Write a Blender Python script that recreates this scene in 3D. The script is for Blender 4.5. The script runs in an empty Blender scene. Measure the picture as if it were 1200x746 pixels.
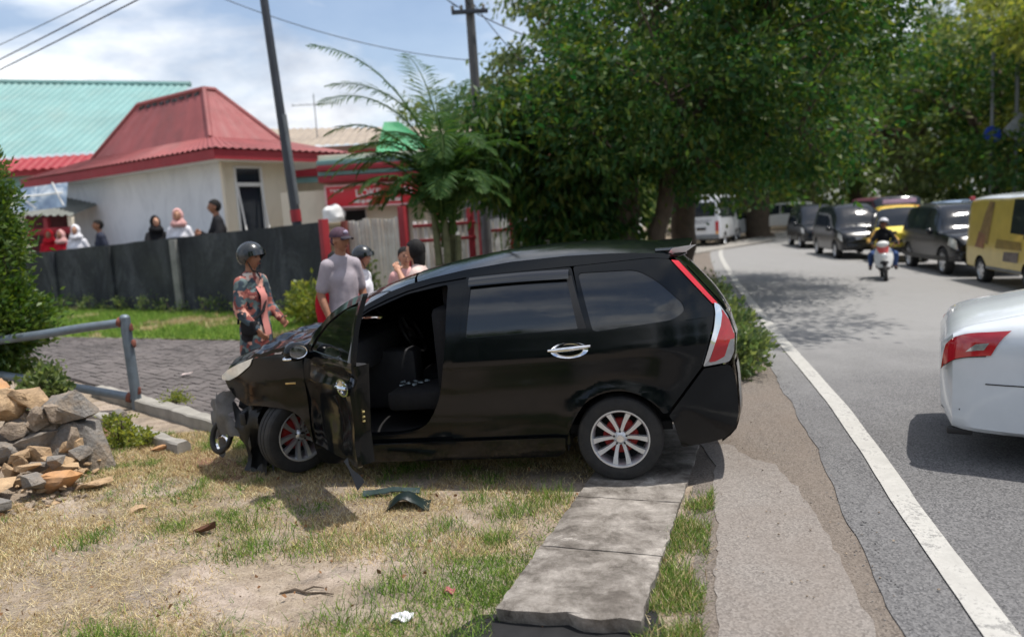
import bpy, bmesh, math, random
import numpy as np
from mathutils import Vector, Matrix, Euler, noise
from mathutils.geometry import tessellate_polygon

# ------------------------------------------------------------------ camera, sky, sun, exposure
S = bpy.context.scene
COL = S.collection
PI = math.pi
R = math.radians

cam_data = bpy.data.cameras.new("camera")
cam_data.sensor_width = 36.0
cam_data.lens = 27.0
cam_data.clip_start = 0.05
cam_data.clip_end = 3000.0
cam_data.dof.use_dof = True
cam_data.dof.focus_distance = 4.9
cam_data.dof.aperture_fstop = 1.15
cam = bpy.data.objects.new("camera", cam_data)
COL.objects.link(cam)
_pitch, _roll = R(7.456), R(3.5)
_f = Vector((0, math.cos(_pitch), -math.sin(_pitch)))
_r = Vector((1, 0, 0))
_u = _r.cross(_f)
_r2 = _r * math.cos(_roll) - _u * math.sin(_roll)
_u2 = _r * math.sin(_roll) + _u * math.cos(_roll)
cam.matrix_world = Matrix(((_r2.x, _u2.x, -_f.x, 0), (_r2.y, _u2.y, -_f.y, 0), (_r2.z, _u2.z, -_f.z, 1.96), (0, 0, 0, 1)))
S.camera = cam

SUN_DIR = Vector((0.32, 0.04, 1.0)).normalized()          # towards the sun
SUN_EL = math.asin(SUN_DIR.z)
SUN_AZ = math.atan2(SUN_DIR.x, SUN_DIR.y)                  # from +Y, clockwise
sun_data = bpy.data.lights.new("sun", 'SUN')
sun_data.energy = 4.2
sun_data.angle = R(0.53)
sun_data.color = (1.0, 0.955, 0.89)
sun = bpy.data.objects.new("sun", sun_data)
sun.rotation_euler = SUN_DIR.to_track_quat('Z', 'Y').to_euler()
COL.objects.link(sun)

W = bpy.data.worlds.new("World")
S.world = W
W.use_nodes = True
nt = W.node_tree
for n in list(nt.nodes):
    nt.nodes.remove(n)
wout = nt.nodes.new('ShaderNodeOutputWorld')
bg = nt.nodes.new('ShaderNodeBackground')
bg.inputs['Strength'].default_value = 0.14
sky = nt.nodes.new('ShaderNodeTexSky')
sky.sky_type = 'NISHITA'
sky.sun_disc = False
sky.sun_elevation = SUN_EL
sky.sun_rotation = SUN_AZ
sky.altitude = 30
sky.air_density = 1.0
sky.dust_density = 2.0
sky.ozone_density = 1.5
wtc = nt.nodes.new('ShaderNodeTexCoord')
wmap = nt.nodes.new('ShaderNodeMapping')
wmap.inputs['Scale'].default_value = (1.0, 1.0, 2.2)
wmap.inputs['Location'].default_value = (0.35, 0.1, 0.2)
wn = nt.nodes.new('ShaderNodeTexNoise')
wn.inputs['Scale'].default_value = 2.6
wn.inputs['Detail'].default_value = 9
wn.inputs['Roughness'].default_value = 0.56
wn.inputs['Distortion'].default_value = 0.25
wr = nt.nodes.new('ShaderNodeValToRGB')
wr.color_ramp.elements[0].position = 0.43
wr.color_ramp.elements[0].color = (0.12, 0.12, 0.12, 1)
wr.color_ramp.elements[1].position = 0.60
wr.color_ramp.elements[1].color = (1, 1, 1, 1)
wn2 = nt.nodes.new('ShaderNodeTexNoise')
wn2.inputs['Scale'].default_value = 3.4
wn2.inputs['Detail'].default_value = 7
wn2.inputs['Roughness'].default_value = 0.6
wr2 = nt.nodes.new('ShaderNodeValToRGB')
wr2.color_ramp.elements[0].position = 0.38
wr2.color_ramp.elements[0].color = (3.5, 3.75, 4.3, 1)
wr2.color_ramp.elements[1].position = 0.68
wr2.color_ramp.elements[1].color = (8.8, 8.9, 9.0, 1)
wmix = nt.nodes.new('ShaderNodeMix')
wmix.data_type = 'RGBA'
L = nt.links.new
L(wtc.outputs['Generated'], wmap.inputs['Vector'])
L(wmap.outputs['Vector'], wn.inputs['Vector'])
L(wmap.outputs['Vector'], wn2.inputs['Vector'])
L(wn.outputs['Fac'], wr.inputs['Fac'])
L(wn2.outputs['Fac'], wr2.inputs['Fac'])
L(wr.outputs['Color'], wmix.inputs['Factor'])
L(sky.outputs['Color'], wmix.inputs['A'])
L(wr2.outputs['Color'], wmix.inputs['B'])
L(wmix.outputs['Result'], bg.inputs['Color'])
L(bg.outputs['Background'], wout.inputs['Surface'])

S.view_settings.view_transform = 'Standard'
S.view_settings.look = 'None'
S.view_settings.exposure = 0.25
S.view_settings.gamma = 1.0
S.view_settings.use_curve_mapping = False
S.render.engine = 'CYCLES'
S.cycles.max_bounces = 6
S.cycles.transparent_max_bounces = 8

RNG = random.Random(7)
NP = np.random.default_rng(11)

# ------------------------------------------------------------------ materials
def srgb(r, g, b):
    f = lambda c: (c / 12.92 if c <= 0.04045 else ((c + 0.055) / 1.055) ** 2.4)
    return tuple(f(c / 255.0) for c in (r, g, b))

class Nodes:
    """small wrapper to write node trees compactly"""
    def __init__(s, name):
        s.m = bpy.data.materials.new(name)
        s.m.use_nodes = True
        s.t = s.m.node_tree
        s.b = s.t.nodes['Principled BSDF']
        s.out = s.t.nodes['Material Output']
    def n(s, typ, **kw):
        d = s.t.nodes.new('ShaderNode' + typ)
        for k, v in kw.items():
            k2 = k.replace('_', ' ')
            if k2 in d.inputs and not hasattr(d, k):
                d.inputs[k2].default_value = v
            elif hasattr(d, k):
                setattr(d, k, v)
            else:
                d.inputs[k2].default_value = v
        return d
    def l(s, a, b):
        s.t.links.new(a, b)
    def co(s, world=False):
        if world:
            return s.n('NewGeometry').outputs['Position']
        return s.n('TexCoord').outputs['Object']
    def noise(s, vec, scale, detail=5, rough=0.6, dist=0.0):
        d = s.n('TexNoise')
        d.inputs['Scale'].default_value = scale
        d.inputs['Detail'].default_value = detail
        d.inputs['Roughness'].default_value = rough
        d.inputs['Distortion'].default_value = dist
        s.l(vec, d.inputs['Vector'])
        return d.outputs['Fac']
    def ramp(s, fac, stops):
        d = s.n('ValToRGB')
        cr = d.color_ramp
        while len(cr.elements) < len(stops):
            cr.elements.new(0.5)
        for e, (p, c) in zip(cr.elements, stops):
            e.position = p
            e.color = (c[0], c[1], c[2], 1) if hasattr(c, '__len__') else (c, c, c, 1)
        s.l(fac, d.inputs['Fac'])
        return d.outputs['Color']
    def mix(s, fac, a, b, mode='MIX'):
        d = s.n('Mix')
        d.data_type = 'RGBA'
        d.blend_type = mode
        for sock, v in (('Factor', fac), ('A', a), ('B', b)):
            i = d.inputs[sock] if sock == 'Factor' else [q for q in d.inputs if q.name == sock and q.type == 'RGBA'][0]
            if hasattr(v, 'is_output') or isinstance(v, bpy.types.NodeSocket):
                s.l(v, i)
            elif hasattr(v, '__len__'):
                i.default_value = (v[0], v[1], v[2], 1)
            else:
                i.default_value = v
        return [q for q in d.outputs if q.type == 'RGBA'][0]
    def mul(s, a, b):
        d = s.n('Math', operation='MULTIPLY')
        for i, v in enumerate((a, b)):
            if isinstance(v, bpy.types.NodeSocket):
                s.l(v, d.inputs[i])
            else:
                d.inputs[i].default_value = v
        return d.outputs[0]
    def stretch(s, vec, sc):
        d = s.n('Mapping')
        d.inputs['Scale'].default_value = sc
        s.l(vec, d.inputs['Vector'])
        return d.outputs['Vector']
    def base(s, v):
        if isinstance(v, bpy.types.NodeSocket):
            s.l(v, s.b.inputs['Base Color'])
        else:
            s.b.inputs['Base Color'].default_value = (v[0], v[1], v[2], 1)
    def rough(s, v):
        if isinstance(v, bpy.types.NodeSocket):
            s.l(v, s.b.inputs['Roughness'])
        else:
            s.b.inputs['Roughness'].default_value = v
    def bump(s, h, strength=0.3, dist=0.02):
        d = s.n('Bump')
        d.inputs['Strength'].default_value = strength
        d.inputs['Distance'].default_value = dist
        s.l(h, d.inputs['Height'])
        s.l(d.outputs['Normal'], s.b.inputs['Normal'])

def M(name, col, rough=0.6, metal=0.0, var=0.18, vs=6.0, bump=0.0, bs=40.0, spec=0.5, coat=0.0, dirt=None, dirt_amt=0.3, bd=0.01, world=False):
    k = Nodes(name)
    c = k.co(world)
    nf = k.noise(c, vs, 6, 0.65)
    lo = tuple(x * (1 - var) for x in col)
    hi = tuple(min(1, x * (1 + var)) for x in col)
    colr = k.ramp(nf, [(0.3, lo), (0.7, hi)])
    if dirt is not None:
        df = k.ramp(k.noise(c, vs * 0.45, 8, 0.7, 0.4), [(0.45, 0.0), (0.75, dirt_amt)])
        colr = k.mix(df, colr, dirt)
    k.base(colr)
    k.rough(k.ramp(k.noise(c, vs * 2.1, 4), [(0.3, max(0.02, rough - 0.06)), (0.7, min(1, rough + 0.08))]))
    k.b.inputs['Metallic'].default_value = metal
    k.b.inputs['Specular IOR Level'].default_value = spec
    k.b.inputs['Coat Weight'].default_value = coat
    k.b.inputs['Coat Roughness'].default_value = 0.05
    if bump > 0:
        k.bump(k.noise(c, bs, 6, 0.65), bump, bd)
    return k.m

# ------------------------------------------------------------------ mesh helpers
def obj(name, mesh, parent=None):
    o = bpy.data.objects.new(name, mesh)
    COL.objects.link(o)
    if parent is not None:
        o.parent = parent
    return o

def thing(name, label, cat, loc=(0, 0, 0), rz=0.0, group=None, rot=None):
    o = bpy.data.objects.new(name, None)
    o.empty_display_size = 0.2
    COL.objects.link(o)
    o.location = loc
    o.rotation_euler = rot if rot is not None else (0, 0, rz)
    o['label'] = label
    o['category'] = cat
    if group:
        o['group'] = group
    return o

def tag(o, label, cat, group=None):
    o['label'] = label
    o['category'] = cat
    if group:
        o['group'] = group
    return o

def kind(o, k):
    o['kind'] = k
    return o

def dup(root, loc=None, rz=None, label=None, parent=None):
    c = root.copy()
    COL.objects.link(c)
    if parent is not None:
        c.parent = parent
    if loc is not None:
        c.location = loc
    if rz is not None:
        c.rotation_euler[2] = rz
    if label:
        c['label'] = label
    for ch in list(root.children):
        dup(ch, parent=c)
    return c

class MB:
    """collects simple shapes, then links them as ONE mesh object"""
    def __init__(s):
        s.v, s.f, s.m = [], [], []
        s.mi = 0
    def add(s, vs, fs, T=None):
        o = len(s.v)
        for p in vs:
            p = Vector(p)
            s.v.append(T @ p if T is not None else p)
        for f in fs:
            s.f.append([i + o for i in f])
            s.m.append(s.mi)
        return s
    def box(s, c, d, T=None, jit=0.0, taper=1.0):
        x, y, z = d[0] / 2, d[1] / 2, d[2] / 2
        vs = []
        for k in (-1, 1):
            t = taper if k > 0 else 1.0
            for a, b in ((-1, -1), (1, -1), (1, 1), (-1, 1)):
                vs.append((c[0] + a * x * t + RNG.uniform(-jit, jit), c[1] + b * y * t + RNG.uniform(-jit, jit), c[2] + k * z + RNG.uniform(-jit, jit)))
        return s.add(vs, [(3, 2, 1, 0), (4, 5, 6, 7), (0, 1, 5, 4), (1, 2, 6, 5), (2, 3, 7, 6), (3, 0, 4, 7)], T)
    def cbox(s, c, d, ch=0.01, T=None):
        """box with chamfered edges"""
        bm = bmesh.new()
        bmesh.ops.create_cube(bm, size=1.0)
        for v in bm.verts:
            v.co = Vector((c[0] + v.co.x * d[0], c[1] + v.co.y * d[1], c[2] + v.co.z * d[2]))
        bmesh.ops.bevel(bm, geom=list(bm.edges), offset=ch, segments=2, affect='EDGES', profile=0.5)
        s.bm(bm, T)
        return s
    def bm(s, bm, T=None):
        bm.verts.index_update()
        s.add([v.co.copy() for v in bm.verts], [[v.index for v in f.verts] for f in bm.faces], T)
        bm.free()
        return s
    def tube(s, pts, rad, n=8, caps=True, T=None):
        pts = [Vector(p) for p in pts]
        if not hasattr(rad, '__len__'):
            rad = [rad] * len(pts)
        up = Vector((0, 0, 1))
        d0 = (pts[1] - pts[0]).normalized()
        if abs(d0.z) > 0.9:
            up = Vector((0, 1, 0))
        vs, fs = [], []
        a = d0.cross(up).normalized()
        for i, p in enumerate(pts):
            if i == 0:
                d = pts[1] - pts[0]
            elif i == len(pts) - 1:
                d = pts[-1] - pts[-2]
            else:
                d = pts[i + 1] - pts[i - 1]
            d.normalize()
            a = (a - d * a.dot(d))
            if a.length < 1e-5:
                a = d.orthogonal()
            a.normalize()
            b = d.cross(a)
            for k in range(n):
                t = 2 * PI * k / n
                vs.append(p + (a * math.cos(t) + b * math.sin(t)) * rad[i])
        for i in range(len(pts) - 1):
            for k in range(n):
                k2 = (k + 1) % n
                fs.append((i * n + k, i * n + k2, (i + 1) * n + k2, (i + 1) * n + k))
        if caps:
            fs.append(tuple(range(n - 1, -1, -1)))
            fs.append(tuple((len(pts) - 1) * n + k for k in range(n)))
        return s.add(vs, fs, T)
    def lathe(s, prof, n=24, T=None, close=False):
        """profile [(r, h)] turned about local Z"""
        vs, fs = [], []
        for r, h in prof:
            for k in range(n):
                t = 2 * PI * k / n
                vs.append((r * math.cos(t), r * math.sin(t), h))
        m = len(prof)
        for i in range(m - 1 + (1 if close else 0)):
            j = (i + 1) % m
            for k in range(n):
                k2 = (k + 1) % n
                fs.append((i * n + k, i * n + k2, j * n + k2, j * n + k))
        return s.add(vs, fs, T)
    def prism(s, poly, z0, z1, T=None):
        n = len(poly)
        vs = [(p[0], p[1], z0) for p in poly] + [(p[0], p[1], z1) for p in poly]
        fs = [tuple(range(n - 1, -1, -1)), tuple(range(n, 2 * n))]
        for i in range(n):
            j = (i + 1) % n
            fs.append((i, j, n + j, n + i))
        return s.add(vs, fs, T)
    def grid(s, pts, T=None):
        """pts[i][j] 3-D points"""
        a, b = len(pts), len(pts[0])
        vs = [p for row in pts for p in row]
        fs = [(i * b + j, i * b + j + 1, (i + 1) * b + j + 1, (i + 1) * b + j) for i in range(a - 1) for j in range(b - 1)]
        return s.add(vs, fs, T)
    def ell(s, c, r, nu=16, nv=10, T=None, fn=None):
        vs, fs = [], []
        for i in range(nv + 1):
            th = PI * i / nv
            for k in range(nu):
                ph = 2 * PI * k / nu
                d = Vector((math.sin(th) * math.cos(ph), math.sin(th) * math.sin(ph), math.cos(th)))
                q = Vector((c[0] + d.x * r[0], c[1] + d.y * r[1], c[2] + d.z * r[2]))
                if fn:
                    q = fn(q, d)
                vs.append(q)
        for i in range(nv):
            for k in range(nu):
                k2 = (k + 1) % nu
                fs.append((i * nu + k, (i + 1) * nu + k, (i + 1) * nu + k2, i * nu + k2))
        return s.add(vs, fs, T)
    def chunk(s, c, d, seed, T=None, n=14, boxy=.5, fine=0):
        """irregular broken stone: hull of scattered points, roughened when fine"""
        r = random.Random(seed)
        bm = bmesh.new()
        for i in range(n + 4):
            p = Vector((r.gauss(0, 1), r.gauss(0, 1), r.gauss(0, 1))).normalized()
            m = max(abs(p.x), abs(p.y), abs(p.z))
            p = p * (1 - boxy) + (p / m) * boxy
            p *= r.uniform(.82, 1.05)
            bm.verts.new((p.x * d[0] / 2, p.y * d[1] / 2, p.z * d[2] / 2))
        ret = bmesh.ops.convex_hull(bm, input=list(bm.verts))
        junk = [g for g in ret['geom_interior'] if isinstance(g, bmesh.types.BMVert)]
        if junk:
            bmesh.ops.delete(bm, geom=junk, context='VERTS')
        if fine:
            bmesh.ops.subdivide_edges(bm, edges=list(bm.edges), cuts=fine, use_grid_fill=True)
            sd_ = Vector((seed * 1.7, seed * .3, seed * .9))
            for v in bm.verts:
                q = v.co.copy()
                v.co += q.normalized() * (noise.noise(q * 9 + sd_) * .05 + noise.noise(q * 26 + sd_) * .05) * min(d)
        for v in bm.verts:
            v.co += Vector(c)
        s.bm(bm, T)
        return s
    def mesh(s, name, mats, smooth=40):
        me = bpy.data.meshes.new(name)
        me.from_pydata([tuple(p) for p in s.v], [], s.f)
        if not isinstance(mats, (list, tuple)):
            mats = [mats]
        for m in mats:
            me.materials.append(m)
        if any(s.m):
            me.polygons.foreach_set('material_index', s.m)
        me.update()
        if smooth:
            me.polygons.foreach_set('use_smooth', [True] * len(me.polygons))
            me.set_sharp_from_angle(angle=R(smooth))
        return me
    def build(s, name, mats, parent=None, smooth=40):
        return obj(name, s.mesh(name, mats, smooth), parent)

def TR(loc=(0, 0, 0), rot=(0, 0, 0), sc=None):
    m = Matrix.Translation(loc) @ Euler(rot).to_matrix().to_4x4()
    if sc:
        m = m @ Matrix.Diagonal((sc[0], sc[1], sc[2], 1))
    return m

def text_mesh(txt, size, mat, depth=0.002, name='lettering', bold=0.0):
    cu = bpy.data.curves.new(name, 'FONT')
    cu.body = txt
    cu.size = size
    cu.extrude = depth
    cu.offset = bold
    cu.align_x = 'CENTER'
    cu.align_y = 'CENTER'
    cu.resolution_u = 2
    o = bpy.data.objects.new('tmp_text', cu)
    COL.objects.link(o)
    bpy.context.view_layer.update()
    dg = bpy.context.evaluated_depsgraph_get()
    me = bpy.data.meshes.new_from_object(o.evaluated_get(dg))
    me.name = name
    bpy.data.objects.remove(o)
    bpy.data.curves.remove(cu)
    me.materials.clear()
    me.materials.append(mat)
    return me

def rnd_poly(pts, r=0.03, n=4):
    """round the corners of a closed polygon; a point may carry its own radius"""
    out = []
    m = len(pts)
    for i in range(m):
        p = pts[i]
        rr = p[2] if len(p) > 2 else r
        a, b, c = Vector(pts[i - 1][:2]), Vector(p[:2]), Vector(pts[(i + 1) % m][:2])
        if rr <= 0:
            out.append((b.x, b.y))
            continue
        la, lc = (a - b).length, (c - b).length
        t = min(rr, la * 0.45, lc * 0.45)
        p0 = b + (a - b).normalized() * t
        p2 = b + (c - b).normalized() * t
        for k in range(n + 1):
            q = k / n
            v = p0 * (1 - q) ** 2 + b * 2 * q * (1 - q) + p2 * q * q
            out.append((v.x, v.y))
    return out

def arc(cx, cz, r, a0, a1, n=12):
    return [(cx + r * math.cos(R(a0 + (a1 - a0) * i / n)), cz + r * math.sin(R(a0 + (a1 - a0) * i / n)), 0) for i in range(n + 1)]

def interp(x, tab):
    if x <= tab[0][0]:
        return tab[0][1]
    for (a, p), (b, q) in zip(tab[:-1], tab[1:]):
        if x <= b:
            return p + (q - p) * (x - a) / (b - a)
    return tab[-1][1]

# ------------------------------------------------------------------ where the road runs
LINE = [(-13, -60), (.62, -3), (1.33, 0), (2.07, 3.16), (2.43, 4.69), (3.01, 6.98), (4.13, 12.28), (5.75, 19.49), (8.22, 29.71), (10.03, 35.49), (13.09, 41.43), (19.01, 50.39), (30, 62), (50, 76), (85, 92)]
def smooth_line():
    pts = [Vector(p) for p in LINE]
    out = []
    for i in range(len(pts) - 1):
        p0, p1, p2, p3 = pts[max(i - 1, 0)], pts[i], pts[i + 1], pts[min(i + 2, len(pts) - 1)]
        L_ = (p2 - p1).length
        k = max(2, int(L_ / 0.8))
        for j in range(k):
            t = j / k
            out.append(0.5 * ((2 * p1) + (p2 - p0) * t + (2 * p0 - 5 * p1 + 4 * p2 - p3) * t * t + (3 * p1 - p0 - 3 * p2 + p3) * t ** 3) if 1 < i else p1.lerp(p2, t))
    out.append(pts[-1])
    return out
CL = smooth_line()
CLN = []
for i in range(len(CL)):
    d = (CL[min(i + 1, len(CL) - 1)] - CL[max(i - 1, 0)]).normalized()
    CLN.append(Vector((d.y, -d.x)))                       # towards the right of the line
def off_line(x, y):
    b = None
    for p, n in zip(CL, CLN):
        d = (Vector((x, y)) - p)
        if b is None or d.length < b[0]:
            b = (d.length, d.dot(n))
    return b[1]
def road_z(x, y):
    return -0.03 * min(max(off_line(x, y), 0), 11)
# ------------------------------------------------------------------ surface materials
def mat_lot():
    k = Nodes('dry_earth')
    c = k.co(True)
    n1 = k.noise(c, 0.9, 8, 0.65, 0.4)
    n2 = k.noise(c, 6.0, 10, 0.75, 0.3)
    n3 = k.noise(c, 60.0, 5, 0.75)
    v = k.n('TexVoronoi')
    v.inputs['Scale'].default_value = 42
    k.l(c, v.inputs['Vector'])
    base = k.ramp(n2, [(0.30, srgb(92, 80, 70)), (0.45, srgb(138, 122, 104)), (0.58, srgb(170, 154, 134)), (0.72, srgb(196, 182, 162))])
    pale = k.ramp(n1, [(0.50, 0.0), (0.60, 0.75)])
    col = k.mix(pale, base, k.ramp(n2, [(0.3, srgb(176, 156, 142)), (0.7, srgb(222, 206, 194))]))
    dk = k.ramp(k.noise(c, 2.1, 9, 0.75, 0.6), [(0.50, 0.0), (0.62, 0.75)])
    col = k.mix(dk, col, k.ramp(n2, [(0.35, srgb(74, 68, 64)), (0.7, srgb(128, 118, 110))]))
    col = k.mix(0.4, col, k.ramp(n3, [(0.3, srgb(76, 66, 56)), (0.7, srgb(202, 188, 170))]))
    peb = k.ramp(v.outputs['Distance'], [(0.10, 0.55), (0.22, 0.0)])
    col = k.mix(peb, col, k.ramp(v.outputs['Color'], [(0.1, srgb(92, 84, 78)), (0.9, srgb(206, 196, 184))]))
    k.base(col)
    k.rough(0.95)
    k.b.inputs['Specular IOR Level'].default_value = 0.15
    h = k.mix(0.5, n2, n3)
    k.bump(k.mix(0.3, h, peb), 1.0, 0.04)
    return k.m

def mat_asphalt(name, dark, light, stain, bump=0.5, pat=0.4, painted_sheen=False):
    k = Nodes(name)
    c = k.co(True)
    v = k.n('TexVoronoi')
    v.inputs['Scale'].default_value = 95
    k.l(c, v.inputs['Vector'])
    n1 = k.noise(c, 220, 3, 0.8)
    n2 = k.noise(c, 1.2, 8, 0.65, 0.6)
    n3 = k.noise(k.stretch(c, (1.6, .25, 1)), 1.0, 6, 0.6)
    agg = k.ramp(v.outputs['Color'], [(0.1, dark), (0.85, light)])
    col = k.mix(k.ramp(n2, [(0.35, 0.0), (0.7, pat)]), agg, stain)
    col = k.mix(k.ramp(n3, [(0.4, 0.0), (0.75, 0.35)]), col, light)
    if painted_sheen:
        # paler past a ragged joint: far-road sheen painted into the colour, over worn surfacing
        sp = k.n('SeparateXYZ')
        k.l(c, sp.inputs[0])
        ad = k.n('Math', operation='ADD')
        k.l(sp.outputs['Y'], ad.inputs[0])
        k.l(k.mul(k.noise(c, 0.7, 8, 0.7), 6.0), ad.inputs[1])
        mr = k.n('MapRange')
        mr.inputs['From Min'].default_value = 10.2
        mr.inputs['From Max'].default_value = 14.5
        k.l(ad.outputs[0], mr.inputs['Value'])
        col = k.mix(k.mul(mr.outputs[0], .75), col, k.ramp(n1, [(0.3, srgb(118, 117, 116)), (0.7, srgb(164, 163, 161))]))
    k.base(col)
    k.rough(k.ramp(n2, [(0.3, 0.8), (0.7, 0.95)]))
    k.b.inputs['Specular IOR Level'].default_value = 0.3
    d = k.n('Math', operation='ADD')
    k.l(v.outputs['Distance'], d.inputs[0])
    k.l(n1, d.inputs[1])
    k.bump(d.outputs[0], bump, 0.006)
    return k.m

def mat_slab():
    k = Nodes('weathered_slab')
    c = k.co(True)
    n1 = k.noise(c, 1.6, 10, 0.72, 0.4)
    n2 = k.noise(c, 5.5, 10, 0.75, 0.3)
    n3 = k.noise(c, 70, 5, 0.75)
    col = k.ramp(n2, [(0.30, srgb(76, 70, 65)), (0.44, srgb(124, 118, 111)), (0.58, srgb(154, 148, 141)), (0.72, srgb(190, 182, 172))])
    col = k.mix(k.ramp(n1, [(0.48, 0.0), (0.60, 0.85)]), col, k.ramp(n2, [(0.35, srgb(66, 61, 56)), (0.7, srgb(118, 111, 104))]))
    col = k.mix(k.ramp(k.noise(c, 2.7, 9, 0.75, 0.6), [(0.60, 0.0), (0.66, 0.7)]), col, srgb(196, 190, 182))
    col = k.mix(k.ramp(n3, [(0.55, 0.0), (0.75, 0.45)]), col, srgb(70, 62, 55))
    k.base(col)
    k.rough(0.95)
    k.b.inputs['Specular IOR Level'].default_value = 0.2
    k.bump(k.mix(0.5, n2, n3), 0.9, 0.02)
    return k.m

def mat_line():
    k = Nodes('road_line_paint')
    c = k.co(True)
    n1 = k.noise(c, 3.0, 10, 0.75, 0.4)
    n2 = k.noise(c, 38, 8, 0.8)
    col = k.ramp(n1, [(0.3, srgb(150, 148, 143)), (0.7, srgb(186, 184, 178))])
    worn = k.mix(0.5, n1, n2)
    col = k.mix(k.ramp(worn, [(0.52, 0.0), (0.575, 0.8)]), col, srgb(112, 111, 109))
    k.base(col)
    k.rough(0.8)
    k.bump(n2, 0.4, 0.005)
    return k.m

def mat_concrete_wall():
    k = Nodes('mossy_concrete')
    c = k.co()
    n1 = k.noise(k.stretch(c, (1.0, 1.0, 0.55)), 1.1, 10, 0.72, 0.8)
    n2 = k.noise(c, 9, 8, 0.7)
    n3 = k.noise(c, 0.5, 5, 0.6)
    col = k.ramp(n1, [(0.30, srgb(36, 38, 43)), (0.5, srgb(56, 59, 65)), (0.74, srgb(92, 95, 100))])
    col = k.mix(k.ramp(n2, [(0.45, 0.0), (0.7, 0.45)]), col, srgb(30, 31, 33))
    col = k.mix(k.ramp(n3, [(0.4, 0.0), (0.8, 0.35)]), col, srgb(84, 88, 80))
    k.base(col)
    k.rough(0.95)
    k.b.inputs['Specular IOR Level'].default_value = 0.2
    k.bump(n2, 0.4, 0.02)
    return k.m

def mat_painted_wall(name, col0, stain, amt=0.5):
    k = Nodes(name)
    c = k.co()
    n1 = k.noise(k.stretch(c, (1, 1, 0.5)), 1.6, 9, 0.7, 0.6)
    n2 = k.noise(c, 14, 6, 0.7)
    col = k.mix(k.ramp(n1, [(0.46, 0.0), (0.8, amt)]), col0, stain)
    # peeled damp patches, fading with height
    z = k.n('SeparateXYZ')
    k.l(c, z.inputs[0])
    zr = k.ramp(z.outputs['Z'], [(0.0, 1.0), (1.0, 0.0)])
    zr2 = k.n('MapRange')
    zr2.inputs['From Min'].default_value = 0.2
    zr2.inputs['From Max'].default_value = 1.5
    zr2.inputs['To Min'].default_value = 1
    zr2.inputs['To Max'].default_value = 0
    k.l(z.outputs['Z'], zr2.inputs['Value'])
    pf = k.ramp(k.noise(c, 3.2, 9, 0.75, 1.0), [(0.54, 0.0), (0.60, 0.75)])
    col = k.mix(k.mul(zr2.outputs[0], pf), col, tuple(x * 0.35 for x in stain))
    k.base(col)
    k.rough(0.9)
    k.b.inputs['Specular IOR Level'].default_value = 0.25
    k.bump(n2, 0.15, 0.01)
    return k.m

def mat_leaf(name, cols, trans=0.35, rough=0.45, spec=0.5):
    k = Nodes(name)
    g = k.n('NewGeometry')
    oi = k.n('ObjectInfo')
    col = k.ramp(g.outputs['Random Per Island'], [(i / (len(cols) - 1), c) for i, c in enumerate(cols)])
    big = k.noise(g.outputs['Position'], 0.5, 4, 0.6)
    col = k.mix(k.ramp(big, [(0.4, 0.0), (0.7, 0.5)]), col, cols[-1])
    k.base(col)
    k.rough(rough)
    k.b.inputs['Specular IOR Level'].default_value = spec
    tr = k.n('BsdfTranslucent')
    hsv = k.n('HueSaturation')
    hsv.inputs['Hue'].default_value = 0.485
    hsv.inputs['Value'].default_value = 1.5
    hsv.inputs['Saturation'].default_value = 1.15
    k.l(col, hsv.inputs['Color'])
    k.l(hsv.outputs['Color'], tr.inputs['Color'])
    mx = k.n('MixShader')
    mx.inputs[0].default_value = trans
    k.l(k.b.outputs[0], mx.inputs[1])
    k.l(tr.outputs[0], mx.inputs[2])
    k.l(mx.outputs[0], k.out.inputs['Surface'])
    return k.m

def mat_attr(name, rough=0.7, trans=0.25):
    """colour comes from the blades themselves (straw or green grass)"""
    k = Nodes(name)
    a = k.n('Attribute', attribute_name='Col')
    k.base(a.outputs['Color'])
    k.rough(rough)
    k.b.inputs['Specular IOR Level'].default_value = 0.2
    tr = k.n('BsdfTranslucent')
    k.l(a.outputs['Color'], tr.inputs['Color'])
    mx = k.n('MixShader')
    mx.inputs[0].default_value = trans
    k.l(k.b.outputs[0], mx.inputs[1])
    k.l(tr.outputs[0], mx.inputs[2])
    k.l(mx.outputs[0], k.out.inputs['Surface'])
    return k.m

def mat_paint(name, col, rough=0.12, dust=None, dust_amt=0.2, var=0.05, metal=0.0):
    k = Nodes(name)
    c = k.co()
    cc = k.ramp(k.noise(c, 3, 4), [(0.3, tuple(x * (1 - var) for x in col)), (0.7, tuple(x * (1 + var) for x in col))])
    if dust is not None:
        z = k.n('SeparateXYZ')
        k.l(c, z.inputs[0])
        mr = k.n('MapRange')
        mr.inputs['From Min'].default_value = 0.2
        mr.inputs['From Max'].default_value = 0.75
        mr.inputs['To Min'].default_value = 1
        mr.inputs['To Max'].default_value = 0.25
        k.l(z.outputs['Z'], mr.inputs['Value'])
        nf = k.ramp(k.noise(c, 5.5, 9, 0.75, 0.6), [(0.42, 0.0), (0.75, dust_amt)])
        cc = k.mix(k.mul(nf, mr.outputs[0]), cc, dust)
        k.rough(k.ramp(k.noise(c, 8, 8, 0.7), [(0.35, rough), (0.75, rough + 0.1)]))
    else:
        k.rough(rough)
    k.base(cc)
    k.b.inputs['Metallic'].default_value = metal
    k.b.inputs['Coat Weight'].default_value = 0.6
    k.b.inputs['Coat Roughness'].default_value = 0.04
    k.bump(k.noise(c, 1.7, 3, 0.5), 0.05, 0.03)
    return k.m

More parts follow.
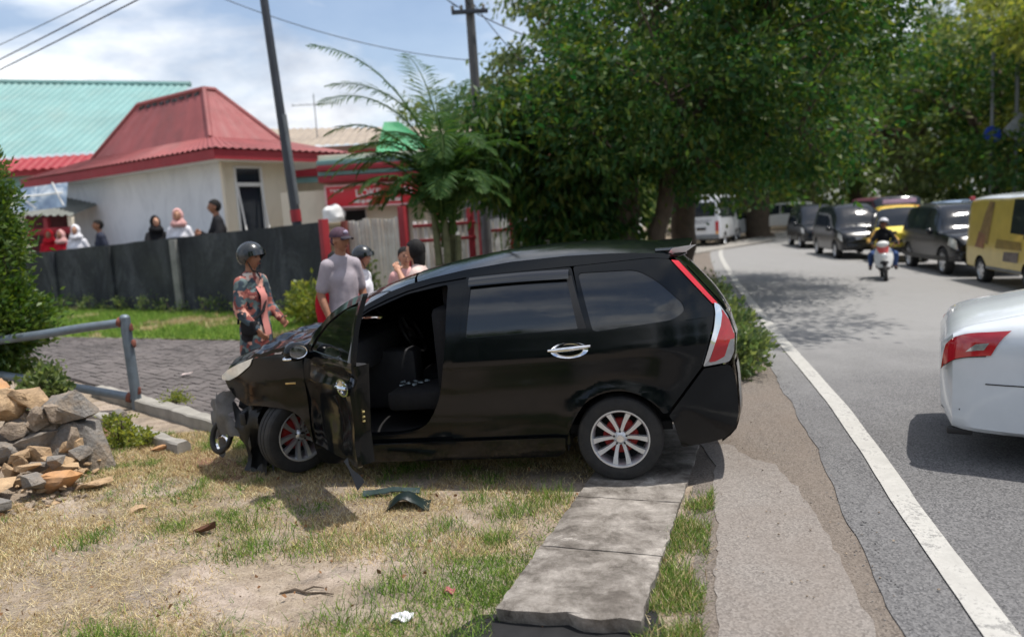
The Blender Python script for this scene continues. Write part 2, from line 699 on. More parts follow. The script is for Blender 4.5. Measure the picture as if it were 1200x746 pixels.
def mat_batik():
    k = Nodes('patterned_cloth')
    c = k.co()
    v = k.n('TexVoronoi')
    v.inputs['Scale'].default_value = 15
    v.inputs['Randomness'].default_value = 1.0
    dn = k.n('TexNoise')
    dn.inputs['Scale'].default_value = 9
    k.l(c, dn.inputs['Vector'])
    mx = k.mix(0.2, c, dn.outputs['Color'])
    k.l(mx, v.inputs['Vector'])
    s = k.n('SeparateColor')
    k.l(v.outputs['Color'], s.inputs[0])
    d = k.n('ValToRGB')
    d.color_ramp.interpolation = 'CONSTANT'
    cols = [(0.0, srgb(58, 72, 82)), (0.2, srgb(150, 88, 78)), (0.38, srgb(40, 48, 56)), (0.52, srgb(196, 140, 124)), (0.66, srgb(96, 112, 112)), (0.8, srgb(120, 60, 56)), (0.92, srgb(206, 190, 176))]
    while len(d.color_ramp.elements) < len(cols):
        d.color_ramp.elements.new(0.5)
    for e, (p, q) in zip(d.color_ramp.elements, cols):
        e.position = p
        e.color = (*q, 1)
    k.l(s.outputs[0], d.inputs['Fac'])
    k.base(d.outputs['Color'])
    k.rough(0.85)
    k.bump(k.noise(c, 14, 5), 0.4, 0.02)
    return k.m

MT = {}
MT['lot'] = mat_lot()
MT['road'] = mat_asphalt('road_asphalt', srgb(60, 60, 62), srgb(122, 121, 121), srgb(92, 91, 90), painted_sheen=True)
MT['old_asphalt'] = mat_asphalt('worn_asphalt', srgb(96, 91, 87), srgb(142, 136, 130), srgb(116, 106, 98), 0.35, 0.6)
MT['sand'] = mat_asphalt('gritty_shoulder', srgb(74, 68, 63), srgb(130, 121, 112), srgb(114, 103, 93), 0.7, 0.7)
MT['far_ground'] = M('far_ground', srgb(96, 100, 70), 0.95, var=0.3, vs=0.4, world=True)
MT['line'] = mat_line()
MT['slab'] = mat_slab()
MT['kerb'] = M('kerb_concrete', srgb(150, 146, 138), 0.92, var=0.2, vs=5, dirt=srgb(84, 80, 74), dirt_amt=0.6, bump=0.4, bs=30)
MT['paver'] = M('paver_concrete', srgb(96, 90, 88), 0.92, var=0.3, vs=1.3, dirt=srgb(62, 58, 56), dirt_amt=0.5, bump=0.4, bs=50, world=True)
MT['wall'] = mat_concrete_wall()
MT['white_wall'] = mat_painted_wall('stained_whitewash', srgb(218, 222, 226), srgb(150, 156, 164), 0.45)
MT['cream_wall'] = mat_painted_wall('cream_render', srgb(222, 212, 192), srgb(170, 156, 132), 0.35)
MT['red_roof'] = M('red_roof_metal', srgb(140, 72, 72), 0.65, var=0.14, vs=1.2, dirt=srgb(96, 58, 56), dirt_amt=0.8)
MT['red_trim'] = M('red_trim_paint', srgb(146, 36, 46), 0.6, var=0.12, vs=2)
MT['teal_roof'] = M('teal_roof_metal', srgb(110, 150, 148), 0.6, var=0.16, vs=0.6, dirt=srgb(132, 150, 142), dirt_amt=0.6)
MT['green_roof'] = M('green_roof_metal', srgb(34, 150, 96), 0.5, var=0.1, vs=1)
MT['tan_roof'] = M('tan_roof', srgb(150, 138, 124), 0.85, var=0.18, vs=1.0)
MT['brown_roof'] = M('brown_tiles', srgb(134, 84, 68), 0.8, var=0.25, vs=3)
MT['grey_metal'] = M('grey_metal', srgb(118, 122, 126), 0.5, metal=0.3, var=0.15, vs=4)
MT['galv'] = M('galvanised_pipe', srgb(112, 124, 134), 0.5, metal=0.45, var=0.18, vs=7, dirt=srgb(92, 84, 78), dirt_amt=0.35)
MT['rust'] = M('rust', srgb(112, 66, 54), 0.9, var=0.3, vs=20)
MT['picket'] = M('rusty_white_sheet', srgb(206, 202, 194), 0.7, var=0.1, vs=3, dirt=srgb(148, 122, 98), dirt_amt=0.85)
MT['white'] = M('white_paint', srgb(226, 226, 224), 0.6, var=0.06, vs=3)
MT['black'] = M('black_plastic', (0.012, 0.012, 0.013), 0.5, var=0.3, vs=8)
MT['dark'] = M('dark_void', (0.008, 0.008, 0.009), 0.9, var=0.2)
MT['tyre'] = M('tyre_rubber', (0.018, 0.018, 0.019), 0.8, var=0.3, vs=14, dirt=(0.07, 0.06, 0.05), dirt_amt=0.35, bump=0.2, bs=60)
MT['alloy'] = M('alloy', srgb(214, 216, 220), 0.34, metal=0.75, var=0.06, vs=9)
MT['chrome'] = M('chrome', (0.82, 0.83, 0.85), 0.08, metal=1.0, var=0.03)
MT['glass'] = M('tinted_glass', (0.006, 0.007, 0.008), 0.03, var=0.05, spec=0.95)
MT['glass2'] = M('traffic_glass', (0.02, 0.026, 0.036), 0.06, var=0.1, spec=0.22)
MT['paint'] = mat_paint('black_car_paint', (0.0030, 0.0042, 0.0056), 0.09, dust=(0.012, 0.013, 0.014), dust_amt=0.05)
MT['paint'].node_tree.nodes['Principled BSDF'].inputs['Coat Weight'].default_value = 0.0
MT['paint'].node_tree.nodes['Principled BSDF'].inputs['Specular IOR Level'].default_value = 0.34
MT['lamp_red'] = M('red_lens', (0.42, 0.012, 0.02), 0.12, var=0.1, vs=20, coat=0.8)
MT['lamp_clear'] = M('clear_lens', (0.46, 0.47, 0.48), 0.1, metal=0.6, var=0.15, vs=30, coat=1.0)
MT['lamp_yellow'] = M('aged_lens', (0.82, 0.82, 0.76), 0.14, metal=0.25, var=0.14, vs=18, coat=1.0)
MT['seat'] = M('seat_fabric', (0.014, 0.014, 0.016), 0.9, var=0.2, vs=12)
MT['red_drum'] = M('red_brake_drum', (0.42, 0.03, 0.025), 0.5, var=0.2, vs=12)
MT['trim_grey'] = M('scuffed_grey_plastic', (0.10, 0.10, 0.105), 0.65, var=0.35, vs=9, dirt=(0.2, 0.19, 0.17), dirt_amt=0.5)
MT['bark'] = M('bark', srgb(84, 72, 60), 0.95, var=0.3, vs=5, bump=0.8, bs=16, bd=0.03)
MT['pole_conc'] = M('pole_concrete', srgb(92, 92, 94), 0.9, var=0.2, vs=2)
MT['pole_dark'] = M('pole_steel', srgb(62, 66, 74), 0.6, metal=0.2, var=0.2, vs=3)
MT['wire'] = M('cable_black', (0.02, 0.02, 0.022), 0.7)
MT['leaf_dark'] = mat_leaf('dark_leaves', [(0.012, 0.05, 0.016), (0.028, 0.088, 0.024), (0.066, 0.138, 0.03), (0.125, 0.15, 0.03), (0.036, 0.10, 0.026)], 0.46, 0.5, 0.3)
MT['leaf_mid'] = mat_leaf('mid_leaves', [(0.045, 0.085, 0.034), (0.085, 0.14, 0.05), (0.18, 0.22, 0.075), (0.12, 0.165, 0.055)], 0.5)
MT['leaf_light'] = mat_leaf('light_leaves', [(0.08, 0.135, 0.035), (0.15, 0.21, 0.046), (0.25, 0.28, 0.06), (0.28, 0.30, 0.07)], 0.5)
MT['leaf_bush'] = mat_leaf('bush_leaves', [(0.02, 0.06, 0.015), (0.05, 0.115, 0.022), (0.12, 0.17, 0.03), (0.07, 0.13, 0.024)], 0.35)
MT['leaf_palm'] = mat_leaf('palm_leaves', [(0.014, 0.05, 0.016), (0.03, 0.08, 0.022), (0.075, 0.13, 0.03), (0.04, 0.095, 0.024)], 0.35, 0.6, 0.15)
MT['grass'] = mat_attr('grass_blades')
MT['stone_grey'] = M('grey_wall_stone', srgb(126, 122, 117), 0.95, var=0.25, vs=9, dirt=srgb(170, 146, 116), dirt_amt=0.75, bump=1.0, bs=34, bd=.03)
MT['stone_tan'] = M('broken_tan_stone', srgb(182, 154, 120), 0.97, var=0.25, vs=9, dirt=srgb(132, 112, 92), dirt_amt=0.8, bump=1.0, bs=26, bd=.03)
MT['stone_orange'] = M('orange_brick_stone', srgb(178, 134, 92), 0.97, var=0.25, vs=9, dirt=srgb(128, 112, 100), dirt_amt=0.7, bump=0.6, bs=30)
MT['mortar'] = M('crumbled_mortar', srgb(158, 142, 124), 0.97, var=0.3, vs=12, dirt=srgb(112, 100, 90), dirt_amt=.7, bump=1.0, bs=24, bd=.04)
MT['batik'] = mat_batik()
def cloth(name, col, var=0.1):
    return M(name, col, 0.88, var=var, vs=9, bump=0.35, bs=9, bd=0.02, spec=0.2)
MT['skin'] = M('skin', srgb(150, 104, 80), 0.6, var=0.08, vs=14)
MT['skin_l'] = M('skin_fair', srgb(186, 138, 112), 0.6, var=0.08, vs=14)
MT['hair'] = M('hair', (0.010, 0.009, 0.009), 0.75, var=0.4, vs=30, bump=.6, bs=60, spec=.25)
MT['eye'] = M('eye', (0.02, 0.015, 0.012), 0.2)
MT['lip'] = M('lip', srgb(128, 70, 62), 0.5)
MT['c_grey'] = cloth('mauve_grey_shirt', srgb(158, 150, 156))
MT['c_navy'] = cloth('navy_cloth', srgb(52, 56, 70))
MT['c_black'] = cloth('black_cloth', (0.014, 0.014, 0.016))
MT['c_white'] = cloth('white_cloth', srgb(222, 222, 228))
MT['c_red'] = cloth('red_cloth', srgb(178, 30, 44))
MT['c_pink'] = cloth('pink_cloth', srgb(206, 160, 156))
MT['c_teal'] = cloth('dark_teal_cloth', srgb(38, 62, 66))
MT['c_beige'] = cloth('beige_cloth', srgb(206, 184, 176))
MT['c_blue'] = cloth('blue_jeans', srgb(70, 92, 138))
MT['c_yellow'] = cloth('ochre_jacket', srgb(190, 150, 82))
MT['c_dark'] = cloth('dark_trousers', srgb(44, 42, 46))
MT['helmet'] = M('helmet_shell', (0.016, 0.02, 0.024), 0.28, var=0.1, coat=0.2)
# ------------------------------------------------------------------ the ground, the road, the lot
def strip(name, mat, o0, o1, zoff, i0=0, i1=None, jit0=0.0, jit1=0.0, n=6, thick=0.0, ymin=-1e9, ymax=1e9):
    pts = []
    for i in range(i0, len(CL) if i1 is None else i1):
        p, nn = CL[i], CLN[i]
        if not (ymin <= p.y <= ymax):
            continue
        row = []
        a = o0 + (noise.noise(Vector((p.y * 1.7, 3.1, o0))) + .5 * noise.noise(Vector((p.y * 5.1, 9.1, o0)))) * jit0
        b = o1 + (noise.noise(Vector((p.y * 1.7, 7.7, o1))) + .5 * noise.noise(Vector((p.y * 5.1, 2.1, o1)))) * jit1
        for k in range(n + 1):
            o = a + (b - a) * k / n
            q = p + nn * o
            row.append((q.x, q.y, -0.03 * min(max(o, 0), 11) + zoff))
        if thick:
            row.insert(0, (row[0][0], row[0][1], row[0][2] - thick))
            row.append((row[-1][0], row[-1][1], row[-1][2] - thick))
        pts.append(row)
    mb = MB()
    mb.grid([list(reversed(r)) for r in pts])
    return kind(mb.build(name, mat, smooth=20), 'structure')

# near the camera the line is sampled finely so that edges can be ragged
def refine():
    global CL, CLN
    out = []
    for i in range(len(CL) - 1):
        a, b = CL[i], CL[i + 1]
        k = 8 if -1 < a.y < 14 else 1
        for j in range(k):
            out.append(a.lerp(b, j / k))
    out.append(CL[-1])
    CL[:] = out
    CLN[:] = []
    for i in range(len(CL)):
        d = (CL[min(i + 1, len(CL) - 1)] - CL[max(i - 1, 0)]).normalized()
        CLN.append(Vector((d.y, -d.x)))
refine()

mb = MB()
mb.add([(-900, -300, -.42), (900, -300, -.42), (900, 1500, -.42), (-900, 1500, -.42)], [(0, 1, 2, 3)])
kind(mb.build('ground', MT['far_ground']), 'structure')
rows = []
for i in range(0, len(CL)):
    p = CL[i]
    rows.append([(p.x - d + 0.0, p.y, 0.0) for d in (0.1, 1, 2, 3, 5, 8, 14, 30, 80, 260)])
mb = MB()
mb.grid(rows)
kind(mb.build('vacant_lot', MT['lot']), 'structure')
strip('road', MT['road'], -0.40, 11.0, 0.012, jit0=0.035, n=12, thick=0.016)
strip('road_line', MT['line'], -0.078, 0.078, 0.017, n=1, jit0=.006, jit1=.006)
strip('shoulder', MT['sand'], -1.75, -0.3, 0.005, jit0=0.16, n=4, ymin=4.9, ymax=60)
strip('shoulder_near', MT['sand'], -1.35, -0.3, 0.004, jit0=0.08, n=4, ymin=-3, ymax=4.95)
strip('far_verge', MT['sand'], 11.0, 16.0, 0.016, n=2)
bpy.data.objects['shoulder_near'].name = 'dirt_shoulder'
mb = MB()
pl = [(.30, 1.2), (1.10, 1.2), (1.36, 2.4), (1.55, 3.2), (1.66, 3.75), (1.80, 4.45), (1.87, 5.0), (1.90, 5.55), (1.78, 5.75), (1.72, 6.1), (1.50, 6.2), (1.46, 5.6), (1.30, 5.05), (1.24, 4.75), (1.10, 4.2), (.98, 3.85), (.86, 3.3), (.62, 2.4)]
pp = []
for i in range(len(pl)):
    a, b = Vector(pl[i]), Vector(pl[(i + 1) % len(pl)])
    for j in range(8):
        q = a.lerp(b, j / 8)
        s_ = noise.noise(Vector((q.x * 7, q.y * 7, 1))) * .02 + noise.noise(Vector((q.x * 23, q.y * 23, 5))) * .022 + noise.noise(Vector((q.x * 60, q.y * 60, 5))) * .012
        pp.append((q.x + s_, q.y + s_ * .6))
mb.prism(pp, -0.01, 0.010)
kind(mb.build('asphalt_patch', MT['old_asphalt'], smooth=20), 'structure')

# ---- concrete cover slabs over the roadside drain
dv = Vector((.33, .945)).normalized()
pv = Vector((dv.y, -dv.x))
def slab(s0, s1, label, zt0, zt1, jag=0.0, w=.70, seed=0):
    o = Vector((-.175, 3.52))
    r = random.Random(seed)
    mb = MB()
    n = 22
    top, bot = [], []
    rows = []
    for i in range(n + 1):
        t = i / n
        row_t, row_b = [], []
        for j in range(9):
            u = j / 8
            s = s0 + (s1 - s0) * t
            if i == 0:
                s += jag * (r.uniform(0, 1) ** 2)
            q = o + dv * s + pv * (w * u + ((.010 * noise.noise(Vector((s * 6, j, seed))) + r.uniform(-.005, .005)) if j in (0, 8) else 0))
            z = zt0 + (zt1 - zt0) * t + r.uniform(-.003, .003)
            if i in (0, n) or j in (0, 8):
                z -= .007
            row_t.append((q.x, q.y, z))
            row_b.append((q.x + (0.0 if i else .02 * r.random()), q.y + (0 if i else .03 * r.random()), -.05))
        top.append(row_t)
        bot.append(row_b)
    mb.grid([list(reversed(q)) for q in top])
    ring_t = [top[0][j] for j in range(9)] + [top[i][8] for i in range(1, n + 1)] + [top[n][j] for j in range(7, -1, -1)] + [top[i][0] for i in range(n - 1, 0, -1)]
    ring_b = [bot[0][j] for j in range(9)] + [bot[i][8] for i in range(1, n + 1)] + [bot[n][j] for j in range(7, -1, -1)] + [bot[i][0] for i in range(n - 1, 0, -1)]
    k = len(ring_t)
    mb.add(ring_t + ring_b, [(i, k + i, k + (i + 1) % k, (i + 1) % k) for i in range(k)])
    o_ = mb.build('concrete_slab', MT['slab'], smooth=30)
    return tag(o_, label, 'slab', 'concrete slabs covering the roadside drain')
slab(0.02, .80, 'nearest weathered concrete slab with a broken front edge beside the verge grass', .085, .06, .05, seed=3)
slab(.815, 1.66, 'second weathered concrete slab, between the nearest slab and the rear wheel of the black car', .058, .04, seed=4)
slab(1.675, 2.75, 'concrete slab under the rear wheel of the black minivan', .038, .03, seed=5)
slab(2.765, 3.9, 'concrete slab behind the black minivan, farthest of the row', .028, .02, seed=6)
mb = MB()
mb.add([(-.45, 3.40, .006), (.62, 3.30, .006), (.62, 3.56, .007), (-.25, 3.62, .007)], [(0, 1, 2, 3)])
kind(mb.build('drain_pit_shade', MT['dark']), 'structure')  # flat dark sheet on the ground, painted shade for the open drain pit

# ---- open drain with two concrete lips at the left, pipe barrier behind it
ka = Vector((.731, -.682))
kb = Vector((.682, .731))
def kerb(o, s0, s1, w, h, label, seed):
    r = random.Random(seed)
    mb = MB()
    n = 26
    rows = []
    for i in range(n + 1):
        q = Vector(o) + ka * (s0 + (s1 - s0) * i / n)
        jz = r.uniform(-.012, .012)
        e = [r.uniform(-.010, .010) for _ in range(4)]
        rows.append([(q.x, q.y, -.05), (q.x + kb.x * e[0], q.y + kb.y * e[0], h - .015 + jz), (q.x + kb.x * (.02 + e[1]), q.y + kb.y * (.02 + e[1]), h + jz), (q.x + kb.x * (w - .02 + e[2]), q.y + kb.y * (w - .02 + e[2]), h + jz + e[3]), (q.x + kb.x * w, q.y + kb.y * w, h - .02), (q.x + kb.x * w, q.y + kb.y * w, -.05)])
    mb.grid(rows)
    mb.add(rows[0], [(0, 1, 2, 3, 4, 5)])
    mb.add(rows[-1], [(5, 4, 3, 2, 1, 0)])
    return tag(mb.build('drain_kerb', MT['kerb'], smooth=30), label, 'kerb', 'concrete lips of the open drain')
kerb((-4.62, 8.95), -1.2, 2.4, .17, .13, 'chipped concrete drain lip at the foot of the pipe barrier post', 1)
kerb((-4.95, 8.52), -1.0, 2.5, .13, .10, 'chipped concrete drain lip nearer the broken stones', 2)
mb = MB()
for i in range(1):
    a = Vector((-5.7, 9.4)); b = Vector((-2.2, 6.1))
    d = kb * .45
    mb.add([(a.x - d.x * .6, a.y - d.y * .6, .004), (b.x - d.x * .6, b.y - d.y * .6, .004), (b.x + d.x * .2, b.y + d.y * .2, .004), (a.x + d.x * .2, a.y + d.y * .2, .004)], [(0, 1, 2, 3)])
kind(mb.build('drain_bed', M('drain_mud', srgb(112, 78, 62), 0.95, var=.3, vs=9, bump=.6, bs=30, world=True)), 'structure')

t = thing('pipe_barrier', 'grey galvanised pipe barrier, bent, with one rusty corner post', 'barrier', (-4.46, 8.86, 0))
mb = MB()
mb.tube([(0, 0, -.05), (-.01, 0, .5), (-.02, 0, 1.08)], .058, 14)
mb.ell((-.02, 0, 1.08), (.06, .06, .045), 14, 8)
mb.build('post', MT['galv'], t)
mb = MB()
mb.tube([(-.03, 0, 1.03), (-.5, -.02, 1.0), (-1.0, 0.0, .95), (-1.6, .05, .90), (-2.6, .1, .86)], .05, 12)
mb.build('rail', MT['galv'], t)
mb = MB()
mb.tube([(-.03, 0, .14), (-.5, -.02, .26), (-1.0, 0.0, .38), (-1.6, .05, .50), (-2.6, .1, .62)], .05, 12)
mb.build('rail', MT['galv'], t)
for z in (.22, .78, .97):
    mb = MB()
    mb.chunk((.055, -.02, z), (.05, .06, .10), int(z * 100))
    mb.build('rusty_bracket', MT['rust'], t)
for z in (.14, 1.03):
    mb = MB()
    mb.tube([(-.05, 0, z), (-.10, 0, z + .01)], .06, 12)
    mb.build('rusty_collar', MT['rust'], t)

# ---- block paving of the yard, and the lawn strip
O0 = Vector((-4.42, 9.12))                               # behind the far drain lip
pav = kind(obj('paving', bpy.data.meshes.new('paving')), 'structure')
mb = MB()
quad = [O0 + ka * -2.2, O0 + ka * 2.3, Vector((-.9, 7.7)), Vector((1.0, 10.5)), Vector((-1.2, 12.3)), Vector((-4.4, 13.6)), Vector((-11.8, 17.3)), Vector((-14, 17.6)), O0 + ka * -9]
mb.add([(p.x, p.y, .012) for p in quad], [tuple(range(len(quad)))])
me = mb.mesh('paving_bed', M('paving_sand', srgb(84, 78, 74), .95, var=.2, vs=4, world=True))
pav.data = me
def inside(p, poly):
    c = False
    for i in range(len(poly)):
        a, b = poly[i], poly[i - 1]
        if (a.y > p.y) != (b.y > p.y) and p.x < (b.x - a.x) * (p.y - a.y) / (b.y - a.y) + a.x:
            c = not c
    return c
pv_me = MB().cbox((0, 0, 0), (.212, .102, .06), .008).mesh('paver', MT['paver'])
cells = []
for i in range(-45, 60):
    for j in range(0, 75):
        q = O0 + ka * (i * .22 + (.11 if j % 2 else 0)) + kb * (.07 + j * .11)
        if inside(q, quad) and q.x / q.y > -.80 and q.x < -1.2:
            cells.append((q.length + abs(q.x) * .1, q))
cells.sort(key=lambda t: t[0])
ang = math.atan2(ka.y, ka.x)
for d, q in cells[:295]:
    o = obj('paver', pv_me, pav)
    o.location = (q.x, q.y, .006 + RNG.uniform(-.006, .007))
    o.rotation_euler = (RNG.uniform(-.03, .03), RNG.uniform(-.03, .03), ang + RNG.uniform(-.02, .02))
mb = MB()
for d, q in cells[295:]:
    z = .006 + RNG.uniform(-.006, .007)
    T = TR((q.x, q.y, z), (RNG.uniform(-.03, .03), RNG.uniform(-.03, .03), ang + RNG.uniform(-.02, .02)))
    mb.box((0, 0, 0), (.21, .10, .06), T)
o = mb.build('far_pavers', MT['paver'], pav, smooth=0)
o['kind'] = 'stuff'

# ---- boundary wall
W0, W1 = Vector((-4.05, 17.1)), Vector((-19.4, 27.33))
def wp(t):
    return W0.lerp(Vector((-15.0, 24.4)), t)
wd = (W1 - W0).normalized()
wn = Vector((-wd.y, wd.x))
if wn.y < 0:
    wn = -wn
bw = thing('boundary_wall', 'long dark mossy concrete boundary wall with people leaning behind it', 'wall', (W0.x, W0.y, 0), math.atan2(wd.y, wd.x))
mb = MB()
n = 40
LEN = (W1 - W0).length
def wtop(s):
    return 2.12 - .35 * min(1, s / 13.2)
front, back = [], []
for i in range(n + 1):
    s = LEN * i / n
    z = wtop(s) + RNG.uniform(-.012, .012)
    front.append([(s, .0, -.1), (s, .0, .6), (s, .0, 1.3), (s, .0, z - .1), (s, .0, z)])
    back.append([(s, -.16, z), (s, -.16, -.1)])
rows = [f_ + b_ for f_, b_ in zip(front, back)]
# local y: wall faces the camera on +y side of its local frame
mb.grid(rows)
mb.add(rows[0], [tuple(range(len(rows[0])))])
mb.build('wall_panel', MT['wall'], bw, smooth=30)
mpl = MT['wall_light'] = M('pale_pilaster', srgb(126, 126, 122), .95, var=.25, vs=2.5, dirt=srgb(62, 66, 60), dirt_amt=.7)
for tt, mm in ((.42, MT['wall_light']), (.66, MT['wall']), (.9, MT['wall'])):
    s = 13.16 * tt
    mb = MB()
    mb.cbox((s, .035, wtop(s) / 2 - .05), (.26, .12, wtop(s) + .02), .015)
    mb.build('pilaster', mm, bw)
mb = MB()
mb.cbox((-.06, .02, 1.08), (.12, .2, 2.2), .012)
mb.build('end_post', MT['red_trim'], bw)

# lawn strip in front of the wall and the raised yard behind it
mb = MB()
lw = [Vector((-4.2, 13.7)), Vector((-1.2, 12.2)), Vector((-1.2, 15.7)), W0, W1, Vector((-19.4, 21.1)), Vector((-12, 17.45))]
mb.add([(p.x, p.y, .022) for p in lw], [tuple(range(len(lw)))])
kind(mb.build('lawn', M('lawn_soil', srgb(96, 108, 54), .95, var=.3, vs=2, world=True)), 'structure')
mb = MB()
yp = [W0 + wn * .17, W1 + wn * .17, W1 + wn * 26, W0 + wn * 26 + Vector((3, 0))]
mb.prism([(p.x, p.y) for p in yp][::-1], .0, .06)
kind(mb.build('paved_yard', M('yard_concrete', srgb(140, 136, 130), .9, var=.2, vs=2, world=True)), 'structure')

# ---- white guard house with the tiered red roof
EV = Vector((-8.05, 22.0))
BR_ = math.atan2(.815, .58)
gh = thing('guard_house', 'white rendered building with tiered red metal roof behind the dark wall', 'building', (EV.x, EV.y, 0), BR_)
mb = MB()
zt = 4.12
wl = [(.7, .7), (.7, 10.3), (3.3, 10.3), (3.3, .7)]
mb.add([(.7, 10.3, .05), (.7, .7, .05), (.7, .7, zt), (.7, 10.3, zt)], [(0, 1, 2, 3)])
mb.add([(.7, 10.3, .05), (3.3, 10.3, .05), (3.3, 10.3, zt), (.7, 10.3, zt)], [(3, 2, 1, 0)])
mb.add([(3.3, .7, .05), (3.3, 10.3, .05), (3.3, 10.3, zt), (3.3, .7, zt)], [(0, 1, 2, 3)])
mb.build('wall', MT['white_wall'], gh, smooth=0)
mb = MB()
mb.add([(.7, .70, .05), (1.05, .70, .05), (1.05, .70, zt), (.7, .70, zt)], [(0, 1, 2, 3)])
mb.add([(2.05, .70, .05), (3.3, .70, .05), (3.3, .70, zt), (2.05, .70, zt)], [(0, 1, 2, 3)])
mb.add([(1.05, .70, 3.98), (2.05, .70, 3.98), (2.05, .70, zt), (1.05, .70, zt)], [(0, 1, 2, 3)])
mb.add([(1.05, .70, .05), (2.05, .70, .05), (2.05, .70, 1.5), (1.05, .70, 1.5)], [(0, 1, 2, 3)])
mb.add([(3.28, .68, 4.11), (5.2, .68, 4.11), (5.2, 6, 4.11), (3.28, 6, 4.11)], [(0, 1, 2, 3)])
mb.build('front_wall', MT['cream_wall'], gh, smooth=0)
mb = MB()
mb.cbox((.66, .66, 2.5), (.1, .1, 3.2), .01)
mb.build('corner_trim', MT['cream_wall'], gh)
wf = None
mb = MB()
for x in (1.08, 2.02):
    mb.cbox((x, .69, 2.74), (.06, .1, 2.46), .006)
for z in (1.53, 3.46, 3.95):
    mb.cbox((1.55, .69, z), (.88, .1, .06), .006)
wf = mb.build('window', MT['white'], gh)
mb = MB()
mb.add([(1.1, .74, 3.49), (2.0, .74, 3.49), (2.0, .74, 3.93), (1.1, .74, 3.93)], [(0, 1, 2, 3)])
mb.build('transom_pane', MT['glass2'], wf)
mb = MB()
mb.add([(1.1, .76, 1.55), (2.0, .76, 1.55), (2.0, .76, 3.44), (1.1, .76, 3.44)], [(0, 1, 2, 3)])
mb.build('pane', MT['glass2'], wf)
mb = MB()
T = TR((1.12, .66, 3.42), (-.16, 0, 0))
for x in (.0, .84):
    mb.box((x, 0, -.95), (.045, .03, 1.9), T)
for z in (-.02, -1.88):
    mb.box((.42, 0, z), (.8, .03, .045), T)
mb.build('open_sash', MT['white'], wf)
# roof: skirt, fascia, upper hip with ridge caps
def rib_panel(mb, a, b, c, d, n, h=.035):
    """corrugated sheet between the edge a-b (lower) and d-c (upper)"""
    a, b, c, d = map(Vector, (a, b, c, d))
    nn = (b - a).cross(d - a).normalized()
    if nn.z < 0:
        nn = -nn
    rows = []
    for i in range(n * 4 + 1):
        t = i / (n * 4)
        k = (0, h, h, 0)[i % 4] if n else 0
        p, q = a.lerp(b, t), d.lerp(c, t)
        rows.append([p + nn * k, q + nn * k])
    mb.grid(rows)
X1, Y1 = 5.3, 12.0
bx0, bx1, by0, by1 = 1.0, 3.7, 1.55, 8.6
ze, zb_ = 4.40, 4.90
mb = MB()
rib_panel(mb, (-.05, Y1, ze), (-.05, -.05, ze), (bx0, by0, zb_), (bx0, by1, zb_), 46)
rib_panel(mb, (-.05, -.05, ze), (X1, -.05, ze), (bx1, by0, zb_), (bx0, by0, zb_), 20)
rib_panel(mb, (X1, -.05, ze), (X1, Y1, ze), (bx1, by1, zb_), (bx1, by0, zb_), 30)
rib_panel(mb, (X1, Y1, ze), (-.05, Y1, ze), (bx0, by1, zb_), (bx1, by1, zb_), 16)
rf = mb.build('roof', MT['red_roof'], gh, smooth=0)
mb = MB()
mb.add([(0, 0, 4.09), (0, Y1, 4.09), (0, Y1, ze - .02), (0, 0, ze - .02), (.03, .03, 4.09), (.03, Y1, 4.09)], [(0, 3, 2, 1), (0, 1, 5, 4)])
mb.add([(0, 0, 4.09), (X1, 0, 4.09), (X1, 0, ze - .02), (0, 0, ze - .02)], [(0, 1, 2, 3)])
mb.add([(X1, 0, 4.09), (X1, Y1, 4.09), (X1, Y1, ze - .02), (X1, 0, ze - .02)], [(0, 1, 2, 3)])
mb.build('fascia', MT['red_trim'], rf, smooth=0)
mb = MB()
mb.add([(.02, .02, 4.10), (X1, .02, 4.10), (X1, Y1, 4.10), (.02, Y1, 4.10)], [(0, 3, 2, 1)])
mb.build('soffit', MT['white'], rf, smooth=0)
tx0, tx1, ty0, ty1, ztp = 1.95, 2.35, 3.0, 6.9, 6.62
up = MB()
B = [(bx0, by0, zb_), (bx1, by0, zb_), (bx1, by1, zb_), (bx0, by1, zb_)]
Tt = [(tx0, ty0, ztp), (tx1, ty0, ztp), (tx1, ty1, ztp), (tx0, ty1, ztp)]
for i in range(4):
    j = (i + 1) % 4
    rib_panel(up, B[i], B[j], Tt[j], Tt[i], 8 if i % 2 else 5, .012)
up.add(Tt, [(0, 1, 2, 3)])
up.build('upper_roof', MT['red_roof'], gh, smooth=0)
mb = MB()
for i in range(4):
    mb.tube([Vector(B[i]), Vector(Tt[i])], .085, 6)
    mb.tube([Vector(Tt[i]), Vector(Tt[(i + 1) % 4])], .09, 6)
# torn flashing along the top of the street side
mb.build('ridge_cap', MT['red_roof'], gh)
mb = MB()
for i in range(9):
    y = 3.3 + i * .4
    f = .09
    xx = tx0 + (bx0 - tx0) * f - .03
    mb.box((xx, y, ztp - (ztp - zb_) * f), (.03, .26, .10), TR(rot=(0, 0, 0)), jit=.03)
mb.build('torn_flashing', MT['black'], gh)

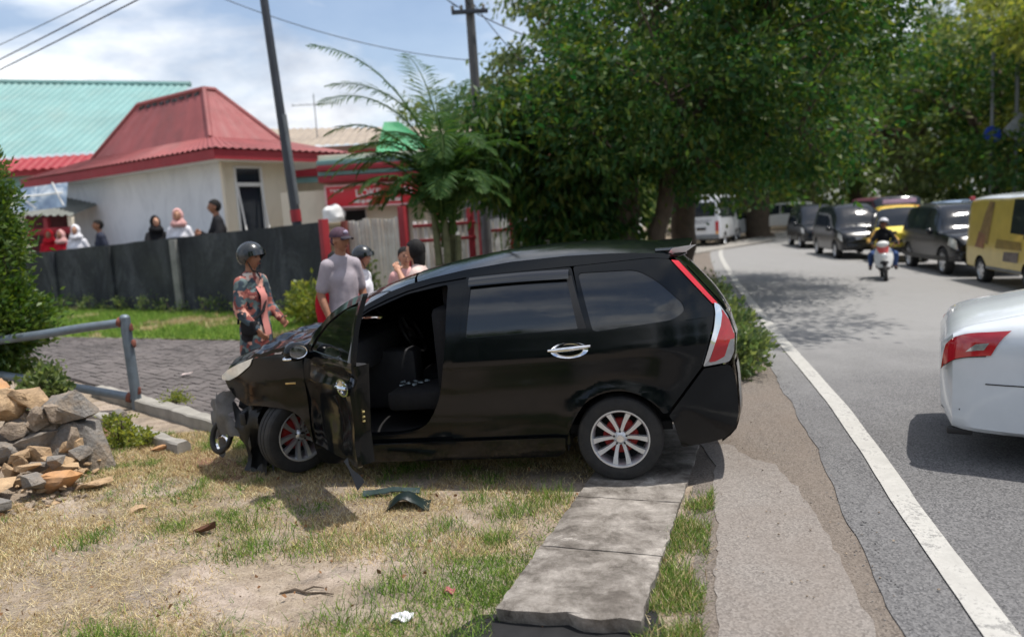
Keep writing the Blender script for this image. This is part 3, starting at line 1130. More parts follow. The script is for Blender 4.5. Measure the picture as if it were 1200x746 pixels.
# ---- the long teal roof behind, at the far left
hall = thing('hall', 'long hall with a pale teal ribbed metal roof at the far left', 'building', (-24, 38, 0), 0)
mb = MB()
rib_panel(mb, (-26, -3.6, 5.95), (7.6, -4.0, 5.85), (7.6, 4.5, 10.0), (-26, 4.5, 12.4), 90, .06)
mb.build('roof', MT['teal_roof'], hall, smooth=0)
mb = MB()
mb.tube([(-26, 4.5, 12.45), (7.6, 4.5, 10.05)], .16, 6)
mb.build('ridge_cap', MT['teal_roof'], hall)
mb = MB()
rib_panel(mb, (-26, -4.8, 5.25), (7.6, -5.1, 5.15), (7.6, -4.0, 5.75), (-26, -3.6, 5.85), 90, .05)
mb.box((-9, -4.9, 5.1), (34, .08, .3))
mb.build('red_eave', MT['red_trim'], hall, smooth=0)
mb = MB()
mb.box((-9, -4.4, 4.72), (34, .3, .5))
mb.build('pale_gutter', MT['teal_roof'], hall, smooth=0)
mb = MB()
mb.box((-9, -3.2, 2.8), (33, .2, 4.6))
mb.build('wall', MT['cream_wall'], hall, smooth=0)

# ---- open lean-to with a banner at the left end of the guard house
sh = thing('shelter', 'small open shelter with ribbed grey roof and red posts left of the white building', 'shelter', (-15.4, 27.6, 1.0), R(-8))
mb = MB()
rib_panel(mb, (-2.6, -1.6, 2.1), (1.2, -1.6, 1.9), (1.2, 1.2, 2.65), (-2.6, 1.2, 2.85), 14, .05)
mb.build('roof', M('grey_sheet', srgb(112, 116, 112), .7, var=.25, vs=3), sh, smooth=0)
for x in (-2.4, .2, 1.1):
    mb = MB()
    mb.cbox((x, -1.45, .45), (.16, .16, 2.9), .01)
    mb.build('post', MT['red_trim'] if x < 1 else MT['cream_wall'], sh)
mb = MB()
mb.cbox((-.7, -1.5, 1.45), (3.7, .1, .22), .01)
mb.build('beam', MT['red_trim'], sh)
mb = MB()
mb.add([(-2.6, 1.0, -.95), (1.2, 1.0, -.95), (1.2, 1.0, 2.6), (-2.6, 1.0, 2.6)], [(0, 1, 2, 3)])
mb.build('back_wall', M('dark_red_wall', srgb(88, 34, 40), .8, var=.3, vs=2), sh, smooth=0)
kb_ = Nodes('banner_print')
c_ = kb_.co()
col = kb_.ramp(kb_.noise(c_, 1.6, 5, .6, .5), [(.3, srgb(84, 104, 134)), (.5, srgb(142, 162, 184)), (.62, srgb(214, 222, 230)), (.75, srgb(96, 112, 140))])
kb_.base(col)
kb_.rough(.5)
bn = thing('banner', 'sagging blue and white printed banner above the red shelter', 'banner', (-15.4, 27.0, 1.0), R(-8))
mb = MB()
rows = []
for i in range(13):
    rows.append([(-2.1 + 3.3 * i / 12, -1.3 + .06 * math.sin(i * 1.1) + .05 * j, 2.2 + .80 * j / 5 - .06 * math.sin(i / 12 * PI)) for j in range(6)])
mb.grid(rows)
mb.build('sheet', kb_.m, bn)
mb = MB()
for a_, b_ in (((-2.1, -1.34, 2.55), (1.2, -1.34, 2.66)), ((-.6, -1.36, 2.9), (-.45, -1.36, 2.3)), ((.9, -1.36, 3.0), (1.2, -1.36, 2.25)), ((-.4, -1.36, 2.7), (.2, -1.36, 2.2))):
    mb.tube([a_, b_], .03, 5)
mb.build('white_rope', MT['white'], bn)

# ---- shop with the red signboard, tan roof, fence and gate at the right of the wall
rb = thing('tan_roof_house', 'low house with a faded tan roof behind the red roofed building', 'building', (-4.6, 31.5, 0), R(4))
mb = MB()
rib_panel(mb, (-9.5, -2.5, 5.1), (4.6, -2.5, 4.9), (3.6, 3, 6.05), (-8.5, 3, 6.5), 40, .04)
mb.build('roof', MT['tan_roof'], rb, smooth=0)
mb = MB()
mb.box((-2.2, .6, 2.6), (12.6, 5.4, 4.8))
mb.build('wall', MT['cream_wall'], rb, smooth=0)
mb = MB()
for z, m_ in ((4.62, 0), (4.05, 0)):
    mb.box((-2, -2.62, z), (13.4, .14, .30))
mb.build('red_eave', MT['red_trim'], rb, smooth=0)
mb = MB()
for z in (4.35, 3.80):
    mb.box((-2, -2.6, z), (13.2, .1, .24))
mb.build('pale_gutter', MT['teal_roof'], rb, smooth=0)
t = thing('tv_antenna', 'thin rooftop television antenna on the tan roof', 'antenna', (-7.2, 30.9, 5.6))
mb = MB()
mb.tube([(0, 0, -.3), (0, 0, 1.6)], .02, 5)
mb.tube([(-.9, 0, 1.2), (.9, .3, 1.25)], .015, 5)
mb.build('mast', MT['grey_metal'], t)
mb = MB()
for i in range(7):
    x = -.8 + i * .27
    mb.tube([(x, -.3 + .05 * i, 1.21), (x, .3 + .05 * i, 1.24)], .01, 4)
mb.build('rods', MT['grey_metal'], t)

shop = thing('shop', 'cream shop front with red columns under a long red signboard', 'building', (-5.1, 22.9, .0), R(2))
mb = MB()
mb.box((1.6, .3, 1.6), (6.2, .2, 3.0))
mb.build('wall', MT['cream_wall'], shop, smooth=0)
for x in (.1, 2.1, 4.6):
    mb = MB()
    mb.cbox((x, .12, 1.5), (.2, .2, 3.0), .01)
    mb.build('column', MT['red_trim'], shop)
mb = MB()
mb.cbox((.62, .18, 2.2), (.72, .08, .58), .01)
wf = mb.build('window', MT['white'], shop)
mb = MB()
mb.box((.62, .13, 2.2), (.66, .03, .52))
mb.build('pane', MT['dark'], wf, smooth=0)
for z, h_, y_, m_, nm in ((3.36, .17, -.55, 'red_trim', 'red_eave'), (3.52, .12, -.50, 'teal_roof', 'pale_gutter'), (3.66, .15, -.62, 'red_trim', 'red_eave'), (3.82, .14, -.57, 'teal_roof', 'pale_gutter'), (3.98, .14, -.3, 'cream_wall', 'parapet')):
    mb = MB()
    mb.cbox((2.75, y_ / 2 + .6, z), (5.9, abs(y_) + 1.4, h_), .015)
    mb.build(nm, MT[m_], shop)
sg = thing('signboard', 'long red shop signboard with pale border and white lettering', 'sign', (-4.55, 22.55, 2.86), R(2))
mb = MB()
mb.cbox((.95, 0, 0), (3.1, .08, .62), .012)
mb.build('board', M('sign_red', srgb(214, 46, 58), .45, var=.08, vs=3), sg)
mb = MB()
for z in (-.31, .31):
    mb.cbox((.95, -.03, z), (3.16, .06, .05), .008)
for x in (-.6, 2.5):
    mb.cbox((x, -.03, 0), (.05, .06, .6), .008)
mb.build('border', M('sign_border', srgb(236, 190, 190), .5), sg)
ms = M('sign_white', srgb(244, 232, 226), .5)
for txt, x, z, sz in (('LOKE', .62, .06, .30), ('T O K O', -.28, .17, .10), ('MENJUAL', .45, -.17, .13), ('GROSIR', 1.35, -.17, .13), ('SARI', 1.6, .06, .30)):
    o = obj('lettering', text_mesh(txt, sz, ms, .004, bold=.006), sg)
    o.location = (x, -.05, z)
    o.rotation_euler = (PI / 2, 0, 0)
# pale plastic bundle under the sign
t = thing('plastic_bundle', 'pale plastic sheet bundle hanging under the left end of the red signboard', 'bundle', (-4.9, 22.2, 2.0))
mb = MB()
mb.ell((0, 0, .28), (.33, .2, .36), 18, 12, fn=lambda q, d: q + d * .09 * noise.noise(q * 5))
mb.build('sheet', MT['white'], t)
mb = MB()
mb.cbox((.05, 0, -.16), (.6, .3, .2), .02)
mb.build('crate', MT['black'], t)

# gate of white sheet pickets
def fence_run(name, label, cat, p0, p1, n, z0, z1, w, mats, posts, rail=False):
    p0, p1 = Vector(p0), Vector(p1)
    d = (p1 - p0)
    t = thing(name, label, cat, (p0.x, p0.y, 0), math.atan2(d.y, d.x))
    Ln = d.length
    for i in range(n):
        x = Ln * (i + .5) / n
        mb = MB()
        h = z1 + RNG.uniform(-.03, .03)
        mb.cbox((x, RNG.uniform(-.01, .01), (z0 + h) / 2), (w, .03, h - z0), .005, TR(rot=(0, RNG.uniform(-.006, .006), 0)))
        mb.build('picket', mats[i % len(mats)], t)
    for x in posts:
        mb = MB()
        mb.cbox((x, .02, (z1 + .25) / 2), (.16, .14, z1 + .25), .012)
        mb.build('post', MT['red_trim'], t)
    if rail:
        for z in rail:
            mb = MB()
            mb.cbox((Ln / 2, -.035, z), (Ln, .05, .07), .006)
            mb.build('rail', MT['red_trim'], t)
    return t
fence_run('picket_gate', 'tall gate of rusty white sheet pickets beside the red end of the dark wall', 'gate', (-3.75, 18.3), (-2.35, 17.7), 14, .1, 2.12, .088, [MT['picket']], [1.5])
fence_run('picket_fence', 'white picket fence with red posts and rails behind the palm', 'fence', (-2.2, 18.2), (-.75, 18.6), 12, .1, 2.0, .085, [MT['white'], MT['picket']], [.55, 1.4], rail=(1.55, 1.9))
fence_run('white_panel_fence', 'white panel fence with thick red rails beside the dark utility pole', 'fence', (-.75, 20.6), (1.6, 21.4), 12, .1, 1.95, .16, [MT['white']], [.1, .95, 1.75], rail=(1.65,))
t = thing('gate_pillar', 'beige brick gate pillar with a brown edge behind the man in the cap', 'pillar', (-4.05, 18.2, 0))
mb = MB()
for i in range(14):
    mb.cbox((RNG.uniform(-.008, .008), 0, .08 + i * .15), (.36, .36, .145), .01)
mb.build('shaft', M('pillar_stone', srgb(168, 150, 122), .9, var=.3, vs=5), t)
mb = MB()
mb.cbox((.26, 0, 1.06), (.12, .3, 2.12), .012)
mb.build('edge_trim', M('brown_trim', srgb(112, 52, 44), .8, var=.3, vs=4), t)
aw = thing('kiosk', 'grey sided kiosk with a brown tiled roof half hidden by the trees', 'kiosk', (.4, 22.2, 0), R(8))
mb = MB()
mb.box((0, .6, 2.35), (3.0, 1.6, .95))
mb.build('wall', M('kiosk_grey', srgb(128, 128, 132), .8, var=.2, vs=2), aw, smooth=0)
mb = MB()
rib_panel(mb, (-1.8, -.8, 2.85), (1.9, -.8, 2.85), (1.3, 1.2, 3.9), (-1.2, 1.2, 3.9), 16, .05)
mb.build('roof', MT['brown_roof'], aw, smooth=0)
gr = thing('green_roof_house', 'house with a bright green gable roof glimpsed through the palm fronds', 'building', (-3.6, 25.2, 0), R(20))
mb = MB()
rib_panel(mb, (-.9, -1.0, 3.5), (2.6, -1.0, 3.5), (.6, 1.0, 5.35), (.1, 1.0, 5.35), 12, .03)
mb.build('roof', MT['green_roof'], gr, smooth=0)
mb = MB()
mb.box((.8, .6, 1.75), (3.0, 1.8, 3.5))
mb.build('wall', MT['cream_wall'], gr, smooth=0)

# green roadside fence seen under the trees
fx = [(2.6, 24.5), (4.3, 25.6)]
for k, (a, b, lab) in enumerate((((2.5, 24.8), (3.5, 25.2), 'short green panel fence with white posts left of the tree trunk'), ((4.6, 26.4), (6.4, 27.4), 'dark green panel fence right of the tree trunk under the canopy'))):
    a, b = Vector(a), Vector(b)
    t = thing('green_fence', lab, 'fence', (a.x, a.y, 0), math.atan2((b - a).y, (b - a).x), group='green fences under the trees')
    for i in range(5):
        mb = MB()
        w_ = (b - a).length / 5
        mb.cbox((w_ * (i + .5), 0, .05), (w_ * .97, .05, 1.3), .008)
        mb.build('panel', M('fence_green', srgb(20, 118, 72) if k == 0 else srgb(14, 70, 56), .6, var=.12), t)
    for x in (-.1, (b - a).length + .1):
        mb = MB()
        mb.cbox((x, 0, .85), (.16, .16, 1.7), .01)
        mb.build('post', MT['white'], t)

# ---- poles and wires
def pole(name, label, p0, p1, r0, r1, mat, bands=False, arms=False):
    t = thing(name, label, 'pole', p0)
    d = Vector(p1) - Vector(p0)
    mb = MB()
    mb.tube([d * k for k in (0, .25, .5, .75, 1)], [r0 + (r1 - r0) * k for k in (0, .25, .5, .75, 1)], 12)
    mb.build('shaft', mat, t)
    return t, d
t, d = pole('lamp_pole', 'leaning dark steel pole in front of the white building with a red base sleeve', (-4.78, 18.15, 0), (-5.24, 18.0, 9.8), .12, .085, MT['pole_dark'])
mb = MB()
q0, q1 = d * .02 * 9.8 / 9.8, d * .27
mb.tube([d * .222, d * .250], .128, 12)
mb.build('red_sleeve', MT['red_trim'], t)
mb = MB()
mb.tube([d * .262 + Vector((.06, 0, 0)), d * .47 + Vector((.06, -.02, 0))], .075, 10)
mb.build('cable_sleeve', MT['grey_metal'], t)
t, d = pole('utility_pole', 'slim dark concrete utility pole with cable brackets behind the palm', (-.52, 19.9, 0), (-.6, 20, 9.6), .14, .10, MT['pole_conc'])
mb = MB()
mb.cbox((-.06, -.12, 7.05), (.9, .08, .1), .01)
mb.cbox((-.06, -.12, 7.55), (.6, .08, .1), .01)
mb.build('crossarm', MT['pole_dark'], t)
for x in (-.42, -.2, .1, .34):
    mb = MB()
    mb.lathe([(.0, .12), (.03, .11), (.045, .07), (.03, .05), (.045, .02), (.03, 0), (0, 0)], 10, TR((-.06 + x, -.12, 7.1)))
    mb.build('insulator', MT['kerb'], t)
def wire(label, a, b, sag, r=.012):
    a, b = Vector(a), Vector(b)
    pts = []
    for i in range(25):
        k = i / 24
        p = a.lerp(b, k)
        p.z -= sag * 4 * k * (1 - k)
        pts.append(p)
    mb = MB()
    mb.tube(pts, r, 5)
    return tag(mb.build('overhead_wire', MT['wire']), label, 'wire', 'overhead wires')
wire('lowest of the three black wires crossing the top left corner', (-13.2, 20.0, 6.10), (-3.64, 13.0, 6.66), .02, .014)
wire('middle wire of the three crossing the top left corner', (-13.2, 20.1, 6.38), (-4.25, 13.0, 6.58), .02, .014)
wire('topmost thin wire of the three crossing the top left corner', (-13.1, 20.2, 6.82), (-4.87, 13.0, 6.45), .02, .009)
wire('thin wire sagging from the lamp pole towards the utility pole', (-6.4, 18.2, 7.4), (-.62, 19.85, 5.9), .25, .010)
wire('slack wire from the top of the utility pole to the upper left', (-.72, 19.85, 7.1), (-4.2, 17.0, 9.6), .2, .012)
wire('upper slack wire from the utility pole crossarm to the upper left', (-.9, 19.85, 7.2), (-3.6, 17.0, 9.7), .25, .012)
wire('wire from the utility pole running right into the tree crown', (-.4, 19.85, 7.0), (6.0, 24.0, 6.4), .5, .014)
wire('steep stay wire from the utility pole down to the right', (-.5, 19.9, 7.3), (1.6, 19.0, 4.6), .15, .012)
wire('cable bundle from the utility pole up to the left edge of the crown', (-.6, 19.85, 7.25), (-1.9, 12.0, 8.2), .12, .02)
wire('faint drop wire from the tan roof to the lamp pole', (-4.4, 30, 5.6), (1.0, 24.0, 6.9), .3, .010)
# ------------------------------------------------------------------ vegetation
def leaves_mesh(name, P, size, mat, droop=0.35, aspect=0.42, dirs=None, rng=NP, fold=0.18):
    """one bent rhombus per leaf; P is N x 3, size N"""
    n = len(P)
    d = rng.normal(size=(n, 3)) if dirs is None else dirs + rng.normal(size=(n, 3)) * 0.55
    d[:, 2] -= droop
    d /= np.linalg.norm(d, axis=1)[:, None] + 1e-9
    r = rng.normal(size=(n, 3))
    r[:, 2] *= .5
    s = np.cross(d, r)
    s /= np.linalg.norm(s, axis=1)[:, None] + 1e-9
    u = np.cross(s, d)
    sz = size[:, None]
    v = np.empty((n, 4, 3))
    v[:, 0] = P
    v[:, 1] = P + d * sz * .45 + s * sz * aspect * .5 + u * sz * fold * .5
    v[:, 2] = P + d * sz
    v[:, 3] = P + d * sz * .45 - s * sz * aspect * .5 + u * sz * fold * .5
    return quads_mesh(name, v, mat)

def quads_mesh(name, v, mat):
    n = len(v)
    me = bpy.data.meshes.new(name)
    me.vertices.add(n * 4)
    me.vertices.foreach_set('co', np.ascontiguousarray(v, dtype=np.float32).ravel())
    me.loops.add(n * 4)
    me.loops.foreach_set('vertex_index', np.arange(n * 4, dtype=np.int32))
    me.polygons.add(n)
    me.polygons.foreach_set('loop_start', np.arange(0, n * 4, 4, dtype=np.int32))
    me.materials.append(mat)
    me.update(calc_edges=True)
    return me

def clumps(lobes, per_m3=None, n_clumps=60, leaves=80, sig=.3, shell=.55, rng=NP, flat=.6):
    """leaf points gathered in clumps spread through ellipsoid lobes [(centre, radii, weight)]"""
    C, D = [], []
    for c, r, w in lobes:
        k = int(n_clumps * w)
        d = rng.normal(size=(k, 3))
        d /= np.linalg.norm(d, axis=1)[:, None]
        rad = shell + (1 - shell) * rng.random(k) ** .6
        rad *= 1 + rng.normal(size=k) * .07
        C.append(np.array(c) + d * rad[:, None] * np.array(r))
        D.append(d)
    C = np.concatenate(C)
    D = np.concatenate(D)
    cnt = np.maximum(8, (leaves * rng.uniform(.45, 1.5, len(C)))).astype(int)
    idx = np.repeat(np.arange(len(C)), cnt)
    sg = sig * rng.uniform(.6, 1.4, len(C))[idx][:, None]
    P = C[idx] + rng.normal(size=(len(idx), 3)) * sg * np.array([1, 1, flat])
    return C, P, D[idx]

def limb(mb, a, b, r0, r1, seed, sag=0.0, n=7, wob=.06):
    r = random.Random(seed)
    a, b = Vector(a), Vector(b)
    L_ = (b - a).length
    pts, rr = [], []
    for i in range(n + 1):
        t = i / n
        p = a.lerp(b, t)
        if 0 < i < n:
            p += Vector((r.uniform(-1, 1), r.uniform(-1, 1), r.uniform(-1, 1))) * L_ * wob
        p.z += sag * math.sin(t * PI)
        pts.append(p)
        rr.append(r0 + (r1 - r0) * t)
    mb.tube(pts, rr, 8)
    return pts

def tree(name, label, base, trunks, lobes, mat, leaf=.14, n_clumps=60, leaves=90, sig=.35, seed=1, bark='bark', droop=.35, group=None, twigs=40, aspect=.42, shell=.5):
    """base = foot; trunks = [(foot offset, fork point, r0, r1)]; lobes relative to the foot"""
    rng = np.random.default_rng(seed)
    r = random.Random(seed)
    t = thing(name, label, 'tree', base, 0, group)
    C, P, D = clumps(lobes, n_clumps=n_clumps, leaves=leaves, sig=sig, rng=rng, shell=shell)
    me = leaves_mesh('crown', P, leaf * rng.uniform(.6, 1.35, len(P)), MT[mat], droop=droop, dirs=D * .5, rng=rng, aspect=aspect)
    obj('crown', me, t)
    mb = MB()
    forks = []
    for i, (f0, f1, a, b) in enumerate(trunks):
        pts = limb(mb, f0, f1, a, b, seed * 31 + i, n=9, wob=.025)
        f0_ = Vector(f0)
        forks.append((Vector(f1), b))
        mb.tube([f0_ + Vector((0, 0, -.15)), f0_ + Vector((0, 0, .12)), f0_ + Vector((0, 0, .5))], [a * 1.6, a * 1.25, a * .98], 9)
    mb.build('trunk', MT[bark], t, smooth=60)
    mb = MB()
    ends = []
    for i, (c, q, w) in enumerate(lobes):
        fk, b = min(forks, key=lambda z: (z[0] - Vector(c)).length)
        pts = limb(mb, fk, Vector(c) + Vector((0, 0, -.1)), b * .75, max(.025, b * .25), seed * 77 + i, sag=.2, n=8)
        ends += pts[4:]
    for i in range(twigs):
        c = Vector(C[r.randrange(len(C))])
        e = min(ends, key=lambda z: (z - c).length)
        limb(mb, e, c, .03, .010, seed * 99 + i, n=4)
    mb.build('branches', MT[bark], t, smooth=60)
    return t

# big dark tree beside the road, its low branches hanging over the verge
tree('roadside_tree', 'large dark spreading tree behind the black minivan with low hanging branches', (2.6, 17.0, 0),
     [((0, 0, 0), (.1, .2, 3.3), .34, .24), ((-.5, .3, 0), (-.9, .3, 3.6), .2, .14), ((.45, -.1, 0), (1.1, -.2, 3.4), .22, .15)],
     [((.9, 0, 6.3), (2.8, 2.8, 2.0), 1.4), ((-1.2, -.6, 4.4), (1.3, 1.7, 1.3), .8), ((2.7, -.6, 5.2), (2.2, 2.2, 1.7), 1.2), ((.6, -2.0, 4.3), (2.3, 1.5, 1.4), 1.1), ((3.3, -1.5, 3.4), (1.5, 1.4, 1.2), .7), ((-.7, -1.6, 3.5), (1.3, 1.2, 1.1), .7), ((1.6, -1.0, 3.0), (1.7, 1.1, .8), .6), ((1.4, 1.5, 7.6), (2.2, 2.2, 1.3), .6), ((.3, .6, 3.4), (2.7, 1.0, 1.1), .8)],
     'leaf_dark', .17, 44, 88, .31, seed=3, twigs=90)
tree('overhanging_tree', 'dark tree reaching over the road above the white line, nearest the lane', (4.6, 21.0, 0),
     [((0, 0, 0), (.4, -.8, 4.2), .36, .26)],
     [((1.6, -3.5, 6.6), (2.6, 2.6, 1.6), 1.2), ((.6, -5.6, 7.0), (2.2, 2.2, 1.3), .9), ((3.2, -2.0, 5.5), (2.2, 2.2, 1.6), 1.0), ((2.4, -1.5, 3.9), (2.0, 1.6, 1.3), .8), ((0, 0, 7.4), (3.0, 2.6, 1.8), 1.0), ((3.6, -3.6, 6.8), (1.4, 2.0, 1.1), .5), ((1.2, -.8, 3.0), (1.8, 1.2, .9), .5), ((2.6, .4, 6.3), (2.6, 2.2, 1.9), .9), ((2.1, -8.2, 7.7), (1.7, 1.3, .7), .45), ((1.2, -9.6, 7.9), (1.3, 1.0, .6), .3)],
     'leaf_dark', .19, 42, 80, .36, seed=5, twigs=70)
tree('mango_tree', 'low dense tree with long drooping leaves left of the main trunks', (.7, 17.6, 0),
     [((0, 0, 0), (-.1, .1, 1.7), .16, .12), ((.35, .1, 0), (.6, 0, 2.0), .12, .09), ((-.3, 0, 0), (-.5, .1, 1.8), .10, .08)],
     [((-.1, 0, 3.2), (1.4, 1.3, 1.2), 1.1), ((.8, -.2, 2.4), (1.2, 1.0, .9), .9), ((-.6, -.3, 4.0), (1.1, 1.1, .8), .7), ((.7, -.2, 4.2), (1.3, 1.1, .9), .7), ((1.3, -.4, 1.4), (.8, .7, .7), .6), ((.4, -.3, 1.5), (.6, .6, .7), .4), ((-.9, -.2, 3.0), (.7, .8, .7), .4)],
     'leaf_dark', .24, 60, 60, .26, seed=8, droop=1.1, aspect=.28, twigs=50)
tree('slender_tree', 'tall thin leaved tree showing sky through its crown beside the utility pole', (1.5, 21.5, 0),
     [((0, 0, 0), (.0, .1, 5.2), .15, .09), ((.3, 0, 0), (1.0, 0, 5.6), .13, .08)],
     [((-.2, 0, 6.4), (1.3, 1.2, 1.2), .5), ((.8, 0, 7.4), (1.5, 1.3, 1.2), .6), ((-1.0, 0, 5.6), (.8, .8, .8), .3), ((1.6, 0, 6.2), (1.3, 1.2, 1.2), .5), ((-.4, 0, 8.0), (1.0, 1.0, .7), .3), ((2.6, 0, 8.2), (1.8, 1.5, 1.2), .6)],
     'leaf_mid', .20, 40, 45, .24, seed=12, droop=.6, twigs=50)
# trees along the far bend and beyond the queue of cars
FAR = [
    ('stout old tree with a thick brown trunk at the left edge of the far bend', (14.6, 44.5), .75, 6.5, 13.5, 'leaf_dark', 21),
    ('second bend tree, dark, with its trunk left of the white parked car', (17.6, 56), .6, 7, 14, 'leaf_mid', 22),
    ('dull green tree above the white parked car at the bend', (23.5, 60), .5, 7, 13, 'leaf_mid', 23),
    ('light green tree lit by the sun beyond the black minibus', (24, 47), .45, 6.5, 12, 'leaf_mid', 24),
    ('dark leafy tree behind the maroon truck', (25.5, 40), .5, 6, 12.5, 'leaf_dark', 25),
    ('pale yellow green tree crown high at the right edge', (31, 42), .4, 7, 18.5, 'leaf_light', 26),
    ('tall tree behind the diamond shaped road sign', (34.5, 47), .45, 7.5, 19, 'leaf_mid', 27),
    ('tree with bright new leaves to the right of the far queue', (26.5, 34.5), .4, 5.2, 13.5, 'leaf_light', 28),
    ('dark background tree closing the view above the far bend', (12, 64), .6, 9, 17, 'leaf_dark', 29),
    ('dark background tree beyond the middle of the far bend', (30, 66), .6, 9, 18, 'leaf_dark', 30),
    ('dark background tree rising behind the queue of cars', (42, 60), .6, 9, 18, 'leaf_dark', 31),
    ('broad background tree left of the far bend behind the white minibus', (6.5, 46), .5, 6.5, 12, 'leaf_dark', 32),
    ('bushy tree at the right edge of the view behind the yellow van', (29.0, 32.5), .4, 5.4, 15, 'leaf_mid', 33),
    ('distant green tree left of the white minibus', (1.8, 40), .45, 6, 9.5, 'leaf_mid', 34),
]
for lab, (x, y), tr_, rad, h, mt, sd in FAR:
    r = random.Random(sd)
    lobes = [((0, 0, h * .66), (rad * .75, rad * .75, h * .24), 1.0)]
    for i in range(9):
        a = 2 * PI * i / 9 + r.uniform(-.3, .3)
        zz = h * r.uniform(.20, .86)
        q = rad * r.uniform(.45, .78)
        s_ = rad * r.uniform(.30, .5)
        lobes.append(((math.cos(a) * q, math.sin(a) * q, zz), (s_, s_, s_ * .7), .55))
    tree('roadside_tree', lab, (x, y, -.3), [((0, 0, 0), (r.uniform(-.4, .4), r.uniform(-.4, .4), h * .36), tr_, tr_ * .65)], lobes, mt, .34, 36, 62, .55, seed=sd, twigs=30, group='trees along the far bend')
mb = MB()
C, P, D = clumps([((x, 70 + 5 * math.sin(x * .3) - .25 * max(0, x - 20), 2.2 + 4.5 * (i % 3)), (7, 4, 3.8), 1.0) for i, x in enumerate(range(-6, 84, 4))], n_clumps=60, leaves=60, sig=.9)
o = obj('distant_wood', leaves_mesh('distant_wood', P, .7 * NP.uniform(.6, 1.3, len(P)), MT['leaf_mid']))
kind(o, 'stuff')
# trees on the near side of the street, behind the photographer
first = None
for i, (x, y, lab) in enumerate(((-9, -17, 'street tree behind the photographer, to the left'), (1, -19, 'street tree behind the photographer, in the middle'), (11, -21, 'street tree behind the photographer, to the right'), (-20, -18, 'street tree behind the photographer, far left'), (22, -24, 'street tree behind the photographer, far right'))):
    if first is None:
        first = tree('street_tree', lab, (x, y, 0), [((0, 0, 0), (0, 0, 2.2), .3, .2)], [((0, 0, 3.6), (5.2, 3.2, 2.4), 1.6), ((-2.5, 0, 2.2), (2.8, 2.4, 1.9), 1), ((2.6, 0, 2.3), (2.8, 2.4, 1.9), 1)], 'leaf_dark', .40, 60, 50, .6, seed=77, twigs=20, group='street trees behind the photographer')
    else:
        dup(first, loc=(x, y, 0), rz=i * 1.3, label=lab)
# low dark hedge under the near trees
o = None
t = thing('hedge', 'long low dark hedge under the roadside trees behind the black minivan', 'hedge', (1.5, 26, 0), R(20))
C, P, D = clumps([((x, 0, .8), (1.0, .7, .9), 1.0) for x in np.arange(-1, 2.6, 1.1)], n_clumps=45, leaves=45, sig=.2)
obj('foliage', leaves_mesh('foliage', P, .17 * NP.uniform(.6, 1.3, len(P)), MT['leaf_dark']), t)

# ---- clipped bush at the left edge
t = thing('clipped_bush', 'dense glossy green bush at the left edge of the picture by the pipe barrier', 'bush', (-6.5, 9.3, 0))
C, P, D = clumps([((0, 0, 1.45), (.60, .60, 1.25), 1.3), ((-.02, .1, 2.35), (.50, .50, .80), .8), ((.16, 0, 1.0), (.58, .5, .65), .7), ((-.3, 0, .9), (.6, .6, .7), .6)], n_clumps=110, leaves=95, sig=.10, shell=.75)
obj('foliage', leaves_mesh('foliage', P, .085 * NP.uniform(.6, 1.3, len(P)), MT['leaf_bush'], droop=-.25, dirs=D, aspect=.4), t)
mb = MB()
for i in range(7):
    a = i * .9
    limb(mb, (math.cos(a) * .08, math.sin(a) * .08, 0), (math.cos(a) * .45, math.sin(a) * .45, 1.9), .03, .012, 300 + i)
mb.build('stems', MT['bark'], t)

# ---- the palm: arching fronds with leaflets, each frond a part
pm = thing('palm', 'clump forming palm with long drooping fronds in front of the fence', 'palm', (-1.12, 14.2, 0))
mb = MB()
for i, (dx, dy, h) in enumerate(((0, 0, 2.0), (.22, .1, 1.7), (-.2, .05, 2.3), (.1, .25, 1.9))):
    mb.tube([(dx * .5, dy, -.05), (dx * .8, dy, h * .5), (dx, dy, h)], [.085, .07, .055], 9)
    for k in range(6):
        z = .2 + k * h / 7
        mb.tube([(dx * (.5 + .5 * z / h), dy, z), (dx * (.5 + .5 * z / h), dy, z + .015)], .09, 9)
mb.build('stem', M('palm_stem', srgb(96, 98, 70), .85, var=.3, vs=6), pm)
r = random.Random(17)
FR = []
# azimuth (deg, 0 = +X), start elevation, length, start z, curl
for k in range(44):
    az = r.uniform(0, 360)
    FR.append((az, r.uniform(60, 88), r.uniform(1.6, 2.6), r.uniform(1.7, 2.8), r.uniform(95, 150)))
for k in range(9):
    FR.append((r.uniform(0, 360), r.uniform(55, 85), r.uniform(1.2, 1.8), r.uniform(1.5, 2.6), r.uniform(130, 175)))
FR += [(178, 84, 3.9, 2.4, 80), (165, 76, 3.5, 2.5, 100), (185, 82, 3.4, 2.4, 95), (60, 86, 3.4, 2.6, 60), (120, 85, 3.2, 2.6, 60), (20, 80, 2.5, 2.4, 90), (188, 52, 2.3, 2.0, 95), (175, 30, 2.0, 2.2, 60), (0, 78, 2.2, 2.3, 120), (270, 72, 2.6, 2.4, 100), (95, 82, 2.9, 2.4, 70), (200, 60, 2.7, 2.3, 115), (340, 64, 2.4, 2.1, 120), (150, 62, 2.6, 2.4, 90)]
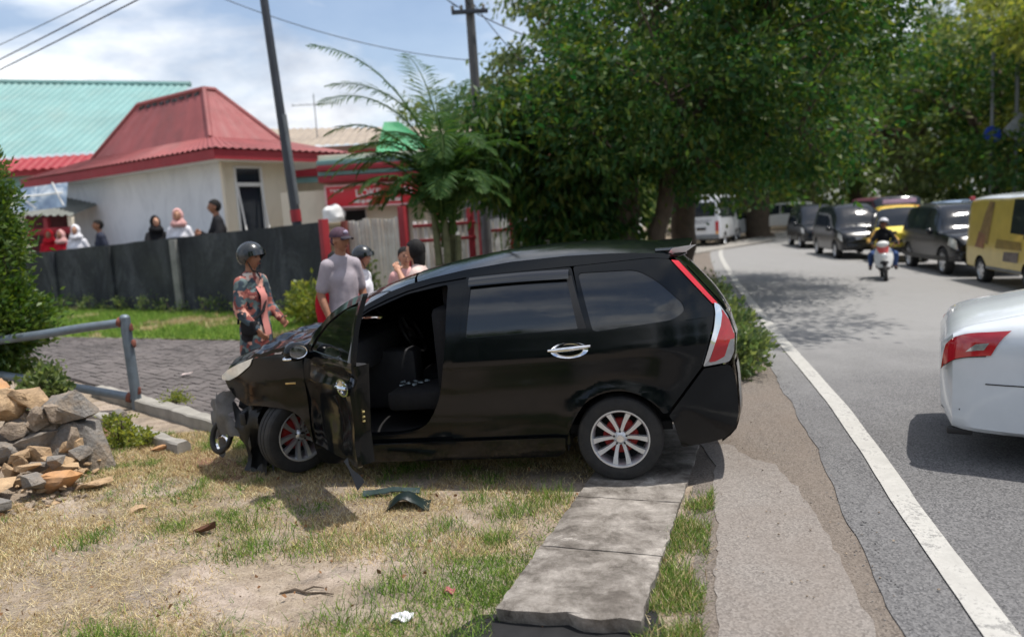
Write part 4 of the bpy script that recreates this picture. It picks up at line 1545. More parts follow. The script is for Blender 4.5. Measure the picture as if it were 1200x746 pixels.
for az, el, ln, z0, curl in FR:
    if abs((az + 180) % 360 - 180) < 70:
        ln *= .72
    n = 26
    p = Vector((r.uniform(-.2, .2), r.uniform(-.05, .2), z0))
    a = R(az)
    pts = [p.copy()]
    e = el
    for i in range(n):
        e -= curl / n * (0.4 + 1.2 * i / n)
        d = Vector((math.cos(a) * math.cos(R(e)), math.sin(a) * math.cos(R(e)), math.sin(R(e))))
        p = p + d * ln / n
        pts.append(p.copy())
    mb = MB()
    mb.tube(pts, [.022 * (1 - i / (n + 1)) + .004 for i in range(n + 1)], 5)
    for i in range(3, n):
        for sgn in (-1, 1):
            for sub in (0, .5):
                q = pts[i].lerp(pts[i + 1], sub) if i < n else pts[i]
                d = (pts[min(i + 1, n)] - pts[i - 1]).normalized()
                side = d.cross(Vector((0, 0, 1)))
                if side.length < .05:
                    side = Vector((math.sin(a), -math.cos(a), 0))
                side.normalize()
                upv = side.cross(d)
                L_ = ln * .20 * (math.sin(PI * min(1, (i + sub) / n * .92 + .08)) ** .6) * r.uniform(.8, 1.15)
                dr = r.uniform(.15, .45)
                dd = (side * sgn * .8 + d * .65 + upv * .12).normalized()
                wv = d.cross(dd).cross(dd).normalized() * .017
                t1 = q + dd * L_ * .5 - Vector((0, 0, L_ * dr * .25))
                t2 = q + dd * L_ - Vector((0, 0, L_ * dr))
                o_ = len(mb.v)
                mb.v += [q, t1 + wv, t2, t1 - wv]
                mb.f.append([o_, o_ + 1, o_ + 2, o_ + 3])
                mb.m.append(0)
    mb.build('frond', MT['leaf_palm'], pm, smooth=0)

# ---- leafy weeds beside the rear of the minivan, plants along the wall and kerb
def weed(name, label, base, lobes, leaf, mat, n_clumps, leaves, sig, cat='plant', group=None, stems=6, seed=0, droop=0.0):
    rng = np.random.default_rng(seed + 500)
    t = thing(name, label, cat, base, 0, group)
    C, P, D = clumps(lobes, n_clumps=n_clumps, leaves=leaves, sig=sig, rng=rng, shell=.3, flat=.9)
    P[:, 2] = np.abs(P[:, 2]) + .01
    obj('foliage', leaves_mesh('foliage', P, leaf * rng.uniform(.6, 1.4, len(P)), MT[mat], droop=droop, dirs=D * .6 + np.array([0, 0, .4]), rng=rng, aspect=.5), t)
    mb = MB()
    for i in range(stems):
        c = C[i % len(C)]
        limb(mb, (c[0] * .3, c[1] * .3, 0), c, .012, .005, seed + i, n=4)
    mb.build('stem', MT['bark'], t)
    return t
for i, (x, y, h, wd_) in enumerate(((2.95, 10.6, .55, .42), (2.75, 9.6, .50, .40), (3.05, 11.6, .6, .45), (3.2, 12.7, .6, .45), (2.5, 8.7, .45, .34), (3.5, 14.2, .6, .5))):
    lab = ('tallest leafy weed clump beside the tail lamp of the black minivan', 'leafy weed clump between the minivan bumper and the white line', 'leafy weed clump, third along the white line from the minivan', 'leafy weed clump, fourth along the white line from the minivan', 'small weed clump nearest the minivan rear bumper', 'farthest weed clump along the white line')[i]
    weed('weed_clump', lab, (x, y, 0), [((0, 0, h * .5), (wd_, wd_, h * .55), 1.0)], .085, 'leaf_mid', 60, 26, .07, group='weeds along the edge of the road', seed=i)
weed('yellow_shrub', 'yellow green leafy shrub at the foot of the dark wall behind the helmeted man', (-4.0, 15.6, 0), [((0, 0, .45), (.5, .35, .45), 1), ((.7, 0, .4), (.45, .35, .5), .8)], .10, 'leaf_light', 60, 30, .09, 'shrub', seed=21)
weed('green_shrub', 'dark green shrub at the wall corner behind the man in the cap', (-3.1, 15.4, 0), [((0, 0, .6), (.5, .4, .6), 1.0)], .10, 'leaf_mid', 60, 30, .09, 'shrub', seed=22)
weed('weed_clump', 'weed growing between the broken stones and the drain lips', (-3.85, 7.25, 0), [((0, 0, .16), (.15, .12, .18), 1), ((.22, -.1, .08), (.14, .10, .10), .6)], .045, 'leaf_light', 34, 16, .035, seed=23)
weed('weed_clump', 'weed on top of the far drain lip beside the barrier post', (-3.9, 8.55, .1), [((0, 0, .06), (.22, .08, .07), 1)], .035, 'leaf_light', 26, 14, .03, seed=24)
weed('weed_clump', 'weed behind the broken stones under the lower pipe', (-5.15, 8.3, .1), [((0, 0, .3), (.20, .18, .25), 1)], .08, 'leaf_mid', 40, 24, .05, seed=25)
r = random.Random(9)
WL = ['weed at the foot of the dark wall nearest its red end post', 'weed at the foot of the dark wall, second from the red end post', 'weed at the foot of the dark wall behind the helmeted man', 'weed at the foot of the dark wall just right of the pale pilaster', 'weed at the foot of the pale pilaster of the dark wall', 'weed at the foot of the dark wall just left of the pale pilaster', 'weed at the foot of the dark wall above the barrier post', 'weed at the foot of the dark wall above the upper pipe rail', 'weed at the foot of the dark wall next to the clipped bush']
for i in range(9):
    tt = .08 + i * .105
    q = wp(tt) - wn * r.uniform(.25, .5)
    weed('wall_weed', WL[i], (q.x, q.y, 0), [((0, 0, .2), (.42, .16, .24), 1)], .07, 'leaf_mid', 20, 12, .07, group='weeds along the foot of the wall', seed=40 + i)

# ---- grass, far too many blades to count
def blades(name, pts, hts, wid, cols, lean=.5, rng=NP):
    n = len(pts)
    az = rng.uniform(0, 2 * PI, n)
    s = np.stack([np.cos(az), np.sin(az), np.zeros(n)], 1)
    ld = rng.normal(size=(n, 3)) * lean
    ld[:, 2] = 1
    ld /= np.linalg.norm(ld, axis=1)[:, None]
    v = np.empty((n, 4, 3))
    v[:, 0] = pts - s * wid[:, None] * .5
    v[:, 1] = pts + s * wid[:, None] * .5
    mid = ld.copy()
    top = pts + ld * hts[:, None]
    bend = np.stack([-np.sin(az), np.cos(az), np.zeros(n)], 1) * (hts * rng.uniform(-.35, .35, n))[:, None]
    v[:, 2] = top + bend + s * wid[:, None] * .12
    v[:, 3] = top + bend - s * wid[:, None] * .12
    me = quads_mesh(name, v, MT['grass'])
    at = me.attributes.new('Col', 'FLOAT_COLOR', 'POINT')
    c4 = np.concatenate([np.repeat(cols, 4, axis=0), np.ones((n * 4, 1))], 1)
    at.data.foreach_set('color', c4.astype(np.float32).ravel())
    return kind(obj(name, me), 'stuff')

def vnoise(x, y, sc, seed):
    """smooth value noise, vectorised"""
    rg = np.random.default_rng(seed)
    T = rg.random((256, 256))
    X, Y = x * sc + 71.3, y * sc + 37.7
    xi, yi = np.floor(X).astype(int), np.floor(Y).astype(int)
    fx, fy = X - xi, Y - yi
    fx, fy = fx * fx * (3 - 2 * fx), fy * fy * (3 - 2 * fy)
    g = lambda a, b: T[a % 256, b % 256]
    return (g(xi, yi) * (1 - fx) + g(xi + 1, yi) * fx) * (1 - fy) + (g(xi, yi + 1) * (1 - fx) + g(xi + 1, yi + 1) * fx) * fy

def edge_x(y):                                             # left edge of the cover slabs
    return -.175 + (y - 3.52) * .349
STRAW = np.array([srgb(214, 196, 148), srgb(198, 174, 126), srgb(172, 148, 108), srgb(224, 212, 172), srgb(150, 130, 94)])
GREEN = np.array([srgb(92, 124, 46), srgb(116, 146, 58), srgb(70, 104, 40), srgb(142, 160, 74), srgb(104, 132, 60)])
def lot_grass(n, y0, y1, x0, seed):
    rg = np.random.default_rng(seed)
    y = rg.uniform(y0, y1, n)
    x = rg.uniform(x0, 1.2, n)
    ok = (x < edge_x(y) + rg.normal(size=n) * .03)
    x, y = x[ok], y[ok]
    den = vnoise(x, y, 1.3, 1) * .6 + vnoise(x, y, 4.5, 2) * .5
    bare = ((x + 1.15) / .85) ** 2 + ((y - 4.0) / .48) ** 2 + .9 * (vnoise(x, y, 3, 7) - .5)
    bare2 = ((x + 2.6) / .8) ** 2 + ((y - 4.4) / .55) ** 2 + .9 * (vnoise(x, y, 3, 9) - .5)
    keep = rg.random(len(x)) < np.clip((den - .26) * 2.0, .05, 1) * np.clip(bare * .9 - .35, .02, 1) * np.clip(bare2 * .9 - .2, .15, 1)
    x, y = x[keep], y[keep]
    gfac = vnoise(x, y, 1.6, 3) * .75 + vnoise(x, y, 6, 4) * .45
    near = np.clip((4.9 - y) / 1.2, 0, 1) * np.clip((x + 1.6) / 1.2, 0, 1) * .22 + np.exp(-((edge_x(y) - x) / .35) ** 2) * .20
    g = rg.random(len(x)) < np.clip((gfac + near - .64) * 4.0, 0.02, .92)
    col = np.where(g[:, None], GREEN[rg.integers(0, 5, len(x))], STRAW[rg.integers(0, 5, len(x))])
    col = col * rg.uniform(.75, 1.15, len(x))[:, None]
    h = np.where(g, rg.uniform(.02, .065, len(x)), rg.uniform(.012, .045, len(x)))
    return np.stack([x, y, np.full(len(x), .001)], 1), h, col, g
P, h, c, g = lot_grass(330000, 3.0, 7.6, -4.6, 101)
blades('lot_grass', P, h, np.where(g, .0045, .004) * (1 + .15 * (P[:, 1] - 3)), c, lean=.9)
# matted dead straw lying flat on the soil
rg = np.random.default_rng(77)
n = 170000
y = rg.uniform(3.0, 7.4, n)
x = rg.uniform(-4.6, 1.2, n)
ok = (x < edge_x(y) + rg.normal(size=n) * .05)
x, y = x[ok], y[ok]
den = vnoise(x, y, 1.7, 21) * .6 + vnoise(x, y, 7, 22) * .5
bare = ((x + 1.15) / .80) ** 2 + ((y - 4.0) / .42) ** 2 + .9 * (vnoise(x, y, 3, 7) - .5)
ok = rg.random(len(x)) < np.clip((den - .44) * 3.2, .0, 1) * np.clip(bare * .9 - .35, .03, 1)
x, y = x[ok], y[ok]
col = STRAW[rg.integers(0, 5, len(x))] * rg.uniform(.55, 1.1, len(x))[:, None]
blades('dry_thatch', np.c_[x, y, rg.uniform(.002, .012, len(x))], rg.uniform(.02, .06, len(x)), np.full(len(x), .0035), col, lean=3.5)
# taller green tufts
rg = np.random.default_rng(5)
TU = [(-.55, 3.75), (-.75, 3.95), (-.35, 4.0), (-.6, 4.25), (-.2, 4.5), (-.95, 3.6), (-.4, 3.5), (-.1, 4.9), (.05, 5.0), (-.5, 4.7), (-1.3, 4.55), (-.85, 4.6), (-1.7, 4.6), (-1.5, 3.45), (-2.2, 3.6), (-1.9, 5.0), (-.3, 5.2), (.2, 5.15), (-2.9, 4.9), (-.15, 3.75), (-.7, 3.4), (-.3, 3.3)]
px, hh = [], []
for x, y in TU:
    k = int(rg.integers(160, 340))
    s = rg.uniform(.07, .16)
    q = rg.normal(size=(k, 2)) * s + np.array([x, y])
    px.append(q)
    hh.append(rg.uniform(.03, .10, k))
q = np.concatenate(px)
hh = np.concatenate(hh)
ok = q[:, 0] < edge_x(q[:, 1])
q, hh = q[ok], hh[ok]
blades('grass_tufts', np.c_[q, np.full(len(q), .001)], hh, np.full(len(q), .005), GREEN[rg.integers(0, 5, len(q))] * rg.uniform(.8, 1.2, len(q))[:, None], lean=.6)
# strip of grass between the slabs and the worn asphalt
n = 14000
y = rg.uniform(2.9, 5.1, n)
x = edge_x(y) + .74 + rg.random(n) ** .9 * np.clip(.31 - .05 * (y - 3), .04, .4)
den = vnoise(x, y, 5, 12) + .25 * (4.2 - y)
ok = rg.random(n) < np.clip((den - .22) * 2.2, .03, 1)
x, y = x[ok], y[ok]
g = rg.random(len(x)) < .72
col = np.where(g[:, None], GREEN[rg.integers(0, 5, len(x))], STRAW[rg.integers(0, 5, len(x))]) * rg.uniform(.75, 1.1, len(x))[:, None]
blades('verge_grass', np.c_[x, y, np.full(len(x), .004)], rg.uniform(.02, .07, len(x)), np.full(len(x), .005), col, lean=.7)
# lawn in front of the dark wall
n = 60000
u_ = rg.uniform(-14, -1.2, n)
v_ = rg.uniform(0, 1, n)
ya = 13.7 + (-4.2 - u_) * .49
yb = 17.1 + (-4.05 - u_) * .667
ya = np.where(u_ > -4.2, 13.0, ya)
yb = np.where(u_ > -4.05, 16.5, yb)
y = ya + (yb - ya) * v_
g = vnoise(u_, y, .8, 31) * .7 + vnoise(u_, y, 3, 32) * .4 > .34
col = np.where(g[:, None], GREEN[rg.integers(0, 5, n)] * 1.15, STRAW[rg.integers(0, 5, n)] * .9)
blades('lawn_grass', np.c_[u_, y, np.full(n, .022)], rg.uniform(.04, .14, n), np.full(n, .014), col, lean=.6)
# fallen leaves, grit and crumbs on the lot
rg = np.random.default_rng(55)
n = 380
x = rg.uniform(-4.4, .6, n)
y = rg.uniform(3.1, 7.4, n)
ok = x < edge_x(y) + .6
x, y = x[ok], y[ok]
me = leaves_mesh('dead_leaves', np.c_[x, y, rg.uniform(.01, .03, len(x))], rg.uniform(.015, .045, len(x)), M('dead_leaf', srgb(122, 88, 58), .9, var=.4, vs=3, world=True), droop=.1, rng=rg, aspect=.6)
kind(obj('dead_leaves', me), 'stuff')
mb = MB()
r = random.Random(71)
for i in range(520):
    x, y = r.uniform(-4.4, 2.2), r.uniform(3.0, 7.2)
    if edge_x(y) < x < edge_x(y) + .72:
        continue
    s = r.uniform(.004, .014) * (1.5 if x < -3 else 1)
    mb.chunk((x, y, s * .3 + (.016 if x > .8 else 0)), (s * 1.3, s, s * .8), i, n=9)
kind(mb.build('grit', MT['mortar'], smooth=0), 'stuff')

# loose crumbs along the broken edges of the asphalt
for nm, m_, o0, sp, cnt, sd in (('asphalt_crumbs', 'road', -.40, .05, 500, 5), ('gravel_crumbs', 'old_asphalt', -.70, .20, 420, 6)):
    mb = MB()
    r = random.Random(sd)
    for i in range(cnt):
        q = r.uniform(0, 1) ** 1.6
        y = 2.6 + 7.0 * q
        p = min(CL, key=lambda z: abs(z.y - y))
        o_ = o0 + r.gauss(0, sp)
        s = r.uniform(.003, .010) * (1.6 if r.random() < .06 else 1)
        mb.chunk((p.x + o_ * .97, y, (.012 if o_ > -.42 else .005) + s * .12), (s * 1.4, s * 1.1, s * .7), 3000 + i, n=7)
    kind(mb.build(nm, MT[m_], smooth=0), 'stuff')
# ------------------------------------------------------------------ the crashed black minivan
# local frame: X forward, Y to its left (towards the camera), Z up, origin on the ground under the rear axle
CAR = thing('crashed_minivan', 'crashed black minivan with its front bumper torn off and the left front door hanging open', 'minivan',
            (.885, 6.125, .033), rot=(0, R(2.0), R(169)))

def hw(u, z):
    """half width of the body shell"""
    y = .83
    if z > 1.0:
        t = (z - 1.0) / .62
        y -= .045 * t + .155 * t * t
    if z < .55:
        y -= .05 * ((.55 - z) / .3) ** 2
    y += .012 * math.exp(-((z - (.93 - .012 * u)) / .07) ** 2)
    y -= .010 * math.exp(-((z - .70) / .12) ** 2)
    if u > 2.2:
        y -= .27 * ((u - 2.2) / .95) ** 2.2
    if u < -.25:
        y -= .20 * ((-.25 - u) / .6) ** 2.4
    r_ = math.hypot(u - .0, z - .30)
    y += .018 * math.exp(-((r_ - .38) / .05) ** 2)
    return y

def panel(name, poly, mat, parent, holes=(), yoff=0.0, side=1, step=.055, flange=.022, wf=hw, dent=None, smooth=32):
    loops = [[Vector((p[0], p[1], 0)) for p in poly]] + [[Vector((p[0], p[1], 0)) for p in h] for h in holes]
    flat = [p for l_ in loops for p in l_]
    tris = tessellate_polygon(loops)
    bm = bmesh.new()
    vs = [bm.verts.new(p) for p in flat]
    for t in tris:
        try:
            bm.faces.new([vs[i] for i in t])
        except ValueError:
            pass
    us = [p.x for p in flat]
    zs = [p.y for p in flat]
    for ax, lo, hi in ((0, min(us), max(us)), (1, min(zs), max(zs))):
        k = int((hi - lo) / step)
        for i in range(1, k + 1):
            c = lo + (hi - lo) * i / (k + 1)
            co = Vector((c, 0, 0)) if ax == 0 else Vector((0, c, 0))
            no = Vector((1, 0, 0)) if ax == 0 else Vector((0, 1, 0))
            bmesh.ops.bisect_plane(bm, geom=list(bm.verts) + list(bm.edges) + list(bm.faces), dist=1e-5, plane_co=co, plane_no=no)
    bmesh.ops.remove_doubles(bm, verts=bm.verts, dist=1e-5)
    for v in bm.verts:
        u, z = v.co.x, v.co.y
        y = wf(u, z) + yoff
        if dent:
            y += dent(u, z)
        v.co = Vector((u, y * side, z))
    bm.normal_update()
    n = sum((f.normal.y * f.calc_area() for f in bm.faces))
    if n * side < 0:
        bmesh.ops.reverse_faces(bm, faces=bm.faces)
    if flange:
        be = [e for e in bm.edges if e.is_boundary]
        ret = bmesh.ops.extrude_edge_only(bm, edges=be)
        for g in ret['geom']:
            if isinstance(g, bmesh.types.BMVert):
                g.co.y -= flange * side
    mb = MB()
    mb.bm(bm)
    return mb.build(name, mat, parent, smooth=smooth)

def ZE(u):
    return interp(u, [(-.47, 1.565), (-.40, 1.60), (-.2, 1.62), (0, 1.632), (.3, 1.64), (.7, 1.632), (1.05, 1.603), (1.3, 1.568), (1.5, 1.53), (1.65, 1.485), (1.8, 1.42), (2.0, 1.31), (2.2, 1.19), (2.4, 1.07)])

P_ = MT['paint']
RD = rnd_poly([(1.045, 1.552), (.262, 1.560), (.165, 1.11), (.125, .95), (.125, .80, .1), (.18, .66, .1), (.31, .49, .1), (.375, .36, .02), (1.235, .365), (1.235, .6, .1), (1.165, .95, .1), (1.095, 1.12, .1)], .02)
RDW = rnd_poly([(1.005, 1.505), (.305, 1.505), (.225, 1.13), (1.06, 1.115)], .025)
QW = rnd_poly([(.215, 1.515), (-.20, 1.505, .06), (-.34, 1.42, .1), (-.50, 1.255, .07), (-.515, 1.20, .04), (-.43, 1.145, .06), (.13, 1.10)], .03)
QP = rnd_poly([(.248, 1.562), (-.30, 1.575), (-.43, 1.560), (-.70, 1.225), (-.715, 1.19), (-.70, 1.09, .06), (-.605, .80, .01), (-.345, .495, .02)] + arc(0, .30, .372, 148, 12, 20) + [(.395, .42, .01), (.335, .49, .1), (.20, .655, .1), (.142, .80, .1), (.142, .95), (.180, 1.11)], .02)
FD = [(2.335, .375, .02), (2.335, 1.04, .03), (2.22, 1.135, .05), (2.0, 1.275, .06), (1.8, 1.385, .06), (1.5, 1.488, .1), (1.185, 1.54), (1.22, 1.12, .1), (1.27, .90, .1), (1.34, .62, .1), (1.345, .375, .05)]
FDW = [(2.13, 1.125, .02), (2.0, 1.215, .04), (1.8, 1.33, .05), (1.5, 1.435, .08), (1.235, 1.485), (1.265, 1.105)]
SF = rnd_poly([(1.0, 1.556), (1.3, 1.535), (1.5, 1.50), (1.65, 1.455), (1.8, 1.395), (2.0, 1.285), (2.2, 1.165), (2.36, 1.07), (2.36, .30), (.36, .28), (.36, .42), (1.0, .42)], .01)
DO = rnd_poly([(1.185, 1.508, .03), (1.5, 1.462), (1.8, 1.362), (2.0, 1.255), (2.18, 1.14), (2.29, 1.0, .1), (2.30, .75), (2.25, .46, .08), (2.1, .415), (1.62, .415, .12), (1.42, .47, .12), (1.31, .66, .15), (1.25, .90, .1), (1.215, 1.12)], .03)
FN = rnd_poly([(2.352, .37), (2.352, 1.085), (2.6, 1.082), (2.78, 1.055), (2.93, 1.0), (3.06, .945), (3.13, .885, .05), (3.115, .79, .05), (3.03, .715, .04), (2.92, .665, .02), (2.78, .672, .1), (2.6, .66, .1), (2.47, .62, .1), (2.39, .53, .06), (2.365, .42)], .02)
SK = rnd_poly([(.385, .352), (2.33, .352), (2.33, .235), (2.25, .205), (.46, .195), (.40, .235)], .015)
RB = rnd_poly([(-.618, .785, .01), (-.80, .785), (-.835, .70), (-.845, .55), (-.845, .42), (-.815, .31), (-.74, .245), (-.43, .225, .02), (-.385, .42, .05), (-.355, .478, .01)], .03)
TLC = rnd_poly([(-.715, 1.225), (-.755, 1.215), (-.805, 1.13), (-.845, 1.0), (-.835, .87), (-.80, .805), (-.615, .800, .005), (-.705, 1.06, .05), (-.722, 1.17)], .02)
TLR = rnd_poly([(-.770, 1.18), (-.815, 1.10), (-.838, 1.01), (-.80, .94), (-.765, .85), (-.70, .825), (-.655, .825), (-.728, 1.02), (-.752, 1.10)], .01)
TLR2 = rnd_poly([(-.80, 1.06), (-.845, 1.0), (-.842, .965), (-.765, .965)], .01)
TLCH = rnd_poly([(-.718, 1.235), (-.752, 1.215), (-.768, 1.15), (-.752, 1.07), (-.66, .85), (-.612, .803), (-.705, 1.06), (-.722, 1.15)], .01)
RS = rnd_poly([(-.445, 1.552), (-.495, 1.542), (-.742, 1.225), (-.705, 1.228)], .006)
HL = rnd_poly([(2.79, 1.058, .01), (2.93, 1.012), (3.06, .957), (3.15, .90, .03), (3.155, .865, .03), (3.06, .868), (2.95, .915), (2.82, 1.00)], .02)

def nose(pts):
    return [(p[0] + .075 * max(0, p[0] - 2.6) / .55,) + tuple(p[1:]) for p in pts]
FN, HL = nose(FN), nose(HL)
for sd in (1, -1):
    panel('quarter_panel', QP, P_, CAR, [QW], side=sd)
    panel('quarter_window', rnd_poly([(a * 1.0, b) for a, b in QW], 0), MT['glass'], CAR, yoff=-.008, side=sd, flange=0)
    rd = panel('rear_door', RD, P_, CAR, [RDW], side=sd, yoff=.002)
    panel('window_pane', RDW, MT['glass'], rd, yoff=-.008, side=sd, flange=0)
    panel('side_frame', SF, P_, CAR, [DO], yoff=-.014, side=sd, flange=.10)
    panel('fender', FN, P_, CAR, side=sd, dent=(lambda u, z: .010 * noise.noise(Vector((u * 5, z * 5, 3)))) if sd > 0 else None)
    panel('side_skirt', SK, P_, CAR, yoff=.034, side=sd, flange=.08)
    rail = [(-.44, ZE(-.44))] + [(u, ZE(u)) for u in (-.40, -.3, -.2, 0, .3, .7, 1.05, 1.3, 1.5, 1.65, 1.8, 2.0, 2.2, 2.36)] + [(2.34, 1.075), (2.2, 1.150), (2.0, 1.272), (1.8, 1.382), (1.65, 1.44), (1.5, 1.486), (1.3, 1.525), (1.0, 1.553), (.25, 1.566), (-.30, 1.579), (-.43, 1.562)]
    panel('roof_rail', rail, P_, CAR, yoff=.001, side=sd, flange=.012)
    tl = panel('tail_lamp', TLC, MT['lamp_clear'], CAR, yoff=.010, side=sd, flange=.03)
    panel('red_lens', TLR, MT['lamp_red'], tl, yoff=.016, side=sd, flange=.012)
    panel('red_lens', TLR2, MT['lamp_red'], tl, yoff=.016, side=sd, flange=.012)
    panel('chrome_edge', TLCH, MT['chrome'], tl, yoff=.017, side=sd, flange=.014)
    panel('red_pillar_strip', RS, M('bright_red_reflector', (.72, .02, .035), .3, var=.05, coat=.6), CAR, yoff=.012, side=sd, flange=.02)
    panel('headlight', HL, MT['lamp_yellow'], CAR, yoff=.012, side=sd, flange=.04)
    # door handle: chrome cup and bar
    hd = MB()
    cx, cz = .305, .985
    rows = []
    for i in range(9):
        q = i / 8
        rows.append([])
        for k in range(25):
            t = 2 * PI * k / 24
            ru, rz = .135 * (1 - q), .056 * (1 - q)
            sk = .02 * math.cos(t)
            u, z = cx + ru * math.cos(t), cz + rz * math.sin(t) + sk * 0
            rows[-1].append((u, (hw(u, z) + .011 - .020 * min(1, q * 1.6) * (1 if q > .12 else 0)) * sd, z))
    hd.grid(rows if sd > 0 else [list(reversed(q)) for q in rows])
    h = hd.build('door_handle', MT['chrome'], rd)
    hb = MB()
    hb.tube([(cx - .15 + .3 * k / 10, (hw(cx, cz) + .018 + .022 * math.sin(PI * k / 10)) * sd, cz + .018 - .05 * (.3 * k / 10) + .004) for k in range(11)], [.010 + .008 * math.sin(PI * k / 10) for k in range(11)], 10)
    hb.build('handle_bar', MT['chrome'], h)
    # smoked visor over the rear door window
    vz = MB()
    rows = []
    for i in range(13):
        u = 1.02 - .74 * i / 12
        zt = 1.545 + .006 * math.sin(PI * i / 12)
        rows.append([(u, (hw(u, zt) + .006) * sd, zt), (u, (hw(u, zt - .02) + .030) * sd, zt - .02), (u, (hw(u, zt - .06) + .034) * sd, zt - .062)])
    vz.grid(rows if sd < 0 else [list(reversed(q)) for q in rows])
    vz.build('window_visor', MT['glass'], rd)
    panel('bumper_side', RB, P_, CAR, yoff=.004, side=sd, flange=.03)
    # window-frame uprights in gloss black
    panel('door_frame_upright', rnd_poly([(.30, 1.50), (.262, 1.50), (.175, 1.13), (.235, 1.13)], .005), MT['black'], rd, yoff=.0045, side=sd, flange=.006)
panel('front_door', rnd_poly(FD, .02), P_, CAR, [rnd_poly(FDW, .02)], side=-1)
panel('front_window', rnd_poly(FDW, .02), MT['glass'], CAR, yoff=-.008, side=-1, flange=0)

# roof, windscreen, bonnet as lofts between the two roof edges
def top_loft(name, mat, st, parent=CAR, nv=28, noise_amt=0.0, flange=0, smooth=40, extra=None, inset=0.0):
    rows = []
    for (u, z, bow, crown) in st:
        row = []
        for j in range(nv + 1):
            v = -1 + 2 * j / nv
            w = hw(u, z) - inset
            q = 1 - abs(v) ** 2.2
            p = Vector((u + bow * (1 - v * v), v * w, z + crown * q))
            if extra:
                p += extra(u, v)
            row.append(p)
        rows.append(row)
    mb = MB()
    mb.grid(rows)
    if flange:
        for rw in (rows[0], rows[-1]):
            mb.grid([rw, [p - Vector((0, 0, flange)) for p in rw]])
        for c in (0, nv):
            a = [r_[c] for r_ in rows]
            mb.grid([a, [p - Vector((0, 0, flange)) for p in a]])
    return mb.build(name, mat, parent, smooth=smooth)
def lerp_st(a, b, n):
    return [tuple(x + (y - x) * i / n for x, y in zip(a, b)) for i in range(n + 1)]
st = []
for i in range(41):
    u = -.44 + (1.42 + .44) * i / 40
    k = (u + .44) / 1.86
    st.append((u, ZE(u), -.05 + .17 * k, .052 + .028 * math.sin(PI * k) + .0 * k))
top_loft('roof', P_, st)
def wz(u):
    return ZE(u)
st = [(u, ZE(u) - .006, .12 + .10 * (u - 1.43), .052 + .02 * (u - 1.43)) for u in [1.44 + .84 * i / 20 for i in range(21)]]
top_loft('windscreen', MT['glass'], st, smooth=60)
FT = [(2.30, 1.088), (2.45, 1.088), (2.6, 1.086), (2.78, 1.058), (2.93, 1.012), (3.06, .960), (3.18, .905)]
def buckle(u, v):
    r1 = math.exp(-((u - 2.70 - .12 * v) / .07) ** 2) * .035
    r2 = math.exp(-((u - 2.95 + .10 * v) / .05) ** 2) * -.02
    lift = .055 * max(0, 1 - (u - 2.3) / .45) * (.6 + .4 * v)
    nz = .016 * noise.noise(Vector((u * 6, v * 4, .3))) + .01 * noise.noise(Vector((u * 15, v * 9, 1.3)))
    return Vector((-.03 * max(0, u - 2.9), 0, (r1 + r2) * (1 - .3 * v * v) + lift * 1.0 + nz + .014))
st = []
for i in range(41):
    u = 2.30 + .88 * i / 40
    st.append((u, interp(u, FT), .02 + .10 * ((u - 2.3) / .82) ** 2, .070 - .01 * (u - 2.3)))
top_loft('bonnet', P_, st, extra=buckle, flange=.03, nv=44, smooth=50, inset=.012)
mb = MB()
cr = []
for j in range(25):
    v = -1 + j / 12
    cr.append([(2.22 + .20 * (1 - v * v), v * .70, 1.12 + .045 * (1 - v * v)), (2.34 + .14 * (1 - v * v), v * .72, 1.10 + .06 * (1 - v * v))])
mb.grid(cr)
mb.build('cowl', MT['black'], CAR)
for k in range(2):
    mb = MB()
    y0 = (.45, -.10)[k]
    mb.tube([(2.40, y0, 1.15), (2.28, y0 - .06, 1.205), (2.10, y0 - .40, 1.30)], [.012, .011, .008], 6)
    mb.build('wiper', MT['black'], CAR)

# rear end
def UE(z):
    return interp(z, [(.225, -.70), (.26, -.76), (.31, -.815), (.42, -.845), (.70, -.845), (.80, -.835), (.87, -.842), (1.0, -.85), (1.13, -.81), (1.225, -.748), (1.54, -.50), (1.57, -.47)])
def rear_patch(name, z0, z1, v0, v1, mat, off=0.0, nz=14, nv=24, parent=CAR):
    rows = []
    for i in range(nz + 1):
        z = z0 + (z1 - z0) * i / nz
        row = []
        for j in range(nv + 1):
            v = v0 + (v1 - v0) * j / nv
            ue = UE(z)
            bl = interp(z, [(.2, .03), (.45, .06), (.75, .05), (.85, .04), (1.1, .05), (1.3, .075), (1.56, .06)])
            row.append((ue - bl * (1 - abs(v) ** 2.6) - off, v * (hw(ue, z) + .004), z))
        rows.append(row)
    mb = MB()
    mb.grid([list(reversed(r_)) for r_ in rows])
    return mb.build(name, mat, parent, smooth=50)
tg = rear_patch('tailgate', .58, 1.57, -1, 1, P_)
rear_patch('rear_window', 1.13, 1.50, -.90, .90, MT['glass'], .006, parent=tg)
rear_patch('garnish', .90, .96, -.62, .62, MT['chrome'], .014, nz=3, parent=tg)
rear_patch('tail_lamp_inner', .82, 1.17, .70, .995, MT['lamp_clear'], .008)
rear_patch('tail_lamp_inner', .82, 1.17, -.995, -.70, MT['lamp_clear'], .008)
rb_ = rear_patch('rear_bumper', .225, .785, -1, 1, P_, .012)
rear_patch('number_plate_recess', .60, .74, -.3, .3, MT['black'], .018, nz=3, parent=rb_)
mb = MB()
rows = []
for i in range(9):
    t = i / 8
    u = -.34 - .23 * t
    row = []
    for j in range(29):
        v = -1 + 2 * j / 28
        w = .60 - .01 * t
        row.append((u - .055 * (1 - v * v) * t, v * w, 1.630 - .004 * t + .040 * (1 - v * v) - (.010 if abs(v) > .97 else 0)))
    rows.append(row)
low = [[(x + .01, y * .985, z - (.012 + .045 * math.sin(PI * min(1, (i + 1) / 10)))) for x, y, z in rw] for i, rw in enumerate(rows)]
